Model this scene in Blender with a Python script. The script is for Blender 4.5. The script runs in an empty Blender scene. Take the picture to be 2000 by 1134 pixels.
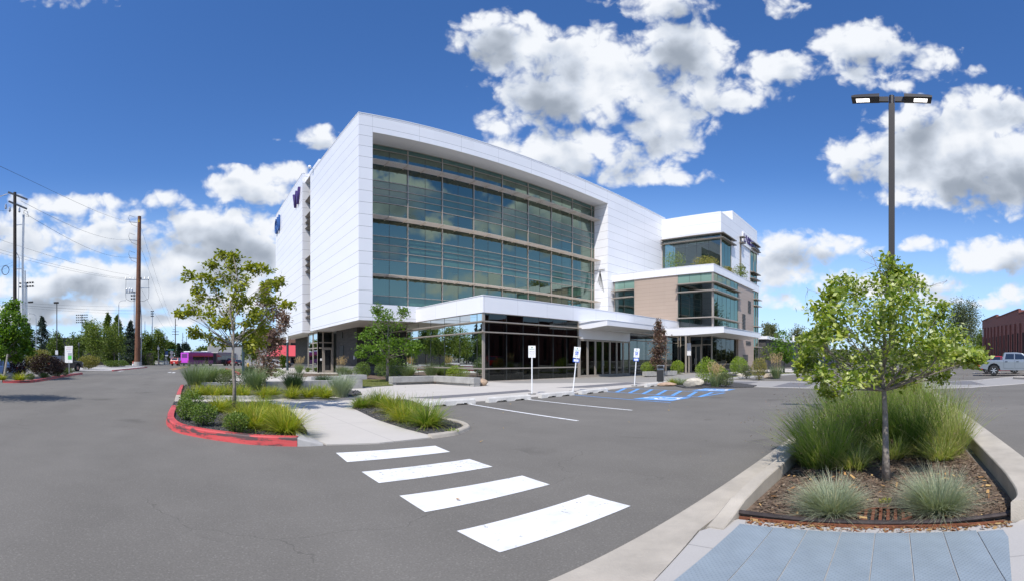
import bpy, bmesh, math, random
import numpy as np
from mathutils import Vector, Matrix
from mathutils.geometry import tessellate_polygon

SC = bpy.context.scene
COL = SC.collection
R = math.radians
# ---------------------------------------------------------------- camera
# the photograph is a stitched panorama: 865.6 px per radian, horizon on row 700.7, the street front of the
# building is square to column 384.7.  World: +Y runs into that front, +X to the right, metres, eye at 1.5 m.
F, HZ, X0, EYE = 865.6, 700.7, 384.7, 1.5
cam = bpy.data.cameras.new("camera")
cam.type = 'PANO'
cam.panorama_type = 'EQUIRECTANGULAR'
cam.longitude_min, cam.longitude_max = -1000 / F, 1000 / F
cam.latitude_min, cam.latitude_max = -(1134 - HZ) / F, HZ / F
cam.clip_start, cam.clip_end = 0.05, 6000
camo = bpy.data.objects.new("camera", cam)
COL.objects.link(camo)
camo.location = (0, 0, EYE)
camo.rotation_euler = (R(90), 0, -(1000 - X0) / F)
SC.camera = camo
# ---------------------------------------------------------------- exposure
SC.view_settings.view_transform = 'Standard'
SC.view_settings.look = 'None'
SC.view_settings.exposure = 0.12
SC.view_settings.gamma = 1.0
SC.cycles.max_bounces = 6
SC.cycles.diffuse_bounces = 3
SC.cycles.glossy_bounces = 3
SC.cycles.transmission_bounces = 4
SC.cycles.transparent_max_bounces = 10
SC.cycles.caustics_reflective = False
SC.cycles.caustics_refractive = False
SC.cycles.sample_clamp_indirect = 6
# ---------------------------------------------------------------- sun
SUNV = Vector((-0.68, -0.37, 1.0)).normalized()      # towards the sun
sl = bpy.data.lights.new("sun", 'SUN')
sl.energy = 4.6
sl.angle = R(0.53)
sl.color = (1.0, 0.955, 0.89)
so = bpy.data.objects.new("sun", sl)
COL.objects.link(so)
so.rotation_euler = SUNV.to_track_quat('Z', 'Y').to_euler()
so.location = (-30, -20, 60)
# ---------------------------------------------------------------- world: Nishita sky + cumulus
W = bpy.data.worlds.new("World")
SC.world = W
W.use_nodes = True
nt = W.node_tree
nt.nodes.clear()

def nn(tree, typ, **kw):
    n = tree.nodes.new(typ)
    for k, v in kw.items():
        setattr(n, k, v)
    return n

def math_node(tree, op, a, b=None, c=None, clamp=False):
    n = nn(tree, 'ShaderNodeMath', operation=op, use_clamp=clamp)
    for i, v in enumerate((a, b, c)):
        if v is None:
            continue
        if isinstance(v, (int, float)):
            n.inputs[i].default_value = v
        else:
            tree.links.new(v, n.inputs[i])
    return n.outputs[0]

def vmath(tree, op, a, b=None, c=None, out=0):
    n = nn(tree, 'ShaderNodeVectorMath', operation=op)
    for i, v in enumerate((a, b, c)):
        if v is None:
            continue
        if isinstance(v, (tuple, list)):
            n.inputs[i].default_value = v
        else:
            tree.links.new(v, n.inputs[i])
    return n.outputs[out]

# each cloud lump: azimuth, elevation (both in hundredths of the 865.6/rad scale), half width, half height, strength
CLOUDS = [
 (960,75,75,48,1),(905,85,30,28,.6),(1050,110,100,60,1),(1175,125,120,66,1.1),(1330,92,95,52,1),(1390,120,50,32,.8),(1110,185,150,55,1),
 (1255,180,110,55,.9),(985,238,55,26,.7),(1060,230,60,30,.5),(1300,255,75,62,.9),(1265,300,50,36,.7),(1420,185,105,34,.8),(1350,220,60,40,.7),
 (1105,300,155,42,1.05),(1190,318,60,26,.6),(1285,348,105,15,.6),(1195,355,40,14,.5),
 (1310,12,85,30,.8),(1530,12,42,20,.6),(1030,37,22,14,.6),(1170,4,30,8,.4),
 (1690,92,95,46,.9),(1650,70,50,24,.7),(1525,130,65,32,.8),(1490,110,25,16,.5),(1690,140,60,24,.7),(1830,125,46,34,.8),(1900,138,26,12,.6),
 (1755,170,26,12,.5),(1680,160,40,15,.5),
 (1930,225,105,52,1.1),(1860,300,165,100,1.25),(1690,320,70,42,.8),(1660,300,50,26,.7),(1980,320,120,95,1.1),(1750,385,60,20,.6),(1780,240,50,40,.8),
 (1955,498,98,34,1),(1900,520,45,15,.6),(1545,485,75,36,.9),(1500,520,70,46,.9),(1560,545,50,20,.6),(1670,480,42,18,.6),(1590,470,40,15,.6),(1640,550,60,18,.5),(1805,478,42,15,.6),
 (1815,555,60,20,.8),(1720,560,70,26,.7),(1820,585,50,14,.6),(1510,585,48,14,.6),(1605,600,50,14,.5),(1930,592,75,12,.6),(1980,575,40,16,.5),
 (620,270,40,22,.8),(555,274,18,5,.3),(655,280,26,16,.5),(545,345,55,25,.9),(495,365,85,36,1),(440,325,32,9,.4),(580,335,30,16,.6),
 (322,388,36,15,.5),(372,402,14,11,.5),(330,372,20,6,.3),(410,412,14,7,.4),
 (150,400,120,20,.75),(75,392,50,12,.5),(215,418,70,14,.6),(205,460,110,34,.85),(290,470,50,24,.6),(430,450,118,46,1.15),(500,470,60,50,1.0),(55,465,85,46,.95),(20,440,50,36,.7),
 (410,515,150,42,1.1),(190,540,150,38,1.1),(60,565,110,26,.9),(320,575,190,34,1.0),(140,600,170,22,.9),(430,590,130,30,.9),(490,545,70,50,.8),(60,625,120,12,.7),(290,625,140,16,.8),
 # beyond the picture: what the windows mirror, and the rest of the ring
 (2715,385,85,50,1.0),(2640,440,45,26,.7),(2440,425,105,56,1.0),(2350,455,50,36,.7),(2560,560,100,22,.6),(2240,470,70,40,.8),
 (2140,540,80,30,.7),(-150,500,120,50,.9),(-380,430,110,50,.9),(-560,540,140,40,.8),(-800,420,140,60,.9),(-1150,500,170,50,.9),(-1450,420,120,50,.9),
 (-1700,520,200,60,1),(-2000,430,160,80,1),(2250,300,120,60,.8),(2900,480,150,60,.9),
 (120,-60,120,60,.7),(700,-160,160,70,.7),(1500,-180,160,80,.7),(-600,60,160,90,.8),
]
# the lumps are summed once into an in-memory mask (2 px cells of that scale); the nodes add the billows
MX0, MX1, MY0, MY1, MS = -2400, 3100, -300, 760, 5
gx, gy = np.meshgrid(np.arange(MX0, MX1, MS) + MS / 2, np.arange(MY1, MY0, -MS) - MS / 2)
mask = np.full(gx.shape, -1.3)
for (cx, cy, rx, ry, s) in CLOUDS:
    q = (s + .12) - 0.95 * (s + .12) * (((gx - cx) / (rx * 1.18)) ** 2 + ((gy - cy) / (ry * 1.18)) ** 2)
    h = np.clip(0.5 + 0.5 * (q - mask) / 0.25, 0, 1)
    mask = mask * (1 - h) + q * h + 0.25 * h * (1 - h)
mask = np.clip(mask, -1.3, 1.7)
img = bpy.data.images.new("cloud_lumps", gx.shape[1], gx.shape[0], float_buffer=True, is_data=True)
px = np.ones(gx.shape + (4,), dtype=np.float32)
px[..., 0] = px[..., 1] = px[..., 2] = (mask + 1.3) / 3.0
img.pixels.foreach_set(px.ravel())
img.pack()
g = bpy.data.node_groups.new("cloud_density", 'ShaderNodeTree')
g.interface.new_socket(name="P", in_out='INPUT', socket_type='NodeSocketVector')
g.interface.new_socket(name="D", in_out='OUTPUT', socket_type='NodeSocketFloat')
gi, go = g.nodes.new('NodeGroupInput'), g.nodes.new('NodeGroupOutput')
P = gi.outputs[0]
uv = vmath(g, 'MULTIPLY_ADD', P, (100 / (MX1 - MX0), -100 / (MY1 - MY0), 0), (-MX0 / (MX1 - MX0), MY1 / (MY1 - MY0), 0))
it = nn(g, 'ShaderNodeTexImage', interpolation='Cubic', extension='EXTEND')
it.image = img
g.links.new(uv, it.inputs[0])
acc = math_node(g, 'MULTIPLY_ADD', it.outputs[0], 3.0, -1.3)
n1 = nn(g, 'ShaderNodeTexNoise', noise_dimensions='2D')
n1.inputs['Scale'].default_value = 1.5
n1.inputs['Detail'].default_value = 8
n1.inputs['Roughness'].default_value = 0.52
n1.inputs['Distortion'].default_value = 0.35
stretch = vmath(g, 'MULTIPLY', P, (1.0, 1.25, 1))
g.links.new(stretch, n1.inputs['Vector'])
n2 = nn(g, 'ShaderNodeTexVoronoi', voronoi_dimensions='2D', feature='SMOOTH_F1')
n2.inputs['Scale'].default_value = 3.2
n2.inputs['Detail'].default_value = 2.0
n2.inputs['Smoothness'].default_value = 0.5
off = vmath(g, 'MULTIPLY_ADD', n1.outputs['Color'], (0.35, 0.35, 0), (0, 0, 0))
pv = vmath(g, 'ADD', stretch, off)
g.links.new(pv, n2.inputs['Vector'])
fb = math_node(g, 'MULTIPLY_ADD', n1.outputs['Fac'], 2.0, -0.88)
bl = math_node(g, 'MULTIPLY_ADD', n2.outputs['Distance'], -0.60, 0.26)
tot = math_node(g, 'ADD', math_node(g, 'ADD', acc, fb), bl)
g.links.new(tot, go.inputs[0])
n3 = nn(g, 'ShaderNodeTexNoise', noise_dimensions='2D')
n3.inputs['Scale'].default_value = 0.8
n3.inputs['Detail'].default_value = 2.2
n3.inputs['Roughness'].default_value = 0.5
g.links.new(stretch, n3.inputs['Vector'])
soft = math_node(g, 'ADD', acc, math_node(g, 'ADD', math_node(g, 'MULTIPLY_ADD', n3.outputs['Fac'], 3.4, -1.7), math_node(g, 'MULTIPLY', bl, 0.5)))
g.interface.new_socket(name="S", in_out='OUTPUT', socket_type='NodeSocketFloat')
g.links.new(soft, go.inputs[1])

geo = nn(nt, 'ShaderNodeTexCoord')
sep = nn(nt, 'ShaderNodeSeparateXYZ')
nt.links.new(geo.outputs['Generated'], sep.inputs[0])
lon = math_node(nt, 'ARCTAN2', sep.outputs[0], sep.outputs[1])
lat = math_node(nt, 'ARCSINE', sep.outputs[2])
comb = nn(nt, 'ShaderNodeCombineXYZ')
nt.links.new(math_node(nt, 'MULTIPLY_ADD', lon, F / 100, X0 / 100), comb.inputs[0])
nt.links.new(math_node(nt, 'MULTIPLY_ADD', lat, -F / 100, HZ / 100), comb.inputs[1])
d1 = nn(nt, 'ShaderNodeGroup'); d1.node_tree = g
nt.links.new(comb.outputs[0], d1.inputs[0])
d2 = nn(nt, 'ShaderNodeGroup'); d2.node_tree = g
nt.links.new(vmath(nt, 'ADD', comb.outputs[0], (-0.12, -0.30, 0)), d2.inputs[0])
def smooth(tree, v, a, b, lo=0.0, hi=1.0):
    n = nn(tree, 'ShaderNodeMapRange', interpolation_type='SMOOTHSTEP')
    for k, x in (('From Min', a), ('From Max', b), ('To Min', lo), ('To Max', hi)):
        n.inputs[k].default_value = x
    tree.links.new(v, n.inputs['Value'])
    return n.outputs['Result']
alpha = smooth(nt, d1.outputs[0], -0.06, 0.78)
thick = smooth(nt, d2.outputs[1], -0.05, 1.95)
ccol = nn(nt, 'ShaderNodeValToRGB')
nt.links.new(thick, ccol.inputs[0])
ccol.color_ramp.elements[0].position = 0.05
ccol.color_ramp.elements[0].color = (0.92, 0.95, 1.0, 1)
ccol.color_ramp.elements[1].position = 1.0
ccol.color_ramp.elements[1].color = (0.34, 0.39, 0.47, 1)
e = ccol.color_ramp.elements.new(0.42); e.color = (0.66, 0.72, 0.82, 1)
sky = nn(nt, 'ShaderNodeTexSky', sky_type='NISHITA')
sky.sun_disc = False
sky.sun_elevation = math.asin(SUNV.z)
sky.sun_rotation = math.atan2(SUNV.x, SUNV.y)
sky.air_density = 1.0
sky.dust_density = 0.25
sky.ozone_density = 1.6
hs = nn(nt, 'ShaderNodeHueSaturation'); hs.inputs['Saturation'].default_value = 1.25
nt.links.new(sky.outputs[0], hs.inputs['Color'])
tint = nn(nt, 'ShaderNodeMix', data_type='RGBA', blend_type='MULTIPLY'); tint.inputs[0].default_value = 1.0
nt.links.new(hs.outputs[0], tint.inputs[6]); tint.inputs[7].default_value = (0.98, 1.0, 1.20, 1)
hzn = nn(nt, 'ShaderNodeMix', data_type='RGBA')
nt.links.new(smooth(nt, sep.outputs[2], 0.0, 0.42, 0.75, 0.0), hzn.inputs[0])
nt.links.new(tint.outputs[2], hzn.inputs[6]); hzn.inputs[7].default_value = (3.9, 5.9, 8.6, 1)
bg1 = nn(nt, 'ShaderNodeBackground'); bg1.inputs[1].default_value = 0.135
nt.links.new(hzn.outputs[2], bg1.inputs[0])
bg2 = nn(nt, 'ShaderNodeBackground'); bg2.inputs[1].default_value = 0.92
nt.links.new(ccol.outputs[0], bg2.inputs[0])
mx = nn(nt, 'ShaderNodeMixShader')
up = smooth(nt, sep.outputs[2], -0.01, 0.02)
nt.links.new(math_node(nt, 'MULTIPLY', alpha, up), mx.inputs[0])
nt.links.new(bg1.outputs[0], mx.inputs[1])
nt.links.new(bg2.outputs[0], mx.inputs[2])
wo = nn(nt, 'ShaderNodeOutputWorld')
nt.links.new(mx.outputs[0], wo.inputs[0])
# ================================================================ helpers
def G(px, py, z=0.0):
    """ground point seen at a column / row of the panorama"""
    th = (px - X0) / F
    d = (EYE - z) / math.tan((py - HZ) / F)
    return Vector((d * math.sin(th), d * math.cos(th), z))

def D(px, d, py=HZ):
    """point at horizontal distance d"""
    th = (px - X0) / F
    return Vector((d * math.sin(th), d * math.cos(th), EYE + d * math.tan((HZ - py) / F)))

def atY(px, Y):
    return Y * math.tan((px - X0) / F)

def atX(px, X):
    return X / math.tan((px - X0) / F)

def tag(o, label=None, cat=None, group=None, kind=None):
    if label: o['label'] = label
    if cat: o['category'] = cat
    if group: o['group'] = group
    if kind: o['kind'] = kind
    return o

def thing(name, label, cat, loc=(0, 0, 0), rz=0.0, group=None, scale=1.0):
    o = bpy.data.objects.new(name, None)
    COL.objects.link(o)
    o.location = loc
    o.rotation_euler = (0, 0, rz)
    o.scale = (scale,) * 3
    o.empty_display_size = 0.2
    return tag(o, label, cat, group)

def dup(o, loc=None, rz=None, label=None, group=None, scale=None, parent=None):
    c = o.copy()
    COL.objects.link(c)
    if parent is not None: c.parent = parent
    if loc is not None: c.location = loc
    if rz is not None: c.rotation_euler = (0, 0, rz)
    if scale is not None: c.scale = scale if hasattr(scale, '__len__') else (scale,) * 3
    if label: c['label'] = label
    if group: c['group'] = group
    for ch in list(o.children):
        dup(ch, parent=c)
    return c

def link(name, me, mat, parent=None, smooth=False):
    o = bpy.data.objects.new(name, me)
    COL.objects.link(o)
    if mat is not None and len(me.materials) == 0: me.materials.append(mat)
    if parent is not None: o.parent = parent
    if smooth: me.polygons.foreach_set('use_smooth', [True] * len(me.polygons))
    return o

class MB:
    """collects shapes; build() links them as ONE mesh object"""
    def __init__(s): s.v = []; s.f = []; s.m = []; s.cm = 0
    def mat(s, i): s.cm = i; return s
    def add(s, vs, fs):
        b = len(s.v)
        s.v += [tuple(p) for p in vs]
        s.f += [tuple(i + b for i in f) for f in fs]
        s.m += [s.cm] * len(fs)
        return s
    def quad(s, a, b, c, d): return s.add((a, b, c, d), ((0, 1, 2, 3),))
    def box(s, x0, x1, y0, y1, z0, z1, skip=''):
        v = [(x, y, z) for z in (z0, z1) for y in (y0, y1) for x in (x0, x1)]
        f = {'b': (0, 2, 3, 1), 't': (4, 5, 7, 6), 's': (0, 1, 5, 4), 'n': (2, 6, 7, 3), 'w': (0, 4, 6, 2), 'e': (1, 3, 7, 5)}
        return s.add(v, [q for k, q in f.items() if k not in skip])
    def cbox(s, c, dx, dy, dz): return s.box(c[0] - dx / 2, c[0] + dx / 2, c[1] - dy / 2, c[1] + dy / 2, c[2] - dz / 2, c[2] + dz / 2)
    def bar(s, a, b, w, h=None, upv=(0, 0, 1)):
        a, b = Vector(a), Vector(b); h = h or w
        d = (b - a).normalized(); u = Vector(upv)
        if abs(d.dot(u)) > 0.98: u = Vector((1, 0, 0))
        x = d.cross(u).normalized() * (w / 2); y = x.cross(d).normalized() * (h / 2)
        v = [p + i * x + j * y for p in (a, b) for i, j in ((-1, -1), (1, -1), (1, 1), (-1, 1))]
        return s.add(v, ((0, 1, 2, 3), (7, 6, 5, 4), (0, 4, 5, 1), (1, 5, 6, 2), (2, 6, 7, 3), (3, 7, 4, 0)))
    def tube(s, pts, rs, n=8, caps=True):
        pts = [Vector(p) for p in pts]
        if not hasattr(rs, '__len__'): rs = [rs] * len(pts)
        vs, fs, k = [], [], len(pts); xa = None
        for i, p in enumerate(pts):
            d = (pts[min(i + 1, k - 1)] - pts[max(i - 1, 0)]).normalized()
            if xa is None:
                xa = d.orthogonal().normalized()
            else:
                xa = (xa - d * xa.dot(d)).normalized()
            ya = d.cross(xa)
            for j in range(n):
                t = 2 * math.pi * j / n
                vs.append(p + (xa * math.cos(t) + ya * math.sin(t)) * rs[i])
        for i in range(k - 1):
            for j in range(n):
                fs.append((i * n + j, i * n + (j + 1) % n, (i + 1) * n + (j + 1) % n, (i + 1) * n + j))
        if caps: fs += [tuple(range(n - 1, -1, -1)), tuple((k - 1) * n + j for j in range(n))]
        return s.add(vs, fs)
    def cyl(s, c, r, h, n=16, r2=None): return s.tube([c, Vector(c) + Vector((0, 0, h))], [r, r if r2 is None else r2], n)
    def prism(s, pts, z0, z1, bottom=False):
        """vertical prism over a plan polygon (counter-clockwise or not)"""
        pts = [Vector((p[0], p[1], 0)) for p in pts]
        if sum(pts[i].x * pts[(i + 1) % len(pts)].y - pts[(i + 1) % len(pts)].x * pts[i].y for i in range(len(pts))) < 0: pts.reverse()
        n = len(pts); tr = tessellate_polygon([pts])
        v = [(p.x, p.y, z0) for p in pts] + [(p.x, p.y, z1) for p in pts]
        f = []
        for t in tr:
            a, b, c = (pts[i] for i in t)
            t = t if (b - a).cross(c - a).z > 0 else (t[0], t[2], t[1])
            f.append(tuple(i + n for i in t))
            if bottom: f.append(tuple(reversed(t)))
        if abs(z1 - z0) > 1e-6: f += [(i, (i + 1) % n, (i + 1) % n + n, i + n) for i in range(n)]
        return s.add(v, f)
    def lathe(s, prof, c=(0, 0, 0), n=16):
        vs, fs = [], []
        for r, z in prof:
            for j in range(n):
                t = 2 * math.pi * j / n
                vs.append((c[0] + r * math.cos(t), c[1] + r * math.sin(t), c[2] + z))
        for i in range(len(prof) - 1):
            for j in range(n): fs.append((i * n + j, i * n + (j + 1) % n, (i + 1) * n + (j + 1) % n, (i + 1) * n + j))
        fs += [tuple(range(n - 1, -1, -1)), tuple((len(prof) - 1) * n + j for j in range(n))]
        return s.add(vs, fs)
    def mesh(s, name):
        me = bpy.data.meshes.new(name)
        me.from_pydata(s.v, [], s.f)
        if any(s.m): me.polygons.foreach_set('material_index', s.m)
        me.update()
        return me
    def build(s, name, mat, parent=None, smooth=False, bevel=0.0, world=False):
        me = s.mesh(name)
        for m in (mat if isinstance(mat, (list, tuple)) else [mat]): me.materials.append(m)
        o = link(name, me, None, parent, smooth)
        if world and parent is not None:
            root = parent
            o.matrix_parent_inverse = (Matrix.Translation(root.location) @ root.rotation_euler.to_matrix().to_4x4()).inverted() if root.parent is None else Matrix()
        if bevel:
            b = o.modifiers.new('bevel', 'BEVEL'); b.width = bevel; b.segments = 2; b.limit_method = 'ANGLE'
        return o

def np_mesh(name, V, Q, mats=None, mi=None):
    me = bpy.data.meshes.new(name)
    V = np.ascontiguousarray(V, dtype=np.float32); Q = np.ascontiguousarray(Q, dtype=np.int32)
    k = Q.shape[1]
    me.vertices.add(len(V)); me.vertices.foreach_set('co', V.ravel())
    me.loops.add(Q.size); me.loops.foreach_set('vertex_index', Q.ravel())
    me.polygons.add(len(Q)); me.polygons.foreach_set('loop_start', np.arange(0, Q.size, k, dtype=np.int32))
    me.update(calc_edges=True)
    for m in (mats or []): me.materials.append(m)
    if mi is not None: me.polygons.foreach_set('material_index', np.ascontiguousarray(mi, dtype=np.int32))
    return me

def text_mesh(body, size, depth=0.0):
    cu = bpy.data.curves.new('text', 'FONT')
    cu.body = body; cu.size = size; cu.extrude = depth; cu.align_x = 'CENTER'; cu.align_y = 'CENTER'
    ob = bpy.data.objects.new('text', cu); COL.objects.link(ob)
    dg = bpy.context.evaluated_depsgraph_get()
    me = bpy.data.meshes.new_from_object(ob.evaluated_get(dg))
    bpy.data.objects.remove(ob); bpy.data.curves.remove(cu)
    return me

def text_obj(name, body, size, mat, parent, loc, rot, depth=0.002, sx=1.0):
    me = text_mesh(body, size, depth)
    me.materials.clear()
    o = link(name, me, mat, parent)
    o.location = loc; o.rotation_euler = rot; o.scale = (sx, 1, 1)
    return o

# ---------------------------------------------------------------- materials
def mat(name, col, rough=0.6, metal=0.0, noise=0.0, nscale=5.0, bump=0.0, bscale=40.0, spec=0.5, coat=0.0, col2=None, detail=6.0, emit=None, estr=0.0):
    m = bpy.data.materials.new(name); m.use_nodes = True
    t = m.node_tree; b = t.nodes['Principled BSDF']
    b.inputs['Base Color'].default_value = (*col, 1)
    b.inputs['Roughness'].default_value = rough
    b.inputs['Metallic'].default_value = metal
    b.inputs['Specular IOR Level'].default_value = spec
    if coat: b.inputs['Coat Weight'].default_value = coat; b.inputs['Coat Roughness'].default_value = 0.06
    if emit: b.inputs['Emission Color'].default_value = (*emit, 1); b.inputs['Emission Strength'].default_value = estr
    tc = None
    if noise or col2:
        tc = nn(t, 'ShaderNodeTexCoord')
        n = nn(t, 'ShaderNodeTexNoise'); n.inputs['Scale'].default_value = nscale; n.inputs['Detail'].default_value = detail; n.inputs['Roughness'].default_value = 0.62
        t.links.new(tc.outputs['Object'], n.inputs['Vector'])
        r = nn(t, 'ShaderNodeValToRGB'); t.links.new(n.outputs['Fac'], r.inputs[0])
        c2 = col2 or col
        r.color_ramp.elements[0].position = 0.30; r.color_ramp.elements[1].position = 0.70
        r.color_ramp.elements[0].color = (*[c * (1 - noise) for c in col], 1)
        r.color_ramp.elements[1].color = (*[min(1, c * (1 + noise)) for c in c2], 1)
        t.links.new(r.outputs[0], b.inputs['Base Color'])
    if bump:
        tc = tc or nn(t, 'ShaderNodeTexCoord')
        n2 = nn(t, 'ShaderNodeTexNoise'); n2.inputs['Scale'].default_value = bscale; n2.inputs['Detail'].default_value = 5
        t.links.new(tc.outputs['Object'], n2.inputs['Vector'])
        bp = nn(t, 'ShaderNodeBump'); bp.inputs['Strength'].default_value = bump; bp.inputs['Distance'].default_value = 0.02
        t.links.new(n2.outputs['Fac'], bp.inputs['Height']); t.links.new(bp.outputs[0], b.inputs['Normal'])
    return m

def leafmat(name, cols, trans=0.35, rough=0.55, spec=0.35):
    """leaf / blade material: colour picked per leaf, light passes through"""
    m = bpy.data.materials.new(name); m.use_nodes = True
    t = m.node_tree; b = t.nodes['Principled BSDF']; out = t.nodes['Material Output']
    ge = nn(t, 'ShaderNodeNewGeometry')
    r = nn(t, 'ShaderNodeValToRGB'); t.links.new(ge.outputs['Random Per Island'], r.inputs[0])
    r.color_ramp.interpolation = 'LINEAR'
    n = len(cols)
    while len(r.color_ramp.elements) < n: r.color_ramp.elements.new(0.5)
    for i, c in enumerate(cols):
        r.color_ramp.elements[i].position = i / max(1, n - 1); r.color_ramp.elements[i].color = (*c, 1)
    t.links.new(r.outputs[0], b.inputs['Base Color'])
    b.inputs['Roughness'].default_value = rough; b.inputs['Specular IOR Level'].default_value = spec
    tr = nn(t, 'ShaderNodeBsdfTranslucent')
    br = nn(t, 'ShaderNodeMix', data_type='RGBA', blend_type='MULTIPLY'); br.inputs[0].default_value = 1
    t.links.new(r.outputs[0], br.inputs[6]); br.inputs[7].default_value = (1.5, 1.6, 0.7, 1)
    t.links.new(br.outputs[2], tr.inputs[0])
    mx = nn(t, 'ShaderNodeMixShader'); mx.inputs[0].default_value = trans
    t.links.new(b.outputs[0], mx.inputs[1]); t.links.new(tr.outputs[0], mx.inputs[2]); t.links.new(mx.outputs[0], out.inputs[0])
    return m

def grid_lines(t, vec, axis, period, offset, width):
    """1 on thin lines every `period` along an axis"""
    s = nn(t, 'ShaderNodeSeparateXYZ'); t.links.new(vec, s.inputs[0])
    v = math_node(t, 'MULTIPLY_ADD', s.outputs[axis], 1 / period, -offset / period)
    fr = math_node(t, 'FRACT', v)
    dd = math_node(t, 'MINIMUM', fr, math_node(t, 'SUBTRACT', 1.0, fr))
    return math_node(t, 'LESS_THAN', dd, width / period / 2)

def panelmat(name, col, zper, zoff, hper=None, hoff=0.0, line=0.35, w=0.03, rough=0.35, haxis=None, var=0.03, bump=0.0):
    """flat cladding panels with open joints"""
    m = mat(name, col, rough)
    t = m.node_tree; b = t.nodes['Principled BSDF']
    ge = nn(t, 'ShaderNodeNewGeometry')
    pos = ge.outputs['Position']
    L = grid_lines(t, pos, 2, zper, zoff, w)
    if hper:
        for ax in (haxis if haxis is not None else (0, 1)):
            ln = grid_lines(t, pos, ax, hper, hoff, w)
            # only on faces not square to that axis
            sn = nn(t, 'ShaderNodeSeparateXYZ'); t.links.new(ge.outputs['True Normal'], sn.inputs[0])
            ok = math_node(t, 'LESS_THAN', math_node(t, 'ABSOLUTE', sn.outputs[ax]), 0.5)
            L = math_node(t, 'MAXIMUM', L, math_node(t, 'MULTIPLY', math_node(t, 'MULTIPLY', ln, ok), 0.45))
    n = nn(t, 'ShaderNodeTexNoise'); n.inputs['Scale'].default_value = 0.35; n.inputs['Detail'].default_value = 4
    t.links.new(pos, n.inputs['Vector'])
    sp_ = nn(t, 'ShaderNodeSeparateXYZ'); t.links.new(pos, sp_.inputs[0])
    cb_ = nn(t, 'ShaderNodeCombineXYZ')
    t.links.new(math_node(t, 'FLOOR', math_node(t, 'MULTIPLY_ADD', sp_.outputs[2], 1 / zper, -zoff / zper)), cb_.inputs[2])
    t.links.new(math_node(t, 'FLOOR', math_node(t, 'MULTIPLY_ADD', math_node(t, 'ADD', sp_.outputs[0], sp_.outputs[1]), 1 / (hper or 4.2), -hoff / (hper or 4.2))), cb_.inputs[0])
    wn = nn(t, 'ShaderNodeTexWhiteNoise', noise_dimensions='3D'); t.links.new(cb_.outputs[0], wn.inputs[0])
    tone = math_node(t, 'ADD', math_node(t, 'MULTIPLY_ADD', n.outputs['Fac'], var * 2, 1 - var), math_node(t, 'MULTIPLY_ADD', wn.outputs['Value'], 0.035, -0.0175))
    ob = nn(t, 'ShaderNodeBump'); ob.inputs['Strength'].default_value = .12; ob.inputs['Distance'].default_value = .03   # slight oil-canning
    on = nn(t, 'ShaderNodeTexNoise'); on.inputs['Scale'].default_value = .9; on.inputs['Detail'].default_value = 2; t.links.new(pos, on.inputs['Vector'])
    t.links.new(on.outputs['Fac'], ob.inputs['Height']); t.links.new(ob.outputs[0], b.inputs['Normal'])
    dark = math_node(t, 'MULTIPLY_ADD', L, -(1 - line), 1.0)
    fac = math_node(t, 'MULTIPLY', tone, dark)
    vm = nn(t, 'ShaderNodeVectorMath', operation='SCALE'); vm.inputs[0].default_value = col
    t.links.new(fac, vm.inputs['Scale']); t.links.new(vm.outputs[0], b.inputs['Base Color'])
    return m

def brickmat(name, c1, c2, mortar, bw=0.4, bh=0.1, rough=0.8):
    m = mat(name, c1, rough); t = m.node_tree; b = t.nodes['Principled BSDF']
    ge = nn(t, 'ShaderNodeNewGeometry'); sp = nn(t, 'ShaderNodeSeparateXYZ'); t.links.new(ge.outputs['Position'], sp.inputs[0])
    cb = nn(t, 'ShaderNodeCombineXYZ')
    t.links.new(math_node(t, 'ADD', sp.outputs[0], sp.outputs[1]), cb.inputs[0]); t.links.new(sp.outputs[2], cb.inputs[1])
    br = nn(t, 'ShaderNodeTexBrick'); t.links.new(cb.outputs[0], br.inputs['Vector'])
    br.inputs['Color1'].default_value = (*c1, 1); br.inputs['Color2'].default_value = (*c2, 1); br.inputs['Mortar'].default_value = (*mortar, 1)
    br.inputs['Scale'].default_value = 1.0; br.inputs['Brick Width'].default_value = bw; br.inputs['Row Height'].default_value = bh; br.inputs['Mortar Size'].default_value = bh * 0.09
    t.links.new(br.outputs[0], b.inputs['Base Color'])
    bp = nn(t, 'ShaderNodeBump'); bp.inputs['Strength'].default_value = 0.4; bp.inputs['Distance'].default_value = 0.01; bp.invert = True
    t.links.new(br.outputs['Fac'], bp.inputs['Height']); t.links.new(bp.outputs[0], b.inputs['Normal'])
    return m

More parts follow.
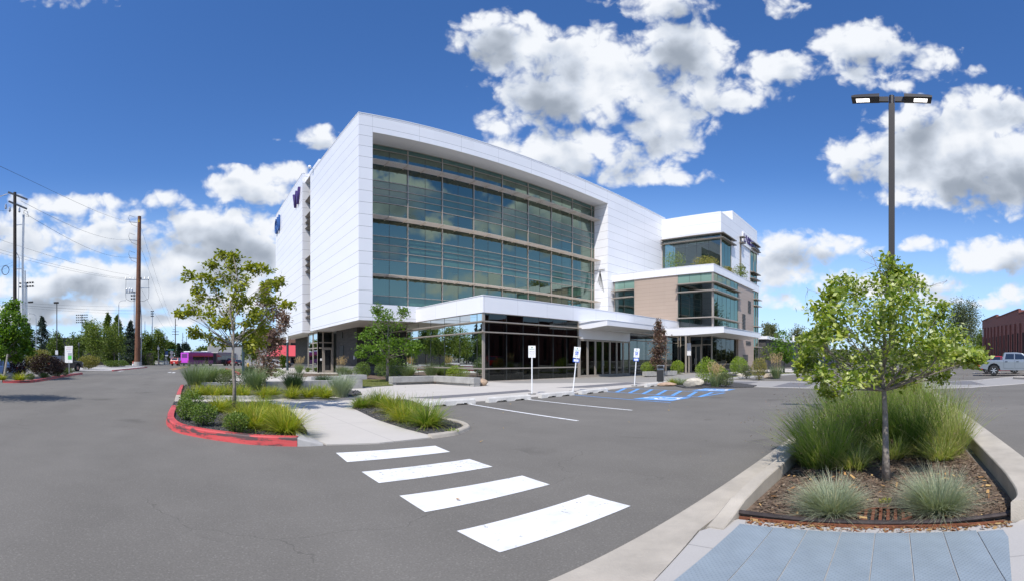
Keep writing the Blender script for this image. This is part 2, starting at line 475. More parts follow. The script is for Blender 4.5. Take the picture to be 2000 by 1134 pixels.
def glassmat(name, tint, refl=0.30, rough=0.005, rtint=(0.85, 0.95, 0.95), wave=0.0):
    """coated pane: part mirror, part tinted see-through"""
    m = bpy.data.materials.new(name); m.use_nodes = True
    t = m.node_tree; t.nodes.remove(t.nodes['Principled BSDF']); out = t.nodes['Material Output']
    gl = nn(t, 'ShaderNodeBsdfGlossy'); gl.inputs['Roughness'].default_value = rough; gl.inputs['Color'].default_value = (*rtint, 1)
    tr = nn(t, 'ShaderNodeBsdfTransparent'); tr.inputs[0].default_value = (*tint, 1)
    lw = nn(t, 'ShaderNodeFresnel'); lw.inputs[0].default_value = 1.5
    fac = math_node(t, 'MULTIPLY_ADD', lw.outputs[0], 1.0 - refl, refl, clamp=True)
    mx = nn(t, 'ShaderNodeMixShader'); t.links.new(fac, mx.inputs[0]); t.links.new(tr.outputs[0], mx.inputs[1]); t.links.new(gl.outputs[0], mx.inputs[2])
    t.links.new(mx.outputs[0], out.inputs[0])
    if wave:
        wave = .04
        tc = nn(t, 'ShaderNodeNewGeometry'); n = nn(t, 'ShaderNodeTexNoise'); n.inputs['Scale'].default_value = 0.55; n.inputs['Detail'].default_value = 1
        t.links.new(tc.outputs['Position'], n.inputs['Vector'])
        bp = nn(t, 'ShaderNodeBump'); bp.inputs['Strength'].default_value = wave; bp.inputs['Distance'].default_value = 0.05
        t.links.new(n.outputs['Fac'], bp.inputs['Height'])
        wn = nn(t, 'ShaderNodeTexWhiteNoise', noise_dimensions='1D'); t.links.new(tc.outputs['Random Per Island'], wn.inputs['W'])   # no two panes sit quite square
        tilt = vmath(t, 'MULTIPLY_ADD', wn.outputs['Color'], (.022, .022, .022), (-.011, -.011, -.011))
        t.links.new(vmath(t, 'NORMALIZE', vmath(t, 'ADD', bp.outputs[0], tilt)), gl.inputs['Normal'])
    return m

M = {}
M['white'] = panelmat('white_panel', (0.80, 0.80, 0.815), 1.0525, 4.82, 4.2, 13.48, line=0.42, w=0.035, rough=0.28, haxis=(0,))
M['white_plain'] = mat('white_metal', (0.80, 0.80, 0.815), 0.3, noise=0.02, nscale=0.6)
M['white_band'] = panelmat('white_band_panel', (0.80, 0.80, 0.815), 30, -9, 2.9, 17.5, line=0.5, w=0.03, rough=0.28)
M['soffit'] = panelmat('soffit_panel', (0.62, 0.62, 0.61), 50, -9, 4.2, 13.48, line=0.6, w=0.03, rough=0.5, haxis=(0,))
M['tan'] = panelmat('tan_tile', (0.40, 0.315, 0.255), 0.42, 0.1, 1.9, 0.3, line=0.72, w=0.022, rough=0.5, var=0.08)
M['brick'] = brickmat('charcoal_brick', (0.050, 0.047, 0.045), (0.078, 0.073, 0.068), (0.035, 0.034, 0.033), 0.6, 0.1)
M['brick_base'] = brickmat('grey_block', (0.17, 0.165, 0.16), (0.23, 0.225, 0.22), (0.10, 0.10, 0.10), 0.6, 0.2)
M['red_brick'] = brickmat('red_brick', (0.20, 0.062, 0.048), (0.26, 0.085, 0.062), (0.17, 0.10, 0.085), 0.30, 0.10)
M['alu'] = mat('bronze_aluminium', (0.38, 0.335, 0.285), 0.42, 0.25)
M['alu_dark'] = mat('dark_joint', (0.045, 0.05, 0.05), 0.5)
M['shade'] = mat('beige_blade', (0.54, 0.465, 0.375), 0.5)
M['shade_dark'] = mat('bronze_blade', (0.20, 0.175, 0.145), 0.5, 0.2)
M['glass'] = glassmat('coated_glass', (0.10, 0.21, 0.185), 0.25, rtint=(0.64, 0.82, 0.68), wave=0.02)
M['glass_low'] = glassmat('lobby_glass', (0.17, 0.19, 0.18), 0.03, rtint=(0.8, 0.85, 0.82), wave=0.02)
M['glass_teal'] = glassmat('wing_glass', (0.27, 0.41, 0.34), 0.10, wave=0.02)
M['spandrel'] = mat('teal_spandrel_glass', (0.060, 0.140, 0.118), 0.04, spec=0.9, coat=0.25, noise=0.18, nscale=0.35)
M['spandrel_green'] = mat('green_spandrel_glass', (0.20, 0.32, 0.265), 0.05, spec=0.8, coat=0.8)
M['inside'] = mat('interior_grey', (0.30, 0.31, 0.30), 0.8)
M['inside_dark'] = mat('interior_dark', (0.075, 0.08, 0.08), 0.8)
M['conc'] = mat('concrete', (0.44, 0.425, 0.40), 0.85, noise=0.10, nscale=1.3, bump=0.25, bscale=60)
M['conc_dark'] = mat('bench_concrete', (0.34, 0.33, 0.305), 0.85, noise=0.22, nscale=2.5, bump=0.3, bscale=50)
M['kerb'] = mat('kerb_concrete', (0.43, 0.385, 0.32), 0.85, noise=0.16, nscale=2.2, bump=0.35, bscale=70)
M['black'] = mat('black_metal', (0.022, 0.022, 0.023), 0.45)
M['rubber'] = mat('tyre_rubber', (0.022, 0.022, 0.022), 0.8)
M['chrome'] = mat('chrome', (0.75, 0.75, 0.76), 0.15, 1.0)
M['steel'] = mat('galvanised_steel', (0.48, 0.49, 0.50), 0.4, 0.7, noise=0.08, nscale=6)
M['white_paint'] = mat('white_paint', (0.80, 0.80, 0.79), 0.5)
M['teal_pole'] = mat('slate_blue_paint', (0.035, 0.062, 0.072), 0.4)
M['bronze_pole'] = mat('bronze_paint', (0.042, 0.036, 0.031), 0.42)
M['bark'] = mat('grey_bark', (0.25, 0.215, 0.18), 0.9, noise=0.35, nscale=14, bump=0.6, bscale=30)
M['bark_dark'] = mat('dark_bark', (0.11, 0.092, 0.078), 0.9, noise=0.35, nscale=14, bump=0.6, bscale=30)
M['wood_pole'] = mat('dark_timber', (0.055, 0.042, 0.033), 0.85, noise=0.3, nscale=9)
M['rust_pole'] = mat('weathering_steel', (0.155, 0.066, 0.034), 0.75, noise=0.25, nscale=1.1)
M['wire'] = mat('cable', (0.035, 0.036, 0.04), 0.6)
M['lamp_glass'] = mat('frosted_lamp_glass', (0.82, 0.84, 0.86), 0.3)
M['led'] = mat('led_array', (0.9, 0.9, 0.9), 0.4, emit=(1.0, 0.96, 0.95), estr=3.0)
M['car_glass'] = mat('car_window', (0.012, 0.014, 0.016), 0.03, spec=0.9, coat=0.6)
M['dark_window'] = mat('dark_window', (0.010, 0.011, 0.012), 0.7, spec=0.05)
M['red_lens'] = mat('tail_lens', (0.45, 0.012, 0.012), 0.15)
M['clear_lens'] = mat('head_lens', (0.7, 0.72, 0.74), 0.1)
def paint(name, col, metal=0.0): return mat(name, col, 0.28, metal, coat=0.9)
# ================================================================ the ground
def structure(name, mb, m, smooth=False, bevel=0.0):
    o = mb.build(name, m, None, smooth, bevel); o['kind'] = 'structure'; return o

def asphalt(name, col, patch=0.12):
    m = mat(name, col, 0.92, spec=0.12)
    t = m.node_tree; b = t.nodes['Principled BSDF']
    ge = nn(t, 'ShaderNodeNewGeometry'); pos = ge.outputs['Position']
    def noise(sc, det, ro=0.6):
        n = nn(t, 'ShaderNodeTexNoise'); n.inputs['Scale'].default_value = sc; n.inputs['Detail'].default_value = det; n.inputs['Roughness'].default_value = ro
        t.links.new(pos, n.inputs['Vector']); return n.outputs['Fac']
    fine = noise(55, 3, 0.8); mid = noise(1.1, 6); big = noise(0.11, 4)
    vo = nn(t, 'ShaderNodeTexVoronoi'); vo.inputs['Scale'].default_value = 90; t.links.new(pos, vo.inputs['Vector'])
    sp = math_node(t, 'MULTIPLY_ADD', fine, 0.9, 0.55)
    st = math_node(t, 'MULTIPLY_ADD', math_node(t, 'GREATER_THAN', vo.outputs['Color'], 0.82), 0.22, 0.96)
    md = math_node(t, 'MULTIPLY_ADD', mid, patch * 1.6, 1 - patch * 0.8)
    bgn = math_node(t, 'MULTIPLY_ADD', big, patch * 3.2, 1 - patch * 1.6)
    # crack lines: the edges of a large, warped cell pattern
    wv = nn(t, 'ShaderNodeTexNoise'); wv.inputs['Scale'].default_value = 0.8; wv.inputs['Detail'].default_value = 5; t.links.new(pos, wv.inputs['Vector'])
    wp = vmath(t, 'MULTIPLY_ADD', wv.outputs['Color'], (1.6, 1.6, 0), pos)
    ce = nn(t, 'ShaderNodeTexVoronoi', feature='DISTANCE_TO_EDGE'); ce.inputs['Scale'].default_value = 0.16; t.links.new(wp, ce.inputs['Vector'])
    gate = math_node(t, 'GREATER_THAN', noise(0.21, 2), 0.50)
    crack = math_node(t, 'MULTIPLY', math_node(t, 'LESS_THAN', ce.outputs['Distance'], 0.0009), gate)
    ck = math_node(t, 'MULTIPLY_ADD', crack, -0.20, 1.0)
    # oil drips and polished wheel tracks
    ov = nn(t, 'ShaderNodeTexVoronoi'); ov.inputs['Scale'].default_value = 0.55; t.links.new(wp, ov.inputs['Vector'])
    oil = smooth(t, ov.outputs['Distance'], 0.05, 0.30, 0.24, 0.0)
    trk = nn(t, 'ShaderNodeTexNoise'); trk.inputs['Scale'].default_value = 0.5; trk.inputs['Detail'].default_value = 4
    t.links.new(vmath(t, 'MULTIPLY', wp, (1.6, 0.16, 1)), trk.inputs['Vector'])
    md = math_node(t, 'SUBTRACT', math_node(t, 'ADD', md, math_node(t, 'MULTIPLY_ADD', trk.outputs['Fac'], 0.36, -0.18)), math_node(t, 'MULTIPLY', oil, math_node(t, 'GREATER_THAN', noise(0.35, 1), 0.52)))
    f = math_node(t, 'MULTIPLY', math_node(t, 'MULTIPLY', sp, st), math_node(t, 'MULTIPLY', math_node(t, 'MULTIPLY', md, bgn), ck))
    vm = nn(t, 'ShaderNodeVectorMath', operation='SCALE'); vm.inputs[0].default_value = col
    t.links.new(f, vm.inputs['Scale']); t.links.new(vm.outputs[0], b.inputs['Base Color'])
    bp = nn(t, 'ShaderNodeBump'); bp.inputs['Strength'].default_value = 0.5; bp.inputs['Distance'].default_value = 0.006
    t.links.new(fine, bp.inputs['Height']); t.links.new(bp.outputs[0], b.inputs['Normal'])
    return m

def slabmat(name, col, px, py, ox=0.0, oy=0.0, line=0.7, w=0.014, noise=0.08):
    """broomed concrete with saw-cut joints"""
    m = mat(name, col, 0.85, spec=0.3); t = m.node_tree; b = t.nodes['Principled BSDF']
    ge = nn(t, 'ShaderNodeNewGeometry'); pos = ge.outputs['Position']
    L = math_node(t, 'MAXIMUM', grid_lines(t, pos, 0, px, ox, w), grid_lines(t, pos, 1, py, oy, w))
    n = nn(t, 'ShaderNodeTexNoise'); n.inputs['Scale'].default_value = 0.7; n.inputs['Detail'].default_value = 8; n.inputs['Roughness'].default_value = 0.65; t.links.new(pos, n.inputs['Vector'])
    f2 = nn(t, 'ShaderNodeTexNoise'); f2.inputs['Scale'].default_value = 60; f2.inputs['Detail'].default_value = 2; t.links.new(pos, f2.inputs['Vector'])
    tone = math_node(t, 'ADD', math_node(t, 'MULTIPLY_ADD', n.outputs['Fac'], noise * 3, 1 - noise * 1.5), math_node(t, 'MULTIPLY_ADD', f2.outputs['Fac'], 0.14, -0.07))
    f = math_node(t, 'MULTIPLY', tone, math_node(t, 'MULTIPLY_ADD', L, -(1 - line), 1))
    vm = nn(t, 'ShaderNodeVectorMath', operation='SCALE'); vm.inputs[0].default_value = col
    t.links.new(f, vm.inputs['Scale']); t.links.new(vm.outputs[0], b.inputs['Base Color'])
    return m

M['asphalt'] = asphalt('asphalt', (0.174, 0.163, 0.145), 0.15)
M['earth'] = mat('dry_ground', (0.13, 0.125, 0.085), 0.95, noise=0.3, nscale=0.2)
M['plaza'] = slabmat('plaza_concrete', (0.51, 0.475, 0.425), 3.0, 3.0, 0.4, 0.6)
M['walk'] = slabmat('sidewalk_concrete', (0.42, 0.40, 0.375), 1.5, 6.0)
M['paver'] = mat('dark_paver', (0.165, 0.16, 0.165), 0.85, noise=0.14, nscale=2.5, bump=0.2)
M['drive'] = slabmat('driveway_concrete', (0.33, 0.315, 0.295), 4.0, 3.4, 0, 1)
M['gravel'] = mat('dark_gravel', (0.060, 0.057, 0.056), 0.95, noise=0.75, nscale=32, bump=1.0, bscale=45, detail=3)
M['mulch'] = mat('bark_mulch', (0.115, 0.072, 0.046), 0.95, noise=0.55, nscale=13, bump=1.0, bscale=40, col2=(0.15, 0.105, 0.075))
M['lawn_soil'] = mat('lawn_thatch', (0.115, 0.125, 0.042), 0.95, noise=0.3, nscale=2)
M['mark'] = mat('road_marking_white', (0.70, 0.70, 0.69), 0.75, noise=0.10, nscale=3.5, bump=0.3, bscale=80, col2=(0.78, 0.78, 0.77))
M['mark_blue'] = mat('road_marking_blue', (0.12, 0.33, 0.69), 0.7, noise=0.14, nscale=6)
M['mark_yellow'] = mat('road_marking_yellow', (0.60, 0.38, 0.06), 0.7, noise=0.2, nscale=5)
m = mat('red_kerb_paint', (0.50, 0.055, 0.055), 0.6)      # scuffed by tyres
t = m.node_tree; b = t.nodes['Principled BSDF']; ge = nn(t, 'ShaderNodeNewGeometry')
sx = vmath(t, 'MULTIPLY', ge.outputs['Position'], (1.3, 1.3, 9))
n = nn(t, 'ShaderNodeTexNoise'); n.inputs['Scale'].default_value = 1.5; n.inputs['Detail'].default_value = 8; n.inputs['Roughness'].default_value = 0.7; t.links.new(sx, n.inputs[0])
r = nn(t, 'ShaderNodeValToRGB'); t.links.new(n.outputs['Fac'], r.inputs[0])
r.color_ramp.elements[0].position = 0.545; r.color_ramp.elements[0].color = (0.50, 0.055, 0.055, 1)
r.color_ramp.elements[1].position = 0.60; r.color_ramp.elements[1].color = (0.09, 0.05, 0.048, 1)
e = r.color_ramp.elements.new(0.36); e.color = (0.56, 0.085, 0.08, 1)
sz = nn(t, 'ShaderNodeSeparateXYZ'); t.links.new(ge.outputs['Position'], sz.inputs[0])
band = math_node(t, 'MULTIPLY', smooth(t, sz.outputs[2], 0.05, 0.115), smooth(t, sz.outputs[2], 0.158, 0.13))
t.links.new(math_node(t, 'ADD', n.outputs['Fac'], math_node(t, 'MULTIPLY', band, 0.11)), r.inputs[0])
t.links.new(r.outputs[0], b.inputs['Base Color']); M['red_kerb'] = m

def wear(m, lo=0.585, hi=0.66):
    """asphalt shows through chipped road paint"""
    t = m.node_tree; b = t.nodes['Principled BSDF']; src = b.inputs['Base Color'].links[0].from_socket
    ge = nn(t, 'ShaderNodeNewGeometry')
    n = nn(t, 'ShaderNodeTexNoise'); n.inputs['Scale'].default_value = 9; n.inputs['Detail'].default_value = 10; n.inputs['Roughness'].default_value = 0.75; t.links.new(ge.outputs['Position'], n.inputs[0])
    n2 = nn(t, 'ShaderNodeTexNoise'); n2.inputs['Scale'].default_value = 0.9; n2.inputs['Detail'].default_value = 3; t.links.new(ge.outputs['Position'], n2.inputs[0])
    k = smooth(t, math_node(t, 'ADD', n.outputs['Fac'], math_node(t, 'MULTIPLY_ADD', n2.outputs['Fac'], .25, -.125)), lo, hi)
    mx = nn(t, 'ShaderNodeMix', data_type='RGBA'); t.links.new(k, mx.inputs[0]); t.links.new(src, mx.inputs[6]); mx.inputs[7].default_value = (0.24, 0.235, 0.225, 1)
    t.links.new(mx.outputs[2], b.inputs['Base Color'])
for k_ in ('mark', 'mark_blue', 'mark_yellow'): wear(M[k_])
structure('ground', MB().quad((-900, -700, -.06), (1400, -700, -.06), (1400, 1500, -.06), (-900, 1500, -.06)), M['earth'])
structure('asphalt_lot', MB().quad((-95, -75, 0), (135, -75, 0), (135, 150, 0), (-95, 150, 0)), M['asphalt'])
def sheet(name, pts, z, m): return structure(name, MB().prism(pts, z, z), m)
def slab(name, pts, z, m): return structure(name, MB().prism(pts, -0.03, z), m)
def gp(*a): return [G(x, y) for x, y in a]

# plaza in front of the building (nearly flush with the lot)
edge_s = [(8.55, 12.55), (11.95, 12.6), (14.7, 12.75), (17.6, 13.0), (21.1, 13.3), (23.7, 13.55)]
plaza = gp((638, 869), (741, 866), (846, 854.5)) + gp((846, 800)) + [Vector((7.3, 12.45, 0))] + [Vector((*p, 0)) for p in edge_s] + \
    [Vector(p) for p in ((25.4, 11.9, 0), (28.6, 11.2, 0), (30.2, 12.5, 0), (60, 13.2, 0), (62, 40, 0), (20, 75, 0), (4.6, 71, 0), (4.3, 43, 0), (1.6, 28, 0))] + gp((366, 753), (346, 775), (333, 800), (345, 790)) + gp((560, 800), (600, 852))
slab('plaza', plaza, 0.022, M['plaza'])
for i, pts in enumerate(([(650, 778.5), (704, 775.5), (712, 781), (560, 784), (505, 784.5)], [(795, 777), (1030, 761), (1040, 764.5), (850, 779)], [(1085, 757), (1225, 746.5), (1262, 748), (1150, 757)])):
    sheet('paver_strip', gp(*pts), 0.027, M['paver'])
structure('entrance_walk', MB().prism([(24.4, 15.0), (41, 13.6), (43.2, 18.6), (43.2, 22.9), (18.0, 22.9), (17.9, 20.8)], 0.027, 0.027), slabmat('entrance_concrete', (0.29, 0.275, 0.25), 2.2, 2.2))
# right side: concrete crossing with dark squares, lane beyond
cross = gp((1336, 757), (1428, 754.5), (1560, 757), (1716, 759), (1840, 756.8), (2000, 746)) + gp((2000, 736), (1840, 744), (1716, 742), (1660, 747.5), (1525, 742.5), (1440, 741.8), (1380, 744))
sheet('driveway_crossing', [(22.6, 12.4), (22.9, 8.4), (22.2, 2.2), (22.3, -1.8), (23.0, -4), (27.6, -10), (36, -18), (42, -14), (31, -6), (29.2, -2.5), (28.2, 2.7), (29.6, 10.9), (29.7, 12.4)], 0.005, M['drive'])
for y0, x0 in ((8.6, 23.4), (4.6, 23.1), (-1.0, 23.1), (-5.4, 25.6)):
    sheet('paver_square', [(x0, y0), (x0 + 4.4, y0 + .1), (x0 + 4.5, y0 + 2.0), (x0 + .1, y0 + 1.9)], 0.009, M['paver'])
def strip(pts, w):
    """flat ribbon along ground points"""
    mb = MB(); P_ = [Vector((p[0], p[1], 0)) for p in pts]
    L_, R_ = [], []
    for i, p in enumerate(P_):
        d = (P_[min(i + 1, len(P_) - 1)] - P_[max(i - 1, 0)]).normalized(); nrm = Vector((-d.y, d.x, 0)) * (w / 2)
        L_.append(p + nrm); R_.append(p - nrm)
    return L_, R_
def ribbon(name, pts, w, z, m):
    L_, R_ = strip(pts, w); mb = MB()
    for i in range(len(pts) - 1):
        mb.quad(*[(q.x, q.y, z) for q in (L_[i], R_[i], R_[i + 1], L_[i + 1])])
    return structure(name, mb, m)
ribbon('flush_kerb', [(22.9, 12.2), (22.9, 8.4), (22.2, 2.2), (22.3, -1.8), (23.0, -4), (27.6, -10), (36, -18)], 0.35, 0.012, M['plaza'])
ribbon('flush_kerb', [(29.6, 12.0), (29.6, 10.9), (28.2, 2.7), (29.2, -2.5), (31, -6), (42, -14)], 0.30, 0.012, M['plaza'])

def kerb(name, pts, w, h, m, side=1, batter=0.03):
    """kerb swept along its street-side foot; the rest of it lies to `side` (1 = left of travel)"""
    P_ = [Vector((p[0], p[1], 0)) for p in pts]; rings = []
    for i, p in enumerate(P_):
        d0 = (P_[i] - P_[i - 1]).normalized() if i else (P_[1] - P_[0]).normalized()
        d1 = (P_[i + 1] - P_[i]).normalized() if i < len(P_) - 1 else d0
        d = (d0 + d1).normalized(); nrm = Vector((-d.y, d.x, 0)) * side / max(0.5, d.dot(d1))
        hh = h[i] if hasattr(h, '__len__') else h
        rings.append([p + Vector((0, 0, -.03)), p + nrm * batter + Vector((0, 0, hh - .02)), p + nrm * (batter + .02) + Vector((0, 0, hh)), p + nrm * (w - .01) + Vector((0, 0, hh)), p + nrm * w + Vector((0, 0, hh - .012)), p + nrm * w + Vector((0, 0, -.03))])
    mb = MB(); k = 6; vs = [q for rg in rings for q in rg]; fs = []
    for i in range(len(rings) - 1):
        for j in range(k - 1): fs.append((i * k + j, i * k + j + 1, (i + 1) * k + j + 1, (i + 1) * k + j))
    fs += [tuple(range(k)), tuple(len(vs) - 1 - j for j in range(k))]
    mb.add(vs, fs)
    return structure(name, mb, m)

def smooth_path(pts, n=4):
    """Catmull-Rom through plan points"""
    P_ = [Vector((p[0], p[1], 0)) for p in pts]; out = []
    for i in range(len(P_) - 1):
        a, b_, c, d = P_[max(i - 1, 0)], P_[i], P_[i + 1], P_[min(i + 2, len(P_) - 1)]
        for k in range(n):
            s = k / n
            out.append(0.5 * ((2 * b_) + (c - a) * s + (2 * a - 5 * b_ + 4 * c - d) * s * s + (3 * b_ - a - 3 * c + d) * s ** 3))
    return out + [P_[-1]]

# front left bed: red kerb round the corner, dark gravel, then the dropped kerb and the far red stretch
red = smooth_path(gp((580, 871.5), (500, 868.5), (440, 862), (377, 851.7), (340, 842), (325.5, 830), (325, 818), (333, 801)))
kerb('red_kerb', red, 0.20, 0.16, M['red_kerb'], side=-1)
kerb('dropped_kerb', gp((333, 800.6), (337, 793), (342.5, 777)), 0.22, [0.15, 0.05, 0.14], M['kerb'], side=-1)
kerb('red_kerb', smooth_path(gp((343, 776.6), (346, 768), (351.5, 756))), 0.20, 0.15, M['red_kerb'], side=-1)
kerb('ramp_flare', gp((632, 869.5), (606, 871), (581, 871.3)), 0.9, [0.035, 0.09, 0.15], M['conc'], side=-1, batter=0.02)
bed1 = gp((340, 789), (335, 801), (329, 818), (331, 829), (345, 840), (380, 848), (441, 858), (500, 864), (588, 861), (600, 850), (575, 815), (548, 797), (505, 789))
structure('gravel_bed', MB().prism(bed1, 0.0, 0.10), M['gravel'])
bed2 = gp((347, 775), (353, 757), (366, 752), (445, 744), (500, 748), (533, 763), (700, 764.5), (707, 771), (690, 774.5), (540, 776), (388, 776))
structure('gravel_bed', MB().prism(bed2, 0.0, 0.07), M['gravel'])
kerb('bed_kerb', gp((387, 779.5), (500, 780), (600, 776.5)), 0.15, 0.15, M['conc'], side=1, batter=0.005)
# right hand sedge bed with its rounded kerb
bed3 = gp((688, 797), (735, 820), (790, 838), (845, 852), (882, 845), (903, 837), (901, 831), (856, 818.5), (846, 800), (795, 782), (720, 781))
structure('gravel_bed', MB().prism(bed3, 0.0, 0.05), M['gravel'])
kerb('rounded_kerb', smooth_path(gp((846, 856), (889, 849.5), (914, 841), (920, 835), (906, 827), (880, 821), (852, 814), (850, 797))), 0.17, 0.075, M['kerb'], side=1)
# entry bed by the right door, and beds along the glass
structure('mulch_bed', MB().prism(gp((1306, 751), (1338, 757.5), (1395, 757.5), (1470, 756), (1478, 753), (1440, 748), (1380, 741), (1330, 742)), 0.0, 0.05), M['gravel'])
structure('mulch_bed', MB().prism([(33, 13.6), (44, 12.9), (50, 13.3), (50, 16.2), (36, 16.4)], 0.0, 0.05), M['gravel'])
structure('mulch_bed', MB().prism([(13.9, 23.6), (14.6, 19.8), (17.2, 22.3), (17.3, 39.3), (9.4, 45.5), (8.6, 36.5), (12.2, 29.8)], 0.0, 0.05), M['mulch'])
# sunken planter on the right: gutter, walls, mulch
PLX0, PLX1, PYL, PYR = 3.78, 21.0, 1.38, -1.22
structure('mulch_bed', MB().prism([(PLX0, PYL), (PLX1, PYL - .3), (PLX1, PYR + .3), (PLX0, PYR)], 0.0, 0.008), M['mulch'])
kerb('planter_wall', [(3.40, PYL + .17), (3.62, PYL + .17), (3.95, PYL + .17), (4.6, PYL + .17), (20.9, PYL + .17)], .18, [.03, .065, .13, .17, .17], M['kerb'], side=-1, batter=.02)
structure('gutter', MB().prism([(-6, 1.92), (3.4, 1.90), (21, 1.90), (21, PYL + .172), (3.3, PYL + .172), (1.9, PYL - .05), (-6, 1.2)], -.02, 0.018), M['kerb'])
mb = MB(); pr = smooth_path([(3.75, -1.02), (3.95, -1.13), (4.4, -1.2), (5.4, -1.25), (8.9, -1.28), (20.9, -1.28)], 5)
L_ = [Vector((p.x, p.y, 0)) for p in pr]
for i in range(len(L_) - 1):
    a, b_ = L_[i], L_[i + 1]
    def off(p, o): return Vector((p.x + (0.10 * o if p.x < 4.5 else 0), p.y - o, 0))
    sec = lambda p: [off(p, 0) + Vector((0, 0, -.05)), off(p, 0.0) + Vector((0, 0, .20)), off(p, .012) + Vector((0, 0, .212)), off(p, .42) + Vector((0, 0, .200)), off(p, .45) + Vector((0, 0, .18)), off(p, .50) + Vector((0, 0, -.05))]
    A, B = sec(a), sec(b_)
    for j in range(5): mb.quad(A[j], A[j + 1], B[j + 1], B[j])
    if i == 0: mb.add(A, [tuple(range(6))])
structure('planter_wall', mb, M['kerb'])
# pavement around the grates and to the right of them
structure('sidewalk', MB().prism([(3.70, PYL - .03), (3.70, -1.05), (4.2, -1.62), (4.2, -3.4), (-6, -3.4), (-6, 1.2), (1.9, PYL - .05), (3.3, PYL + .16)], -.02, 0.014), M['walk'])
structure('sidewalk_joint', MB().prism([(3.66, -1.28), (2.2, -.72), (2.2, -.745), (3.66, -1.305)], 0.018, 0.018), M['alu_dark'])

# far left: island with red kerb, pavements along the street
isl = smooth_path(gp((5, 747), (50, 747), (80, 744), (110, 738), (140, 733), (162, 730)))
kerb('red_kerb', isl, 0.22, 0.16, M['red_kerb'], side=1)
structure('gravel_bed', MB().prism([p for p in gp((-25, 746), (5, 745), (50, 745), (80, 742), (110, 736), (140, 731.5), (158, 729))] + gp((140, 727), (60, 725), (-40, 727)), 0.0, 0.10), mat('island_gravel', (0.21, 0.195, 0.175), 0.95, noise=0.35, nscale=18, bump=0.8))
kerb('kerb_end', gp((-40, 747), (4, 747)), 0.22, 0.16, M['kerb'], side=1)
structure('sidewalk', MB().prism(gp((140, 723.5), (222, 723.5), (287, 717), (272, 713.5), (200, 713), (140, 719)), 0, 0.05), M['walk'])
kerb('red_kerb', gp((222, 724), (255, 720.5), (288, 717)), 0.25, 0.14, M['red_kerb'], side=1)
structure('sidewalk', MB().prism([(-60, 124), (-6, 118), (30, 113), (30, 116), (-6, 121), (-60, 127)], 0, 0.12), M['plaza'])
kerb('red_kerb', gp((471, 731), (457, 724.5), (443, 719.5)), 0.25, 0.15, M['red_kerb'], side=1)
structure('verge', MB().prism(gp((474, 730), (459, 724), (446, 719.5), (520, 719), (560, 722), (480, 731)), 0.02, 0.06), M['lawn_soil'])
structure('verge', MB().prism(gp((200, 714), (268, 713), (300, 711.8), (230, 712.2)), 0.02, 0.07), M['lawn_soil'])
structure('verge', MB().prism([(-60, 127), (-6, 121), (30, 116), (30, 128), (-60, 140)], 0, 0.05), M['lawn_soil'])
# lawns
structure('lawn', MB().prism(gp((704, 757), (768, 753), (768, 741.5), (700, 741)), 0.02, 0.05), M['lawn_soil'])
structure('lawn', MB().prism([(31.2, 12.3), (36, 11.6), (46, 9.0), (47.5, 11.5), (47, 13.1), (31.4, 13.3)], 0.0, 0.06), M['lawn_soil'])
kerb('lawn_kerb', smooth_path([(30.6, 11.9), (36, 11.2), (46, 8.6), (48, 11)]), 0.25, 0.13, M['conc'], side=1)
structure('sidewalk', MB().prism([(48.5, 8), (66, 9.5), (66, 17), (50, 17)], 0, 0.05), M['plaza'])
# parking island far right, with kerb
structure('sidewalk', MB().prism([(30.5, -10.2), (32.5, -9.0), (38.5, -14.2), (36, -17)], 0, 0.14), M['kerb'])
structure('sidewalk', MB().prism([(62, -12), (108, -13.5), (108, -21), (60, -21.5)], 0, 0.14), M['plaza'])

# ---------------------------------------------------------------- paint
def paint_quad(name, px, m, z=0.005): return sheet(name, gp(*px), z, m)
for q in ([(656, 884), (850, 870), (879, 882), (678, 902)], [(706, 921), (917, 896), (962, 911), (740, 943)], [(780, 968), (1020, 928.5), (1074, 946), (830, 1000)], [(892, 1037), (1149, 966), (1232, 988), (976, 1079)]):
    paint_quad('crosswalk_bar', q, M['mark'])
for a, c in (((8.55, 12.5), (8.12, 7.0)), ((11.22, 12.5), (10.78, 7.2))):
    ribbon('parking_line', [a, c], 0.105, 0.005, M['mark'])
# accessible bays: blue outline, hatching and two symbols
ribbon('parking_line', [(13.97, 12.3), (13.4, 7.35)], 0.10, 0.005, M['mark_blue'])
A0, A1, B0, B1 = Vector((16.35, 12.5, 0)), Vector((15.9, 7.45, 0)), Vector((18.97, 13.0, 0)), Vector((18.3, 7.3, 0))
ribbon('parking_line', [A0, A1], 0.10, 0.005, M['mark_blue'])
ribbon('parking_line', [B0, B1], 0.10, 0.005, M['mark_blue'])
ribbon('parking_line', [A1, B1], 0.14, 0.008, M['mark_blue'])
mb = MB()
for k in range(8):
    t0 = -0.16 + k * 0.150
    a = A0.lerp(A1, min(1, max(0, t0 + .16))); c = B0.lerp(B1, max(0, t0))
    if t0 < 0: c = B0.lerp(A0, min(1, -t0 / .16))
    d = (c - a).normalized(); nrm = Vector((-d.y, d.x, 0)) * 0.09
    mb.quad(*[(q.x, q.y, 0.0065) for q in (a - nrm, c - nrm, c + nrm, a + nrm)])
structure('hatch_marking', mb, M['mark_blue'])
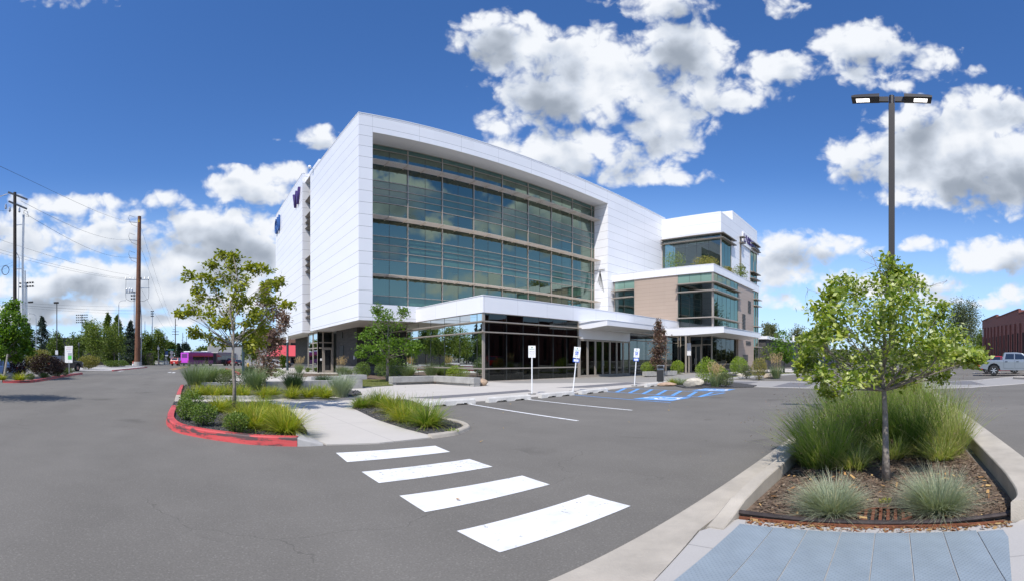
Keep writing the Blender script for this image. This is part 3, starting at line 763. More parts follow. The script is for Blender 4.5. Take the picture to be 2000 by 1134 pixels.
def wheelchair(mb, s=1.0, z=0.0):
    """the accessibility pictogram in the plane (x, y), about 1 high"""
    def rib(pts, w):
        Lr, Rr = strip([(p[0] * s, p[1] * s) for p in pts], w * s)
        for i in range(len(pts) - 1): mb.quad(*[(q.x, q.y, z) for q in (Lr[i], Rr[i], Rr[i + 1], Lr[i + 1])])
    rib([(-.06 + .29 * math.cos(a), -.17 + .29 * math.sin(a)) for a in [R(100 + k * 18) for k in range(14)]], .09)
    rib([(-.07, .33), (-.03, -.08)], .12); rib([(-.06, .12), (.18, .12)], .07); rib([(-.03, -.06), (.22, -.06), (.32, -.36), (.44, -.33)], .09)
    c = [(-.08 + .085 * math.cos(2 * math.pi * k / 12), .43 + .085 * math.sin(2 * math.pi * k / 12)) for k in range(12)]
    mb.add([(x * s, y * s, z) for x, y in c], [tuple(range(12))])
for cx, cy in ((14.7, 8.42), (19.85, 8.5)):
    w = 0.80
    o = sheet('symbol_ground', [(cx - w, cy - w * 1.03), (cx + w, cy - w * 1.03), (cx + w, cy + w * 1.03), (cx - w, cy + w * 1.03)], 0.008, M['mark_blue'])
    mb = MB(); wheelchair(mb, 1.5, 0)
    o = mb.build('symbol_marking', M['mark']); o.location = (cx, cy, 0.012); o.rotation_euler = (0, 0, R(0)); o['kind'] = 'structure'
# street centre line far left
for a in ((332, 720.5, 362, 714.5), (338, 721.5, 368, 715)):
    ribbon('street_line', gp((a[0], a[1]), (a[2], a[3])), 0.22, 0.006, M['mark_yellow'])
ribbon('street_line', gp((329, 727), (334, 726)), 0.3, 0.006, M['mark'])
ribbon('street_line', gp((337.5, 727.5), (341, 726.3)), 0.3, 0.006, M['mark'])
ribbon('street_line', gp((231, 724), (241, 723)), 0.4, 0.006, M['mark'])
for y in (-9.0, -11.9, -14.8, -6.1):
    ribbon('parking_line', [(44, y), (49, y + .1)], 0.12, 0.005, M['mark'])
# ================================================================ the campus building
BX, FY, GY = 12.3, 32.2, 34.35       # left wall, street front, recessed curtain wall
ZB, ZT, ZO, ZS = 4.57, 22.9, 21.1, 5.85
bld = thing('campus_building', 'large white panelled building with deep framed glass front and low glass lobby', 'building', (BX, FY, 0))
def bp(name, mb, m, parent=None, **k): return mb.build(name, m, parent or bld, world=True, **k)

def bbox(mb, plane, co, out, u0, u1, z0, z1, d0, d1):
    """box on a wall: u along it, from d0 to d1 outward (out = -1 or 1)"""
    a, b_ = sorted((co + out * d0, co + out * d1))
    if plane == 'y': mb.box(u0, u1, a, b_, z0, z1)
    else: mb.box(a, b_, u0, u1, z0, z1)

def glazing(plane, co, us, zs, spand=(), gm='glass', sm='spandrel', thick=None, thin=None, hm=0.055, vm_=0.07, proud=0.07, out=-1, name='window', skip=()):
    """one window wall: mullion frame (the part), a pane band per row, spandrel rows"""
    mb, tb = MB(), MB()
    e = 0.004
    for j, z in enumerate(zs): bbox(mb, plane, co, out, us[0] + e, us[-1] - e, z - hm / 2, z + hm / 2, -.05, proud * .8)
    for i, u in enumerate(us):
        big = thick is None or i in thick
        if big: bbox(mb, plane, co, out, u - vm_ / 2, u + vm_ / 2, zs[0], zs[-1], -.08, proud)
        else: bbox(tb, plane, co, out, u - .016, u + .016, zs[0] + .03, zs[-1] - .03, -.02, .012)
    w = bp(name, mb, M['alu'])
    if tb.f: bp('glazing_joint', tb, M['alu_dark'], w)
    for j in range(len(zs) - 1):
        vs, fs = [], []
        for i in range(len(us) - 1):
            if (i, j) in skip: continue
            k = len(vs)
            vs += [((u, co, z) if plane == 'y' else (co, u, z)) for u, z in ((us[i], zs[j]), (us[i + 1], zs[j]), (us[i + 1], zs[j + 1]), (us[i], zs[j + 1]))]
            fs.append((k, k + 1, k + 2, k + 3))
        if fs: bp('spandrel' if j in spand else 'pane', MB().add(vs, fs), M[sm if j in spand else gm], w)
    return w

def explode(name, mb, m, parent=None):
    """every loose piece of the collected shapes as a part of its own"""
    par = list(range(len(mb.v)))
    def find(i):
        while par[i] != i: par[i] = par[par[i]]; i = par[i]
        return i
    for f in mb.f:
        for k in f[1:]: par[find(k)] = find(f[0])
    groups = {}
    for f in mb.f: groups.setdefault(find(f[0]), []).append(f)
    for fs in groups.values():
        ids = sorted({i for f in fs for i in f}); mp = {i: k for k, i in enumerate(ids)}
        bp(name, MB().add([mb.v[i] for i in ids], [tuple(mp[i] for i in f) for f in fs]), m, parent)

def sunshade(parent, plane, co, u0, u1, z, depth, n=6, out=-1, m='shade', pitch=1.76, th=0.045, gap=0.06):
    """horizontal blades on brackets"""
    mb = MB()
    for k in range(n):
        d0 = gap + k * depth / n
        bbox(mb, plane, co, out, u0, u1, z - th / 2, z + th / 2, d0, d0 + depth / n * .5)
    u = u0 + .08
    while u < u1:
        bbox(mb, plane, co, out, u - .03, u + .03, z - .085, z - th / 2 - .003, .0, depth + .04); u += pitch
    return bp('sunshade', mb, M[m], parent)

# --- white frame of the main block
mb = MB(); x0, x1, X1, X2 = BX, 13.48, 42.9, 57.0
YL = 47.05
def q(mb, *p): mb.quad(*p)
q(mb, (x0, FY, ZB), (x1, FY, ZB), (x1, FY, ZT), (x0, FY, ZT))
q(mb, (x1, FY, ZO), (X1, FY, ZO), (X1, FY, ZT), (x1, FY, ZT))
q(mb, (x1, FY, ZB), (X1, FY, ZB), (X1, FY, ZS), (x1, FY, ZS))
q(mb, (X1, FY, ZB), (X2, FY, ZB), (X2, FY, ZT), (X1, FY, ZT))
q(mb, (x0, YL, ZB), (x0, FY, ZB), (x0, FY, ZT), (x0, YL, ZT))            # left wall
q(mb, (x1, FY, ZS), (x1, GY + .1, ZS), (x1, GY + .1, ZO), (x1, FY, ZO))    # reveals
q(mb, (X1, GY + .1, ZS), (X1, FY, ZS), (X1, FY, ZO), (X1, GY + .1, ZO))
q(mb, (x1, FY, ZS), (X1, FY, ZS), (X1, GY + .1, ZS), (x1, GY + .1, ZS))
q(mb, (x0, FY, ZT), (X2, FY, ZT), (X2, 68, ZT), (x0, 68, ZT))
q(mb, (x0, YL, ZB), (x0, YL, ZT), (x0 + .9, YL, ZT), (x0 + .9, YL, ZB))
q(mb, (X2, FY, ZB), (X2, 68, ZB), (X2, 68, ZT), (X2, FY, ZT))
# second volume, past the slot window
Y2, Y3, XB, ZT2 = 49.5, 66.8, 12.0, 24.15
q(mb, (XB, Y3, ZB), (XB, Y2, ZB), (XB, Y2, ZT2), (XB, Y3, ZT2))
q(mb, (XB, Y2, ZB), (12.98, Y2, ZB), (12.98, Y2, ZT2), (XB, Y2, ZT2))
q(mb, (XB, Y2, ZT2), (30, Y2, ZT2), (30, Y3, ZT2), (XB, Y3, ZT2))
q(mb, (12.7, Y2 + .01, ZT + .003), (12.7, 45.05, ZT + .003), (12.7, 45.05, ZT2 - .01), (12.7, Y2 + .01, ZT2 - .01))
q(mb, (12.7, 45.05, ZT + .003), (30, 45.05, ZT + .003), (30, 45.05, ZT2 - .01), (12.7, 45.05, ZT2 - .01))
q(mb, (12.7, 45.05, ZT2 - .01), (30, 45.05, ZT2 - .01), (30, Y2, ZT2 - .01), (12.7, Y2, ZT2 - .01))
q(mb, (XB, Y3, ZB), (30, Y3, ZB), (30, Y3, ZT2), (XB, Y3, ZT2))
bp('wall_panels', mb, M['white'])
mb = MB(); mb.box(x0 - .03, X2, FY - .03, FY + .35, ZT, ZT + .07); mb.box(x0 - .03, x0 + .35, FY + .352, YL, ZT, ZT + .07); mb.box(XB - .03, XB + .3, Y2 - .03, Y3, ZT2, ZT2 + .06)
bp('roof_edge', mb, M['white_plain'])
mb = MB()
q(mb, (x0, FY, ZB), (x0, YL, ZB), (17.4, YL, ZB), (17.4, FY, ZB)); q(mb, (XB, Y2, ZB), (XB, Y3, ZB), (17.4, Y3, ZB), (17.4, Y2, ZB)); q(mb, (12.98, YL, ZB), (12.98, Y2, ZB), (17.4, Y2, ZB), (17.4, YL, ZB))
q(mb, (x1, FY, ZO), (x1, GY + .1, ZO), (X1, GY + .1, ZO), (X1, FY, ZO))
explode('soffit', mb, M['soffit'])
# --- the great curtain wall
us = [13.5] + [14.15 + 1.762 * k for k in range(17)] + [42.88]
zs = [5.86, 6.9, 8.62, 10.04, 10.73, 11.4, 12.15, 13.78, 15.28, 15.98, 16.65, 17.4, 19.1, 20.57, 21.09]
cw = glazing('y', GY, us, zs, spand=(0, 3, 4, 5, 8, 9, 10, 13), thick=[0] + list(range(1, 19, 2)) + [18], vm_=.085, proud=.10)
for z in (19.02, 13.70, 8.54): sunshade(cw, 'y', GY, 13.6, 43.2 if z < 15 else 43.0, z, 1.12, 7, th=.035)
# rooms behind it: slabs, columns, back wall, ceiling lights
mb = MB()
for z in (5.3, 10.1, 15.35, 20.6): mb.box(13.6, 42.8, GY + .25, 41.9, z, z + .55)
q(mb, (13.5, 42, ZB), (42.9, 42, ZB), (42.9, 42, ZO), (13.5, 42, ZO))
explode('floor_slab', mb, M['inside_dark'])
mb = MB()
for k in range(9): mb.box(15.1 + 3.52 * k, 15.75 + 3.52 * k, GY + .55, GY + 1.2, 5.9, 20.6)
explode('column', mb, M['inside'])
mb = MB()
for z in (10.04, 15.28, 20.5):
    for k in range(8): mb.box(15 + 3.52 * k, 17.6 + 3.52 * k, GY + 2.2, GY + 2.35, z - .05, z)
explode('ceiling_light', mb, M['lamp_glass'])
mb = MB(); rng = random.Random(4)
for z1, z0 in ((12.15, 15.28), (10.04, 6.9), (17.4, 20.5)):
    for k in range(16):
        if rng.random() < (.75 if z1 == 12.15 and k > 3 else .25):
            a = 14.2 + 1.762 * k; top = max(z0, z1); h = rng.uniform(.5, 2.4)
            mb.quad((a + .04, GY + .16, top - h), (a + 1.72, GY + .16, top - h), (a + 1.72, GY + .16, top), (a + .04, GY + .16, top))
explode('window_blind', mb, mat('roller_blind', (0.36, 0.40, 0.39), 0.9))
# small perforated screen at the right reveal
mb = MB()
for k in range(5): mb.bar((42.86, 33.35 - .0 * k, 12.4), (42.86 - .02 * k, 32.75 + .22 * k, 9.7 + .3 * k), .035)
mb.bar((42.8, 32.6, 12.5), (42.8, 34.2, 12.5), .06)
explode('bracket', mb, M['alu_dark'])
# --- slot window on the left wall with pointed fins
w = glazing('x', 12.98, [YL + .02, 48.3, Y2 - .02], [ZB, 6.9, 9.3, 12.1, 14.6, 17.4, 19.9, 22.4], gm='glass', proud=.06)
mb = MB()
for z in (7.6, 6.85, 6.1, 12.85, 12.1, 11.35, 18.1, 17.35, 16.6, 20.1):
    z = z + .35
    mb.add([(12.95, YL + .05, z + .32), (12.95, YL + .05, z - .42), (12.28, YL + .05, z - .10), (12.95, Y2 - .04, z + .32), (12.95, Y2 - .04, z - .42), (12.28, Y2 - .04, z - .10)], ((0, 2, 1), (3, 4, 5), (0, 3, 5, 2), (1, 2, 5, 4), (0, 1, 4, 3)))
explode('sunshade', mb, M['shade_dark'], w)
# --- dark brick ground floor under the overhang
mb = MB()
q(mb, (14.9, 45.8, .85), (14.9, 39.5, .85), (14.9, 39.5, ZB), (14.9, 45.8, ZB)); q(mb, (14.9, 39.5, .85), (17.5, 39.5, .85), (17.5, 39.5, ZB), (14.9, 39.5, ZB))
q(mb, (14.8, 65.5, .85), (14.8, 51.3, .85), (14.8, 51.3, ZB), (14.8, 65.5, ZB)); q(mb, (14.8, 65.5, .0), (30, 65.5, .0), (30, 65.5, ZB), (14.8, 65.5, ZB))
explode('brick_wall', mb, M['brick'])
mb = MB(); mb.box(14.84, 15.1, 39.44, 45.8, 0, .85); mb.box(15.101, 17.5, 39.44, 39.7, 0, .85); mb.box(14.74, 15.0, 51.3, 65.5, 0, .85)
explode('wall_base', mb, M['brick_base'])
mb = MB(); mb.box(14.84, 14.96, 43.3, 44.5, 0.86, 2.9); bp('side_door', mb, M['alu_dark'])
mb = MB(); mb.box(14.82, 14.9, 40.0, 40.2, 1.5, 1.85); bp('call_box', mb, M['white_plain'])
mb = MB(); mb.box(14.80, 14.9, 43.6, 43.95, 3.7, 4.35); bp('wall_lamp', mb, M['alu_dark'])
# glass corner entrance
zs_e = [0.02, 2.75, 3.35, ZB - .02]
w = glazing('x', 13.2, [47.12, 49.2, 51.4], zs_e, gm='glass_low', vm_=.16, hm=.13, proud=.06, name='entrance_glass')
w = glazing('y', 47.1, [13.2, 13.75, 14.88], zs_e, gm='glass_low', vm_=.16, hm=.12, proud=.06, name='entrance_glass', skip=((1, 0),))
mb = MB(); mb.box(13.84, 14.80, 47.08, 47.14, .05, 2.68)
d = bp('entrance_door', mb, M['alu']); mb = MB(); mb.quad((13.98, 47.07, .3), (14.66, 47.07, .3), (14.66, 47.07, 2.55), (13.98, 47.07, 2.55)); bp('door_pane', mb, M['car_glass'], d)
mb = MB(); mb.box(13.42, 13.62, 47.02, 47.03, 1.35, 1.6); bp('door_notice', mb, M['white_paint'], d)
mb = MB(); mb.box(13.6, 17.3, 51, 51.2, 0, ZB); bp('inner_wall', mb, M['inside'])
# --- low glass lobby in front
AX, AY, AT, AXE = 17.5, 23.2, 5.68, 44.0
mb = MB()
mb.box(AX - .12, AXE, AY - .12, AY + .12, ZB, AT); mb.box(AX - .12, AX + .12, AY + .121, 39.3, ZB, AT - .001)
mb.box(AX + .121, AXE, AY + .121, FY - .01, AT - .35, AT - .15)
bp('lobby_fascia', mb, M['white_band'])
mb = MB(); mb.box(AX - .15, AXE, AY - .15, AY + .16, AT, AT + .045); mb.box(AX - .15, AX + .16, AY + .161, FY - .02, AT, AT + .045)
bp('roof_edge', mb, M['white_plain'])
mb = MB(); mb.quad((AX + .13, AY + .13, ZB + .02), (AX + .13, 39, ZB + .02), (AXE, 39, ZB + .02), (AXE, AY + .13, ZB + .02)); bp('lobby_ceiling', mb, M['inside'])
zl = [0.03, 0.88, 3.28, 3.98, ZB]
us_f = [AX + .02, 17.95] + [17.95 + 1.53 * k for k in range(1, 6)] + [26.95]
w = glazing('y', AY, us_f, zl, gm='glass_low', thick=[0, len(us_f) - 1], vm_=.14, hm=.085, proud=.06)
us_s = [AY + .02] + [23.9 + 2.05 * k for k in range(8)] + [39.3]
w2 = glazing('x', AX, us_s, zl, gm='glass_low', thick=[0, len(us_s) - 1], vm_=.14, hm=.085, proud=.06)
for ww, pl, co, a, b_ in ((w, 'y', AY, AX - .4, 27.0), (w2, 'x', AX, AY - .4, 36)):
    mb = MB()
    for z in (3.28, 3.98):
        bbox(mb, pl, co, -1, a, b_, z - .035, z + .035, .10, .34)
    explode('sunshade', mb, M['alu'], ww)
# white strip, folding doors
mb = MB(); mb.box(27.0, 34.2, AY - .1, AY + .1, 3.16, ZB - .002); bp('door_header', mb, M['white_plain'])
nd = 7; dw = 7.14 / nd
for k in range(nd):
    a = 27.03 + k * dw; mb = MB()
    mb.box(a, a + .10, AY - .11, AY - .01, .03, 3.14); mb.box(a + dw - .10, a + dw - .015, AY - .11, AY - .01, .03, 3.14)
    mb.box(a + .101, a + dw - .101, AY - .10, AY - .01, 3.0, 3.14); mb.box(a + .101, a + dw - .101, AY - .10, AY - .01, .03, .22)
    d = bp('folding_door', mb, M['alu'])
    mb = MB(); mb.quad((a + .1, AY - .05, .22), (a + dw - .1, AY - .05, .22), (a + dw - .1, AY - .05, 3.0), (a + .1, AY - .05, 3.0)); bp('door_pane', mb, M['glass_low'], d)
    if k in (2, 3): mb = MB(); mb.box(a + (.06 if k == 3 else dw - .09), a + (.09 if k == 3 else dw - .06), AY - .16, AY - .112, .95, 1.35); bp('handle', mb, M['steel'], d)
zr = [0.03, 0.88, 3.28, 3.98, ZB]
us_r = [34.25, 35.6, 37.2, 38.9, 41.2, 43.95]
w = glazing('y', AY, us_r, zr, gm='glass_low', thick=[0, 4, 5], vm_=.12, hm=.08, proud=.06)
mb = MB()
for z in (3.28, 3.98): bbox(mb, 'y', AY, -1, 34.3, 41, z - .03, z + .03, .10, .32)
explode('sunshade', mb, M['shade_dark'], w)
# lobby interior
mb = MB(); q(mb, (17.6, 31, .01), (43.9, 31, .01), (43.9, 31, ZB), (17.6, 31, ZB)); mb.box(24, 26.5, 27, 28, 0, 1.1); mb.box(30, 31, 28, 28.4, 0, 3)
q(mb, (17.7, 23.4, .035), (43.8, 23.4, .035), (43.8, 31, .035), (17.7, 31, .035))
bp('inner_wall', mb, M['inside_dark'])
mb = MB()
for k in range(6): mb.box(18.2 + 1.53 * k * 1.0, 18.32 + 1.53 * k, AY + .35, AY + .65, 0.04, ZB)
for k in range(7): mb.box(AX + .35, AX + .65, 25.9 + 2.05 * k, 26.05 + 2.05 * k, 0.04, ZB)
explode('column', mb, M['inside'])
# entrance canopy over the folding doors: front edge thinner than its root
def canopy(poly_top, z_top, z_front, root, z_root, name='canopy'):
    """canopy of plan corners p0 (root left) p1 (front left) p2 (front right) p3 (root right)"""
    p0, p1, p2, p3 = poly_top; mb = MB()
    m1 = tuple(p1[i] + (p0[i] - p1[i]) * .62 for i in range(2)); m2 = tuple(p2[i] + (p3[i] - p2[i]) * .62 for i in range(2))
    T = [(*p, z_top) for p in (p0, p1, p2, p3)]
    B = [(*p0, z_root), (*m1, z_root), (*p1, z_front), (*p2, z_front), (*m2, z_root), (*p3, z_root)]
    mb.add(T + B, ((0, 1, 2, 3), (0, 4, 5, 6, 1), (1, 6, 7, 2), (2, 7, 8, 9, 3)))
    c = bp(name, mb, M['white_plain'])
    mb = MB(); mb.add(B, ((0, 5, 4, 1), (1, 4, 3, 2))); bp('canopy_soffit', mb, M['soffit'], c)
    mb = MB(); e = .025
    xs = [p[0] for p in poly_top]; ys = [p[1] for p in poly_top]
    mb.box(min(xs) - e, max(xs) + e, min(ys) - e, min(ys) + .06, z_top, z_top + .035); mb.box(min(xs) - e, min(xs) + .06, min(ys) + .061, max(ys), z_top, z_top + .035)
    bp('roof_edge', mb, M['white_plain'], c)
    return c
c1 = canopy([(27.0, AY - .125), (26.85, 20.2), (34.3, 20.2), (34.3, AY - .125)], 4.48, 4.08, None, 3.92)
mb = MB(); mb.box(30.0, 33.4, 22.0, 22.2, 3.88, 3.918); bp('canopy_light', mb, M['lamp_glass'], c1)
# --- right wing: brown second floor, glass corner, ground floor and its canopy
WX, WY, WT, WXE = 44.0, 18.95, 11.86, 60.25
mb = MB(); Zw0, Zw1 = 5.0, 11.0
ys_t0, ys_t1 = atX(1323.5, WX), atX(1240, WX)      # tan panel on the left face
mb.box(WX - .04, WX + .3, ys_t0, ys_t1, Zw0 - .4, Zw1)
xs_t0, xs_t1 = atY(1441.5, WY), atY(1471, WY)
mb.box(xs_t0, xs_t1, WY - .04, WY + .3, 0.02, Zw1)
explode('tile_panel', mb, M['tan'])
mb = MB(); mb.box(WX - .18, WXE, WY - .18, WY + .2, Zw1, WT); mb.box(WX - .18, WX + .2, WY + .201, FY - .01, Zw1, WT - .001)
bp('wing_fascia', mb, M['white_band'])
mb = MB(); mb.box(WX - .21, WXE + .03, WY - .21, WY + .25, WT, WT + .05); mb.box(WX - .21, WX + .25, WY + .251, FY - .02, WT, WT + .05); mb.box(WX + .26, WXE, WY + .26, FY, WT - .3, WT - .1)
bp('roof_edge', mb, M['white_plain'])
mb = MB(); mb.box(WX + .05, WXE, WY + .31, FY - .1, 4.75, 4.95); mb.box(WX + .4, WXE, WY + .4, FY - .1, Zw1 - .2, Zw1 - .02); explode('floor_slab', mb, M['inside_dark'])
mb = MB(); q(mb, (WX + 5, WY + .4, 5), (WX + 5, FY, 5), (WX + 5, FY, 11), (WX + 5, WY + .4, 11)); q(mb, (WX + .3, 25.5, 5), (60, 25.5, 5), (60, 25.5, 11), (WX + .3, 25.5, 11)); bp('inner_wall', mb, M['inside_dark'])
zw = [5.02, 6.05, 8.95, 9.85, 10.98]
a0, a1 = WY + .02, ys_t0 - .03
wA = glazing('x', WX, [a0, a0 + (a1 - a0) * .33, a0 + (a1 - a0) * .66, a1], zw, spand=(3,), gm='glass_teal', sm='spandrel_green', thick=[0, 3], hm=.08, proud=.06)
us_w = [WX + .02 + (xs_t0 - WX - .05) * k / 6 for k in range(7)]
wB = glazing('y', WY, us_w, zw, spand=(), gm='glass', thick=[0, 6], hm=.08, proud=.06)
yb0, yb1 = ys_t1 + .03, FY - .25
wC = glazing('x', WX, [yb0, (yb0 + yb1) / 2, yb1], [5.7, 8.95, 9.85, 10.98], spand=(2,), gm='glass_teal', sm='spandrel_green', thick=[0, 2], hm=.08, proud=.06)
wD = glazing('y', WY, [xs_t1 + .03, (xs_t1 + WXE) / 2, WXE - .05], [.03, 3.2, 5.02, 6.05, 8.95, 9.85, 10.98], gm='glass', hm=.08, proud=.06)
for par, pl, co, u0, u1, zz in ((wA, 'x', WX, WY - .5, ys_t0, (6.05, 8.95, 9.85)), (wB, 'y', WY, WX - .0, xs_t0 + .1, (6.05, 8.95, 9.85)), (wC, 'x', WX, yb0, FY - .1, (8.95, 9.85)), (wD, 'y', WY, xs_t1, WXE + .2, (3.2, 6.05, 8.95, 9.85))):
    mb = MB()
    for z in zz: bbox(mb, pl, co, -1, u0, u1, z - .05, z + .05, .065, .55)
    explode('sunshade', mb, M['alu'], par)
mb = MB(); mb.box(WX - .10, WX + .1, WY - .10, WY + .1, 5.0, 10.99); bp('corner_post', mb, M['alu'])
mb = MB(); mb.box(WX - .3, xs_t0, WY - .35, WY + .1, 4.86, 5.0); mb.box(WX - .3, WX + .1, WY + .101, ys_t0, 4.86, 5.0); bp('window_sill', mb, M['alu'])
# vents on the tan front
mb = MB()
for (px, y0, y1) in ((1452, 612, 643), (1463, 589, 611), (1461, 666, 673), (1455, 693, 705)):
    u = atY(px, WY); dd = math.hypot(u, WY)
    z1, z0 = EYE + dd * math.tan((HZ - y0) / F), EYE + dd * math.tan((HZ - y1) / F)
    wd = 1.15 if y0 < 650 else 2.0
    k = 0
    while z0 + k * .19 < z1:
        mb.box(u - wd / 2, u + wd / 2, WY - .10, WY - .042, z0 + k * .19, z0 + k * .19 + .10); k += 1
explode('vent_grille', mb, M['alu_dark'])
# ground floor under the wing
zg = [0.03, .95, 4.3]
wE = glazing('y', WY + .25, [WX + .3, 45.6, 47.0, 48.4, 49.8, xs_t0 - .02], zg, gm='glass_low', thick=[0, 5], vm_=.12, hm=.08, proud=.05)
wF = glazing('x', WX + .3, [WY + .27, 20.4, 21.8, AY - .16], [0.03, 3.1, 4.3], gm='glass_low', vm_=.12, hm=.09, proud=.05, skip=((1, 0),))
mb = MB(); mb.box(WX + .24, WX + .32, 20.46, 20.58, .04, 3.04); mb.box(WX + .24, WX + .32, 21.62, 21.74, .04, 3.04); mb.box(WX + .24, WX + .32, 21.04, 21.16, .04, 3.04); mb.box(WX + .245, WX + .315, 20.581, 21.619, 2.92, 3.04)
d = bp('entrance_door', mb, M['alu']); mb = MB(); mb.quad((WX + .28, 20.58, .05), (WX + .28, 21.62, .05), (WX + .28, 21.62, 2.92), (WX + .28, 20.58, 2.92)); bp('door_pane', mb, M['car_glass'], d)
mb = MB(); mb.box(WX + .14, WX + .20, 20.98, 21.01, 1.0, 1.6); mb.box(WX + .14, WX + .20, 21.19, 21.22, 1.0, 1.6); bp('handle', mb, M['steel'], d)
c2 = canopy([(40.85, AY - .13), (40.85, 16.4), (53.0, 16.35), (53.0, WY - .05)], 4.76, 4.16, None, 3.98)
mb = MB(); mb.box(40.86, 41.02, 20.58, 20.74, 0.02, 3.99); bp('canopy_post', mb, M['alu'], c2)
mb = MB(); mb.box(42.0, 42.12, 20.8, 20.92, 0.02, 3.99); bp('canopy_post', mb, M['alu'], c2)
mb = MB(); mb.box(41.94, 41.99, 20.6, 21.1, 1.9, 3.2); bp('notice_panel', mb, M['white_plain'], c2)
# --- third floor
TX, TY = 56.1, 22.95
mb = MB(); Z3 = 19.13; XR, XM = 72.4, 60.5
q(mb, (TX, FY, Z3), (TX, TY, Z3), (TX, TY, 22.45), (TX, FY, 22.45)); q(mb, (TX, TY, Z3), (XM, TY, Z3), (XM, TY, 22.45), (TX, TY, 22.45))
q(mb, (TX, TY, 22.45), (XM, TY, 22.45), (XM, FY, 22.45), (TX, FY, 22.45))
q(mb, (XM, TY, 11.0), (XR, TY, 11.0), (XR, TY, 23.97), (XM, TY, 23.97)); q(mb, (XM, TY + 9, 22.45), (XM, TY, 22.45), (XM, TY, 23.97), (XM, TY + 9, 23.97)); q(mb, (XR, TY, 0), (XR, TY + 9, 0), (XR, TY + 9, 23.97), (XR, TY, 23.97)); q(mb, (XM, TY, 23.97), (XR, TY, 23.97), (XR, TY + 9, 23.97), (XM, TY + 9, 23.97))
q(mb, (WXE, TY, 0), (XR, TY, 0), (XR, TY, 11.0), (WXE, TY, 11.0))
q(mb, (WXE, WY, 0), (WXE, TY, 0), (WXE, TY, 11.0), (WXE, WY, 11.0))
bp('wall_panels', mb, panelmat('white_panel_upper', (0.80, 0.80, 0.815), 1.35, 0.6, 4.2, 13.48, line=0.55, w=0.035, rough=0.28, haxis=(0,)))
zt = [12.0, 12.75, 14.0, 18.4, Z3]
y_a, y_b = TY + .02, FY - .08
wG = glazing('x', TX, [y_a + (y_b - y_a) * k / 5 for k in range(6)], zt, spand=(0, 1), gm='glass_teal', sm='spandrel_green', thick=[0, 5], hm=.09, proud=.06)
wH = glazing('y', TY, [TX + .02, 57.4, 58.7, XM - .6], [12.0, 14.0, 18.4, Z3], gm='glass', thick=[0, 3], hm=.09, proud=.06)
for par, pl, co, u0, u1 in ((wG, 'x', TX, TY - .6, FY - .1), (wH, 'y', TY, TX - .0, XM + .2)):
    mb = MB()
    for z in (18.4, 19.08): bbox(mb, pl, co, -1, u0, u1, z - .07, z + .05, .065, .62)
    explode('sunshade', mb, M['shade_dark'], par)
mb = MB(); mb.box(TX - .08, TX + .08, TY - .08, TY + .08, 12.0, Z3); bp('corner_post', mb, M['alu'])
mb = MB(); mb.box(XM - .58, XM - .02, TY + .0, TY + .2, 11.8, Z3); bp('wall_pier', mb, M['white_plain'])
mb = MB(); q(mb, (TX + 4, TY + .2, 11.9), (TX + 4, FY, 11.9), (TX + 4, FY, 19), (TX + 4, TY + .2, 19)); mb.box(TX + .2, TX + 4, TY + .2, FY - .1, 18.9, 19.08); mb.box(TX + .1, XM, TY + .1, FY - .1, 11.75, 11.9); bp('inner_wall', mb, M['inside'])
mb = MB(); mb.box(TX + .8, TX + 1.0, 26, 28.2, 18.3, 18.38); mb.box(TX + 1.8, TX + 2.0, 29, 31, 18.3, 18.38); explode('ceiling_light', mb, M['lamp_glass'])
for (p0, p1, y0, y1) in ((1444.6, 1447.2, 465, 540), (1465, 1477.3, 480, 552)):
    u0, u1 = atY(p0, TY), atY(p1, TY); um = math.hypot((u0 + u1) / 2, TY)
    zz0, zz1 = EYE + um * math.tan((HZ - y1) / F), EYE + um * math.tan((HZ - y0) / F)
    zz = [zz0, zz0 + (zz1 - zz0) * .28, zz0 + (zz1 - zz0) * .85, zz1]
    wI = glazing('y', TY - .015, [u0, (u0 + u1) / 2, u1], zz, gm='glass', hm=.10, proud=.05)
    mb = MB()
    for z in (zz[3] + .1, zz[2] + .1, zz[1] - .3, zz0 + .5): bbox(mb, 'y', TY, -1, u0 - .15, u1 + .25, z - .06, z + .06, .03, .75)
    explode('sunshade', mb, M['shade_dark'], wI)
    mb = MB(); q(mb, (u0, TY + .6, zz0), (u1, TY + .6, zz0), (u1, TY + .6, zz1), (u0, TY + .6, zz1)); bp('inner_wall', mb, M['inside_dark'], wI)
# terrace rail by the white wall
mb = MB(); mb.bar((50.2, FY - 2.5, 12.75), (56.0, FY - 2.5, 12.75), .05); mb.bar((50.2, FY - 2.5, 11.9), (50.2, FY - 2.5, 12.75), .05)
rl = bp('terrace_rail', mb, M['black']); mb = MB(); mb.quad((50.25, FY - 2.5, 11.95), (56, FY - 2.5, 11.95), (56, FY - 2.5, 12.7), (50.25, FY - 2.5, 12.7)); bp('rail_glass', mb, M['glass_teal'], rl)
# roof security camera on the left parapet edge
t_ = thing('security_camera', 'white dome camera on a bracket at the left parapet of the white building', 'security camera', (12.2, 45.6, 22.97))
MB().lathe([(0.02, .36), (.14, .30), (.17, .20), (.16, .08), (.10, -.02), (.02, -.06)], (-.35, 0, .15)).build('dome', M['white_paint'], t_, smooth=True)
MB().bar((0.1, 0, .0), (-.32, 0, .42), .05).build('bracket', M['steel'], t_)
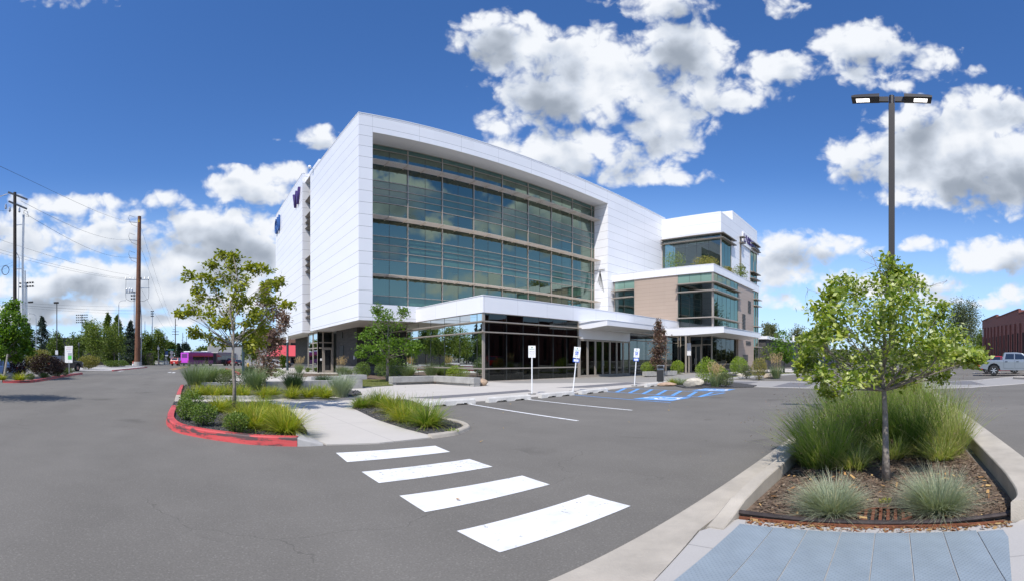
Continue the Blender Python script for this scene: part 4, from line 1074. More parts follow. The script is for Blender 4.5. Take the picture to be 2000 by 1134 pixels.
# lettering on the walls
PUR = mat('purple_sign_paint', (0.040, 0.017, 0.125), 0.5); BLU = mat('blue_sign_paint', (0.015, 0.085, 0.29), 0.4); INK = mat('black_sign_paint', (0.012, 0.012, 0.02), 0.5)
t_ = thing('letter_sign', 'large raised purple letter W on the white left wall', 'wall sign', (XB, 51.9, 21.5))
o = text_obj('letter', 'W', 3.0, PUR, t_, (-.16, 0, 0), (R(90), 0, R(-90)), 0.13)
t_ = thing('letter_sign', 'raised blue letters GU near the far corner of the white left wall', 'wall sign', (XB, 64.6, 21.8))
for ch, y in (('G', .92), ('U', -.92)): text_obj('letter', ch, 3.4, BLU, t_, (-.16, y, 0), (R(90), 0, R(-90)), 0.13, .68)
t_ = thing('name_sign', 'long white sign board with purple and black lettering high on the right wing', 'wall sign', (atY(1464, TY), TY, 20.6))
sx0, sx1 = atY(1449.5, TY) - t_.location.x, atY(1480, TY) - t_.location.x
zc = 0.0; MB().box(sx0, sx1, -.22, -.02, -1.0, 1.15).build('sign_board', M['white_paint'], t_)
L_ = sx1 - sx0
def sgn(body, fx, size, m, dz=0, sx=1): text_obj('lettering', body, size, m, t_, (sx0 + L_ * fx, -.26, .1 + dz), (R(90), 0, 0), .04, sx)
sgn('UW', .20, 1.9, PUR); sgn('SCHOOL OF', .42, .62, PUR, .38, .8); sgn('MEDICINE', .42, .62, PUR, -.38, .9)
sgn('GU', .63, 1.7, BLU, 0, .8); sgn('HEALTH', .86, .62, INK, .38); sgn('PARTNERSHIP', .86, .62, INK, -.38, .66)
# ================================================================ plants
def rot_basis(t, up=(0, 0, 1)):
    t = t / np.maximum(np.linalg.norm(t, axis=1, keepdims=True), 1e-6)
    return t

def leaves(rng, C, size, up=0.45, droop=0.0, aspect=0.5, jitter=0.35, outward=None):
    """one folded four-corner leaf at each point of C (n,3)"""
    n = len(C)
    t = rng.normal(size=(n, 3)); t[:, 2] = t[:, 2] * 0.6 - droop
    if outward is not None: t += outward * 1.1
    t = rot_basis(t)
    nr = rng.normal(size=(n, 3)); nr[:, 2] = np.abs(nr[:, 2]) + up
    nr -= t * (nr * t).sum(1, keepdims=True); nr = rot_basis(nr)
    s = np.cross(t, nr)
    L = size * (1 + jitter * rng.uniform(-1, 1, size=(n, 1)))
    Wd = L * aspect * 0.5
    mid = C + t * L * 0.45 + nr * L * 0.06
    V = np.stack([C, mid + s * Wd, C + t * L, mid - s * Wd], 1).reshape(-1, 3)
    Q = np.arange(4 * n).reshape(n, 4)
    return V, Q

def blades(rng, n, r0, H, lean, droop, width, Hj=0.3, seg=4, lean_bias=None, az=None, z0=0.0, C=None):
    """blades fanning out of a tuft of radius r0: `lean` is the widest angle from upright (radians), `droop` the sag of the tips"""
    a = rng.uniform(0, 2 * np.pi, n) if az is None else az
    rr = r0 * np.sqrt(rng.uniform(0, 1, n))
    base = np.stack([rr * np.cos(a + rng.normal(0, .5, n)), rr * np.sin(a + rng.normal(0, .5, n)), np.full(n, z0)], 1)
    if C is not None: base += C
    d = np.stack([np.cos(a), np.sin(a), np.zeros(n)], 1)
    phi = np.clip(lean * np.sqrt(rng.uniform(0, 1, n)) * rng.uniform(.8, 1.12, n), 0, 1.5)
    Ls = H * (1 + Hj * rng.uniform(-1, .3, n)); dr = droop * rng.uniform(.3, 1.3, n)
    sp, cp = np.sin(phi), np.cos(phi)
    sd = np.stack([-np.sin(a + rng.normal(0, .8, n)), np.cos(a), np.zeros(n)], 1); sd /= np.linalg.norm(sd, axis=1, keepdims=True)
    w = width * rng.uniform(.6, 1.25, n)
    wind = np.zeros(3) if lean_bias is None else np.array(lean_bias, float)
    kink = rng.normal(0, .10, (n, 2))
    rings = []
    for k in range(seg + 1):
        s = k / seg
        p = base + d * (Ls * (sp * s + .28 * dr * s * s))[:, None] + wind * (Ls * s ** 2)[:, None]
        p[:, :2] += kink * (Ls * s ** 3)[:, None]
        p[:, 2] += Ls * (cp * s - dr * s ** 2.4 * (.25 + .75 * sp))
        p[:, 2] = np.maximum(p[:, 2], z0 + .004 * k)
        ww = w * (1 - s ** 2.2) * (0.7 + 0.3 * min(1, s * 3)) + 0.0005
        rings.append((p - sd * ww[:, None] / 2, p + sd * ww[:, None] / 2))
    V = np.stack([q for r in rings for q in r], 1).reshape(-1, 3)
    o = np.arange(n)[:, None] * 2 * (seg + 1)
    Q = np.concatenate([o + np.array([[2 * k, 2 * k + 1, 2 * k + 3, 2 * k + 2]]) for k in range(seg)], 0)
    tips = rings[-1][0]
    return V, Q, tips

def join(parts):
    V, Q, o = [], [], 0
    for v, q in parts:
        V.append(v); Q.append(q + o); o += len(v)
    return np.concatenate(V), np.concatenate(Q)

LM = {
 'sedge': leafmat('sedge_blade', [(0.13, 0.20, 0.020), (0.25, 0.31, 0.028), (0.40, 0.41, 0.045), (0.18, 0.26, 0.025), (0.47, 0.37, 0.07), (0.32, 0.35, 0.035)], .35, .45),
 'sedge_g': leafmat('green_sedge_blade', [(0.09, 0.17, 0.02), (0.17, 0.26, 0.03), (0.28, 0.34, 0.05), (0.33, 0.27, 0.10)], .35, .45),
 'switch': leafmat('switchgrass_blade', [(0.14, 0.225, 0.035), (0.21, 0.29, 0.05), (0.31, 0.37, 0.09), (0.17, 0.26, 0.045), (0.44, 0.41, 0.20), (0.24, 0.33, 0.075)], .45, .42),
 'switch_d': leafmat('dark_switchgrass_blade', [(0.075, 0.13, 0.022), (0.12, 0.19, 0.035), (0.18, 0.25, 0.05), (0.10, 0.16, 0.03), (0.27, 0.28, 0.11)], .4, .45),
 'straw': leafmat('straw_blade', [(0.22, 0.32, 0.06), (0.34, 0.40, 0.10), (0.46, 0.44, 0.20), (0.55, 0.48, 0.28)], .4, .5),
 'fescue': leafmat('blue_fescue_blade', [(0.23, 0.28, 0.19), (0.33, 0.37, 0.27), (0.43, 0.45, 0.34), (0.27, 0.33, 0.22), (0.56, 0.50, 0.33)], .25, .6),
 'misc': leafmat('silver_grass_blade', [(0.13, 0.19, 0.085), (0.20, 0.27, 0.13), (0.28, 0.33, 0.19), (0.16, 0.22, 0.09)], .3, .5),
 'darkgrass': leafmat('dark_grass_blade', [(0.030, 0.062, 0.026), (0.05, 0.095, 0.035), (0.085, 0.14, 0.055)], .25, .5),
 'varieg': leafmat('striped_grass_blade', [(0.30, 0.35, 0.26), (0.40, 0.44, 0.34), (0.22, 0.29, 0.18)], .25, .5),
 'plume': leafmat('tan_plume', [(0.50, 0.36, 0.20), (0.60, 0.45, 0.27), (0.43, 0.30, 0.17)], .3, .8),
 'haze': leafmat('purple_seed_head', [(0.22, 0.15, 0.13), (0.30, 0.22, 0.18)], .3, .8),
 'shrub': leafmat('mid_green_leaf', [(0.075, 0.135, 0.020), (0.12, 0.19, 0.03), (0.19, 0.26, 0.055), (0.09, 0.15, 0.022)], .3, .45),
 'shrub_b': leafmat('bright_green_leaf', [(0.16, 0.25, 0.025), (0.25, 0.35, 0.04), (0.36, 0.43, 0.07), (0.13, 0.21, 0.022)], .35, .45),
 'box': leafmat('box_leaf', [(0.09, 0.145, 0.018), (0.14, 0.20, 0.025), (0.20, 0.26, 0.035)], .25, .4),
 'olive': leafmat('grey_olive_leaf', [(0.10, 0.125, 0.05), (0.15, 0.17, 0.075), (0.07, 0.09, 0.04)], .3, .5),
 'golden': leafmat('golden_leaf', [(0.17, 0.19, 0.035), (0.25, 0.24, 0.05), (0.33, 0.25, 0.08), (0.12, 0.15, 0.03)], .3, .5),
 'maroon': leafmat('maroon_leaf', [(0.026, 0.013, 0.011), (0.042, 0.020, 0.016), (0.060, 0.030, 0.022)], .15, .45),
 'purple': leafmat('purple_leaf', [(0.09, 0.04, 0.037), (0.16, 0.085, 0.07), (0.25, 0.155, 0.125), (0.12, 0.075, 0.05), (0.30, 0.20, 0.165), (0.17, 0.14, 0.065)], .25, .4),
 'maple': leafmat('maple_leaf', [(0.17, 0.20, 0.016), (0.25, 0.28, 0.022), (0.34, 0.35, 0.035), (0.15, 0.19, 0.018), (0.33, 0.29, 0.045)], .4, .5),
 'hero': leafmat('oval_leaf', [(0.09, 0.165, 0.014), (0.19, 0.27, 0.02), (0.30, 0.37, 0.038), (0.46, 0.50, 0.17), (0.14, 0.22, 0.018), (0.39, 0.42, 0.05), (0.54, 0.56, 0.27), (0.25, 0.325, 0.03), (0.08, 0.15, 0.014)], .32, .38, .5),
 'spring': leafmat('fresh_leaf', [(0.075, 0.155, 0.016), (0.115, 0.205, 0.022), (0.16, 0.25, 0.03)], .4, .45),
 'forest': leafmat('tree_leaf', [(0.07, 0.115, 0.018), (0.10, 0.15, 0.025), (0.15, 0.20, 0.035), (0.08, 0.125, 0.02)], .3, .5),
 'forest_b': leafmat('light_tree_leaf', [(0.10, 0.15, 0.025), (0.15, 0.20, 0.035), (0.20, 0.24, 0.05)], .3, .5),
 'grey_tree': leafmat('grey_tree_leaf', [(0.13, 0.16, 0.075), (0.18, 0.20, 0.10), (0.22, 0.22, 0.13)], .3, .5),
 'spruce': leafmat('blue_spruce_needle', [(0.026, 0.046, 0.036), (0.042, 0.068, 0.052), (0.062, 0.088, 0.070)], .15, .6),
 'pine': leafmat('pine_needle', [(0.09, 0.12, 0.06), (0.13, 0.16, 0.085), (0.17, 0.19, 0.11)], .2, .6),
 'hedge': leafmat('hedge_leaf', [(0.06, 0.10, 0.018), (0.09, 0.14, 0.022), (0.13, 0.175, 0.03)], .25, .5),
 'lawn': leafmat('lawn_blade', [(0.16, 0.20, 0.045), (0.22, 0.24, 0.06), (0.30, 0.27, 0.11)], .3, .6),
}
SEED = [100]
def rg():
    SEED[0] += 1
    return np.random.default_rng(SEED[0])

def grass(label, loc, H=.5, r=.12, n=420, lean=.6, droop=.35, w=.012, m='sedge', group=None, plume=None, name='ornamental_grass', bias=None, seg=4, hazeN=0, cat='grass clump', Hj=.35):
    rng = rg()
    t_ = thing(name, label, cat, loc, 0, group)
    V, Q, tips = blades(rng, n, r, H, lean, droop, w, lean_bias=bias, seg=seg, Hj=Hj)
    link('blades', np_mesh('blades', V, Q, [LM[m]]), None, t_)
    if plume:                       # upright stems with feathery heads
        k, ph, pm, pl = plume
        a = rng.uniform(0, 2 * np.pi, k); sp = r * 2.0 * rng.uniform(0.1, 1, k)
        tipp = np.stack([np.cos(a) * sp * 1.6, np.sin(a) * sp * 1.6, ph * rng.uniform(.82, 1.05, k)], 1); base = np.stack([np.cos(a) * sp * .4, np.sin(a) * sp * .4, np.zeros(k)], 1)
        C = []
        for i in range(k):
            s = rng.uniform(1 - pl, 1, 26)[:, None]
            C.append(base[i] + (tipp[i] - base[i]) * s + rng.normal(0, .012, (26, 3)))
        C = np.concatenate(C)
        v1, q1 = leaves(rng, C, .075, up=.2, droop=-1.2, aspect=.28)
        sv, sq, _ = blades(rng, k * 2, r, ph * .9, .3, .05, .006)
        link('plumes', np_mesh('plumes', *join([(v1, q1), (sv, sq)]), [LM[pm]]), None, t_)
    if hazeN:
        idx = rng.choice(len(tips), hazeN); C = tips[idx] + rng.normal(0, .07, (hazeN, 3)) + np.array([0, 0, .05])
        link('seed_heads', np_mesh('seed_heads', *leaves(rng, C, .045, up=.2, droop=-.4, aspect=.16), [LM['haze']]), None, t_)['kind'] = 'stuff'
    return t_

def shrub(label, loc, rx, ry, h, n=1500, leaf=.045, m='shrub', group=None, lumps=7, name='shrub', cat='shrub', tight=.75, stems=True, aspect=.55, base=0.04):
    rng = rg()
    t_ = thing(name, label, cat, loc, 0, group)
    u = rng.normal(size=(n, 3)); u /= np.linalg.norm(u, axis=1, keepdims=True)
    ld = rng.normal(size=(lumps, 3)); ld /= np.linalg.norm(ld, axis=1, keepdims=True)
    bump = np.max(np.clip(u @ ld.T, 0, 1) ** 6, 1) * .24 + .80
    rad = (rng.uniform(0, 1, n) ** (1 / (1 + 3 * tight))) * bump
    C = u * rad[:, None] * np.array([rx, ry, h / 2]) + np.array([0, 0, h * .52])
    C[:, 2] = np.maximum(C[:, 2], base)
    link('foliage', np_mesh('foliage', *leaves(rng, C, leaf, outward=u * .9, aspect=aspect), [LM[m]]), None, t_)
    if stems:
        mb = MB()
        for k in range(6):
            a = rng.uniform(0, 6.28); mb.tube([(0.02 * math.cos(a), .02 * math.sin(a), 0), (rx * .45 * math.cos(a), ry * .45 * math.sin(a), h * .6)], [.014, .006], 5)
        mb.build('stems', M['bark_dark'], t_)
    return t_

def limb(mb, a, b, r0, r1, rng, bend=.12, n=5, sides=6):
    a, b = np.array(a, float), np.array(b, float); L = np.linalg.norm(b - a)
    off = rng.normal(0, bend * L, 3); off[2] = abs(off[2]) * .3 - L * .04
    pts = [a + (b - a) * s + off * math.sin(math.pi * s) * .6 for s in np.linspace(0, 1, n)]
    mb.tube(pts, [r0 + (r1 - r0) * s for s in np.linspace(0, 1, n)], sides, caps=False)
    return pts

def lobed_tree(label, base, lobes, trunk_h, trunk_r, leafm, leaf, per, name='tree', cat='tree', bark='bark', group=None, clusters=7, csig=.33, fork=.35, top=None, droop=.25, twigs=True, aspect=.55, bare=(), up=.45):
    """lobes: (centre xyz relative to base, radii xyz). Limbs run from the trunk to each lobe, twigs to leaf clusters."""
    rng = rg()
    t_ = thing(name, label, cat, base, 0, group)
    mb = MB()
    zt = top or max(c[2] for c, _ in lobes)
    wob = rng.normal(0, .012 * zt, (7, 2)); wob[0] = 0; wob[1] *= .3
    tp = [np.array([wob[i][0], wob[i][1], zt * i / 6 * .93]) for i in range(7)]
    tr = [trunk_r * (1.25 if i == 0 else 1) * (1 - .88 * (i / 6) ** 1.1) for i in range(7)]
    mb.tube(tp, tr, 10)
    def on_trunk(z):
        f = min(max(z / (zt * .93) * 6, 0), 5.999); i = int(f); s = f - i
        return tp[i] * (1 - s) + tp[i + 1] * s, tr[i] * (1 - s) + tr[i + 1] * s
    Cs, Os = [], []
    for (c, r) in lobes:
        c, r = np.array(c, float), np.array(r, float)
        hz = math.hypot(c[0], c[1])
        za = max(trunk_h, c[2] - max(hz * .75, r[2] * .4) - .1 * zt * fork); za = min(za, zt * .9)
        p0, rr = on_trunk(za)
        pts = limb(mb, p0, c, max(rr * .42, trunk_r * .10), trunk_r * .055, rng)
        for k in range(clusters):
            u = rng.normal(size=3); u /= np.linalg.norm(u); e = c + u * r * rng.uniform(.35, 1.0)
            if twigs: limb(mb, pts[int(rng.integers(2, 5))], e, trunk_r * .06, trunk_r * .022, rng, .1, 4, 4)
            m_ = max(2, int(per * rng.uniform(.5, 1.5)))
            cc = e + rng.normal(0, 1, (m_, 3)) * (r * csig)
            Cs.append(cc); Os.append(np.tile(u * .5, (m_, 1)))
    for a, b_ in bare: 
        pts = limb(mb, on_trunk(a[2])[0] if len(a) == 3 and a[0] == 0 else a, b_, trunk_r * .12, trunk_r * .03, rng, .08)
        for k in range(6):
            q_ = np.array(pts[int(rng.integers(2, 5))]); limb(mb, q_, q_ + (np.array(b_) - q_) * .4 + rng.normal(0, .09, 3), trunk_r * .05, trunk_r * .02, rng, .1, 3, 4)
    mb.build('trunk', M[bark], t_, smooth=True)
    C = np.concatenate(Cs); O = np.concatenate(Os)
    link('crown', np_mesh('crown', *leaves(rng, C, leaf, outward=O, droop=droop, aspect=aspect, up=up), [LM[leafm]]), None, t_)
    return t_

def px_lobes(base, d, spec, depth=1.0, seed=1):
    """lobes given by the column / row / half sizes where the photograph shows them, spread in depth"""
    rng = np.random.default_rng(seed); out = []
    dmax = max(abs(s[0]) for s in spec)
    bx = X0 + F * math.atan2(base.x, base.y)
    for s in spec:
        px, py, rx, ry = s[:4]
        dd = s[4] if len(s) > 4 else rng.uniform(-1, 1) * depth
        p = D(px, d + dd, py); k = (d + dd) / F
        f = np.array([math.sin((px - X0) / F), math.cos((px - X0) / F)])
        out.append((tuple(p - base), (rx * k, rx * k, ry * k)))
    return out

# ---------------------------------------------------------------- trees near the camera
b0 = G(1731, 940)
SP = [(1738,525,22,22,0),(1722,560,40,26,0),(1748,545,26,22,.1),(1790,552,30,16),(1640,548,26,18),(1662,570,38,22),(1618,585,26,22),(1632,612,45,28),(1700,605,55,32),(1775,600,50,34),(1745,585,45,26),
 (1600,655,40,30),(1590,690,28,28),(1650,662,55,34),(1712,655,55,36),(1770,655,50,36),(1815,640,40,28),(1838,610,22,16),(1860,668,45,28),(1895,690,30,18),(1840,700,40,24),(1640,715,50,30),(1600,738,24,18),(1618,765,16,14),
 (1690,715,50,30,-.5),(1745,715,50,28,.4),(1800,705,46,28),(1830,735,24,14),(1660,748,40,18),(1570,715,16,14),(1700,690,60,34,.8),(1760,690,60,34,.8),(1720,630,50,40,-.6),(1650,630,40,30,-.6),(1790,670,40,30,-.6),(1760,745,50,14,.3),(1575,675,20,18),(1905,700,22,12),(1868,688,34,20),(1850,655,30,20),(1835,690,34,22),(1880,705,28,12),(1905,692,24,12,.2),(1895,706,22,9,-.3),(1580,700,20,18,.3),(1590,665,22,20,-.3)]
lobed_tree('young broadleaf tree with pale upright leaves in the mulch planter beside the lamp', b0, px_lobes(b0, 5.35, SP, .8, 5), 1.12, .046, 'hero', .062, 36, clusters=9, csig=.30, droop=-.1,
           bare=(((0, 0, 2.0), tuple(D(1578, 5.35, 565) - b0)), ((0, 0, 2.2), tuple(D(1850, 5.35, 548) - b0)), ((0, 0, 2.5), tuple(D(1700, 5.35, 488) - b0))))
b1 = G(457, 801, .1); b1.z = .09
SP = [(434,497,10,7),(449,503,13,9),(410,517,11,9),(456,525,14,11),(372,540,12,9),(399,543,15,10),(417,556,16,11),(439,547,15,11),(473,547,17,12),(488,524,14,10),(513,529,15,9),(520,556,14,9),(545,552,12,9),(387,566,12,8),(387,585,12,8),(421,584,18,11),(458,566,18,12),(478,579,18,12),(513,579,16,11),(530,589,13,9),(562,595,13,5),(358,613,14,7),(377,604,14,8),(407,613,18,10),(439,611,17,11),(463,598,17,11),(493,608,17,12),(513,618,15,11),(421,632,18,9),(384,648,14,9),(409,657,18,8),(446,631,15,10),(486,630,16,11),(510,640,14,12),(493,655,16,11),(439,670,15,9),(468,652,13,9),(488,676,12,12),(505,665,14,14)]
lobed_tree('slender young maple with airy yellow green crown in the bed behind the red kerb', b1, px_lobes(b1, 12.9, SP, 1.0, 6), 1.75, .055, 'maple', .125, 22, clusters=7, csig=.40)
b2 = G(517, 757); b2.z = .06
SP = [(520,566,9,12,0),(514,584,12,14),(526,600,15,16),(541,612,15,17),(556,624,11,14),(514,628,17,18),(545,640,14,14),(531,652,19,17),(507,668,16,16),(524,682,20,16),(540,665,13,14),(510,700,17,15),(527,712,16,14),(516,726,12,10)]
lobed_tree('narrow purple leaved tree standing behind the yellow sedges', b2, px_lobes(b2, 23.5, SP, .5, 7), 1.2, .06, 'purple', .14, 44, clusters=8, csig=.40, name='purple_tree', bark='bark')
b3 = G(757, 745); b3.z = .05
SP = [(738,606,9,10),(790,611,12,9),(760,617,20,11),(735,634,20,13),(768,640,28,14),(715,655,15,8),(745,664,34,14),(795,668,24,8),(720,679,20,7),(760,690,34,11),(808,684,15,6),(735,702,15,7),(815,676,12,4),(705,692,10,4),(758,672,25,12)]
lobed_tree('bright green spreading tree on the small lawn in front of the dark brick', b3, px_lobes(b3, 28.8, SP, 1.5, 8), 1.5, .10, 'spring', .17, 34, clusters=8, csig=.40)
b4 = G(1286, 727); b4.z = .03
SP = [(1286,632,4,8,0),(1286,646,8,9),(1287,660,11,10),(1285,675,13,10),(1289,690,13,10),(1284,702,12,8),(1288,712,9,7)]
lobed_tree('dark bronze cone shaped tree behind the concrete bench at the entrance', b4, px_lobes(b4, 37.5, SP, .4, 9), .6, .08, 'purple', .17, 46, clusters=10, csig=.42, name='purple_tree')
b5 = G(1531, 728); b5.z = .06
SP = [(1530,656,12,9),(1520,672,16,10),(1538,670,14,10),(1516,686,12,8),(1532,684,18,10),(1545,688,9,9),(1522,698,13,7),(1540,699,11,6)]
lobed_tree('green street tree on the right hand lawn beside the dark brick building', b5, px_lobes(b5, 46, SP, 1.0, 10), 1.9, .10, 'spring', .26, 22, clusters=8, csig=.42)
b6 = G(1498.5, 727); b6.z = .06
SP = [(1499,678,7,5),(1494,688,7,6),(1503,690,8,6),(1498,699,7,5)]
lobed_tree('small thin sapling on the lawn against the dark brick building', b6, px_lobes(b6, 49, SP, .4, 11), 1.5, .05, 'forest_b', .20, 14, clusters=6, csig=.42)
b7 = G(9, 741); b7.z = .1
SP = [(26,597,12,10,0),(18,618,22,14),(38,625,12,12),(5,635,22,16),(30,645,26,16),(48,655,16,15),(8,665,26,16),(34,672,26,14),(52,678,10,10),(12,690,22,10),(-12,650,22,22),(-10,685,20,15),(28,692,16,7)]
lobed_tree('full leafed tree beside the left kerb island, staked trunk', b7, px_lobes(b7, 33, SP, 1.2, 12), 1.5, .13, 'spring', .25, 60, clusters=9, csig=.42)
t_ = thing('tree_stake', 'thick leaning wooden stake beside the left kerb island tree', 'stake', G(7, 742, .1))
MB().tube([(0, 0, 0), (.25, .1, 1.75)], [.075, .06], 8).build('post', M['kerb'], t_)

# ---------------------------------------------------------------- sedges and grasses, left beds
def gz(px, py, z): p = G(px, py, z); return p
YS = 'yellow green sedges of the front beds'
FRONT = [(559,845,.62,.16,'large arching yellow sedge at the right end of the front bed','sedge'),(497,836,.60,.15,'yellow sedge behind the round bush by the red kerb','sedge'),(522,826,.55,.14,'sedge between the slim tree and the large arching one','sedge'),
 (477,822,.55,.13,'yellow sedge just right of the slim maple trunk','sedge'),(513,805,.50,.12,'dark green sedge at the back of the front bed','sedge_g'),(426,804,.50,.12,'sedge left of the slim maple trunk','sedge'),(452,798,.45,.11,'small sedge right behind the slim maple trunk','sedge_g'),(545,818,.45,.11,'low sedge hanging over the front walk','sedge')]
for px, py, H, r, lab, m in FRONT:
    grass(lab, gz(px, py, .09), H * 1.22, r * .7, 650, 1.28, .42, .013, m, YS, name='sedge')
ROW = [(378,775,'yellow sedge nearest the red kerb in the second bed','sedge'),(396,773,'second yellow sedge from the red kerb','sedge'),(415,775,'broad yellow sedge in the second bed left of the slim trunk','sedge'),(437,773,'yellow sedge just left of the slim trunk in the second bed','sedge'),(476,775,'yellow sedge in the second bed right of the slim trunk','sedge'),(462,772,'small yellow sedge hidden behind the slim trunk','sedge'),
 (515,776,'yellow sedge below the purple tree','sedge'),(534,774,'green sedge right of the purple tree','sedge'),(570,776,'yellow sedge in front of the dark grass tuft','sedge'),(603,775,'yellow sedge beside the grey seat wall','sedge'),(634,776,'orange tinged sedge in front of the striped grass','sedge'),(625,770,'round green sedge behind the orange tinged one','sedge_g')]
for px, py, lab, m in ROW:
    p = gz(px, py, .06); d = p.length
    grass(lab, p, .68 * (1.1 if px in (415, 396) else .95), .13, 430, 1.28, .42, .018, m, YS, name='sedge')
for px, py, H, lab, m in ((834,832,.62,'largest sedge of the right hand bed, at its rounded end','sedge_g'),(805,815,.60,'sedge with dry tips second from the rounded kerb','sedge_g'),(770,806,.62,'bright sedge in the middle of the right hand bed','sedge'),(738,793,.60,'tall tipped sedge at the back of the right hand bed','sedge_g'),(705,795,.42,'small sedge at the corner of the front walk','sedge_g'),(790,822,.50,'low sedge along the front walk edge','sedge')):
    grass(lab, gz(px, py, .05), H * 1.2, .12, 680, 1.25, .40, .014, m, 'sedges of the right hand bed', name='sedge', hazeN=40)
grass('tiny green weed in the gravel at the rounded kerb', gz(882, 842, .05), .10, .10, 90, .9, .3, .012, 'sedge_g', name='weed', cat='weed')
BIG = [(381,752,1.55,.45,'misc','largest silver green grass clump by the red kerb'),(409,746,1.35,.5,'misc','silver green grass clump right behind the largest one'),(441,734,.85,.3,'misc','low silver grass beyond the clipped box shrub'),(497,762,1.35,.30,'misc','upright pale grass left of the purple tree'),
 (573,762,1.15,.28,'darkgrass','dark green grass tuft in front of the grey wall'),(632,757,.85,.25,'darkgrass','smaller dark grass tuft in front of the grey wall'),(667,774,1.10,.24,'varieg','silvery striped grass tuft at the end of the grey wall'),(487,728,.9,.3,'darkgrass','green grass behind the slate blue post'),(612,722,.6,.4,'misc','low green grass by the glass corner entrance'),(797,737,1.2,.35,'misc','fine green grass left in front of the lobby glass'),(846,737,1.45,.4,'misc','fine green grass right in front of the lobby glass'),
 (640,722,.7,.4,'misc','green grass at the foot of the tan plumes by the entrance'),(676,735,.9,.4,'misc','grass clump at the foot of the orange plumes')]
for px, py, H, r, m, lab in BIG:
    p = G(px, py, .04); w = .016 * max(1, p.length / 22)
    grass(lab, p, H * .95, r * .8, 900, .62, .20, w * .9, m, 'ornamental grasses around the plaza', seg=5, Hj=.5)
for px, py, H, lab in ((584,727,1.75,'tan plumed reed grass beside the slate blue post'),(645,725,1.75,'tan plumed reed grass in front of the corner entrance'),(667,734,1.7,'orange plumed reed grass by the dark brick wall'),(1398,754,1.25,'thin tan reed grass between the entry shrubs'),(1517,738,1.9,'tall tan plumed reed grass on the right hand lawn edge')):
    p = G(px, py, .05); w = .016 * max(1, p.length / 22)
    grass(lab, p, H * .62, .2, 360, .6, .2, w, 'misc', 'tan plumed reed grasses', plume=(34, H, 'plume', .35), name='reed_grass')
for px, py, H, lab in ((1314,750,.55,'yellow green sedge beside the boulders at the bin'),(1327,750,.6,'dry pale grass beside the boulders at the bin'),(1344,748,.38,'small sedge behind the big white boulder')):
    grass(lab, G(px, py, .05), H, .14, 300, 1.2, .35, .02, 'sedge' if 'dry' not in lab else 'varieg', 'small grasses by the entry boulders', name='sedge')

# ---------------------------------------------------------------- the right hand planter
SW = [(5.95,.98,.86,.22,.86,'switch','switchgrass clump overhanging the left wall of the planter, nearest the camera'),(6.65,1.0,.92,.24,.80,'switch','switchgrass clump second along the left planter wall'),(8.2,1.0,1.05,.26,.62,'switch_d','darker switchgrass clump third along the left planter wall'),(9.6,.95,1.12,.30,.55,'switch_d','darker switchgrass at the left wall level with the lamp'),
 (7.15,.36,1.0,.22,.60,'switch_d','dark switchgrass just left behind the young tree trunk'),(8.3,.30,1.15,.28,.52,'switch','switchgrass behind the young tree trunk'),(6.95,-.32,.98,.22,.62,'switch_d','dark switchgrass just right behind the young tree trunk'),(8.3,-.42,1.18,.28,.52,'switch','switchgrass right of the lamp post'),(6.9,-.84,.92,.24,.70,'straw','pale switchgrass against the right planter wall, nearest the camera'),(8.4,-.90,1.12,.28,.52,'switch','switchgrass against the right planter wall, farther back'),(9.9,.30,1.2,.30,.50,'switch','switchgrass behind the lamp post on its left'),(10.0,-.55,1.2,.30,.50,'switch','switchgrass behind the lamp post on its right')]
for x, y, H, r, ln, m, lab in SW:
    grass(lab, (x, y, .01), H, r, 1250 if x < 8.2 else 900, ln, .28, .0092, m, 'switchgrass clumps filling the planter', name='switchgrass', hazeN=480, bias=(.02, .14 if y > .6 else .06, 0), seg=6, Hj=.7)
for x, y, H, lab in ((5.9, .55, .5, 'short straw tipped switchgrass tuft at the front of the left clumps'), (6.55, .04, .55, 'short pale switchgrass tuft directly behind the trunk'), (6.45, -.66, .55, 'short pale switchgrass tuft at the front of the right clumps')):
    grass(lab, (x, y, .01), H, .16, 700, 1.05, .32, .010, 'straw', 'switchgrass clumps filling the planter', name='switchgrass', bias=(0, .12, 0), seg=5, Hj=.6)
for x, y, H, k, lab in ((4.06,.56,.44,2500,'blue green fescue tuft left of the rusty drain'),(4.12,-.42,.50,3000,'blue green fescue tuft right of the rusty drain')):
    grass(lab, (x, y, .01), H, .09, k, 1.2, .24, .0042, 'fescue', 'blue fescue tufts in the planter', name='fescue', seg=5, bias=(-.02, .05, 0), Hj=.55)
for x, y, lab in ((19.2,.3,'yellow green grass at the far end of the planter, left'),(19.4,-.7,'yellow green grass at the far end of the planter, right')):
    grass(lab, (x, y, .01), .85, .45, 520, .6, .2, .03, 'sedge', 'yellow grasses at the far planter end', name='sedge')
grass('tiny yellow weed in the mulch between the fescues', (4.45, .08, .01), .06, .05, 70, .9, .3, .008, 'sedge', name='weed', cat='weed')

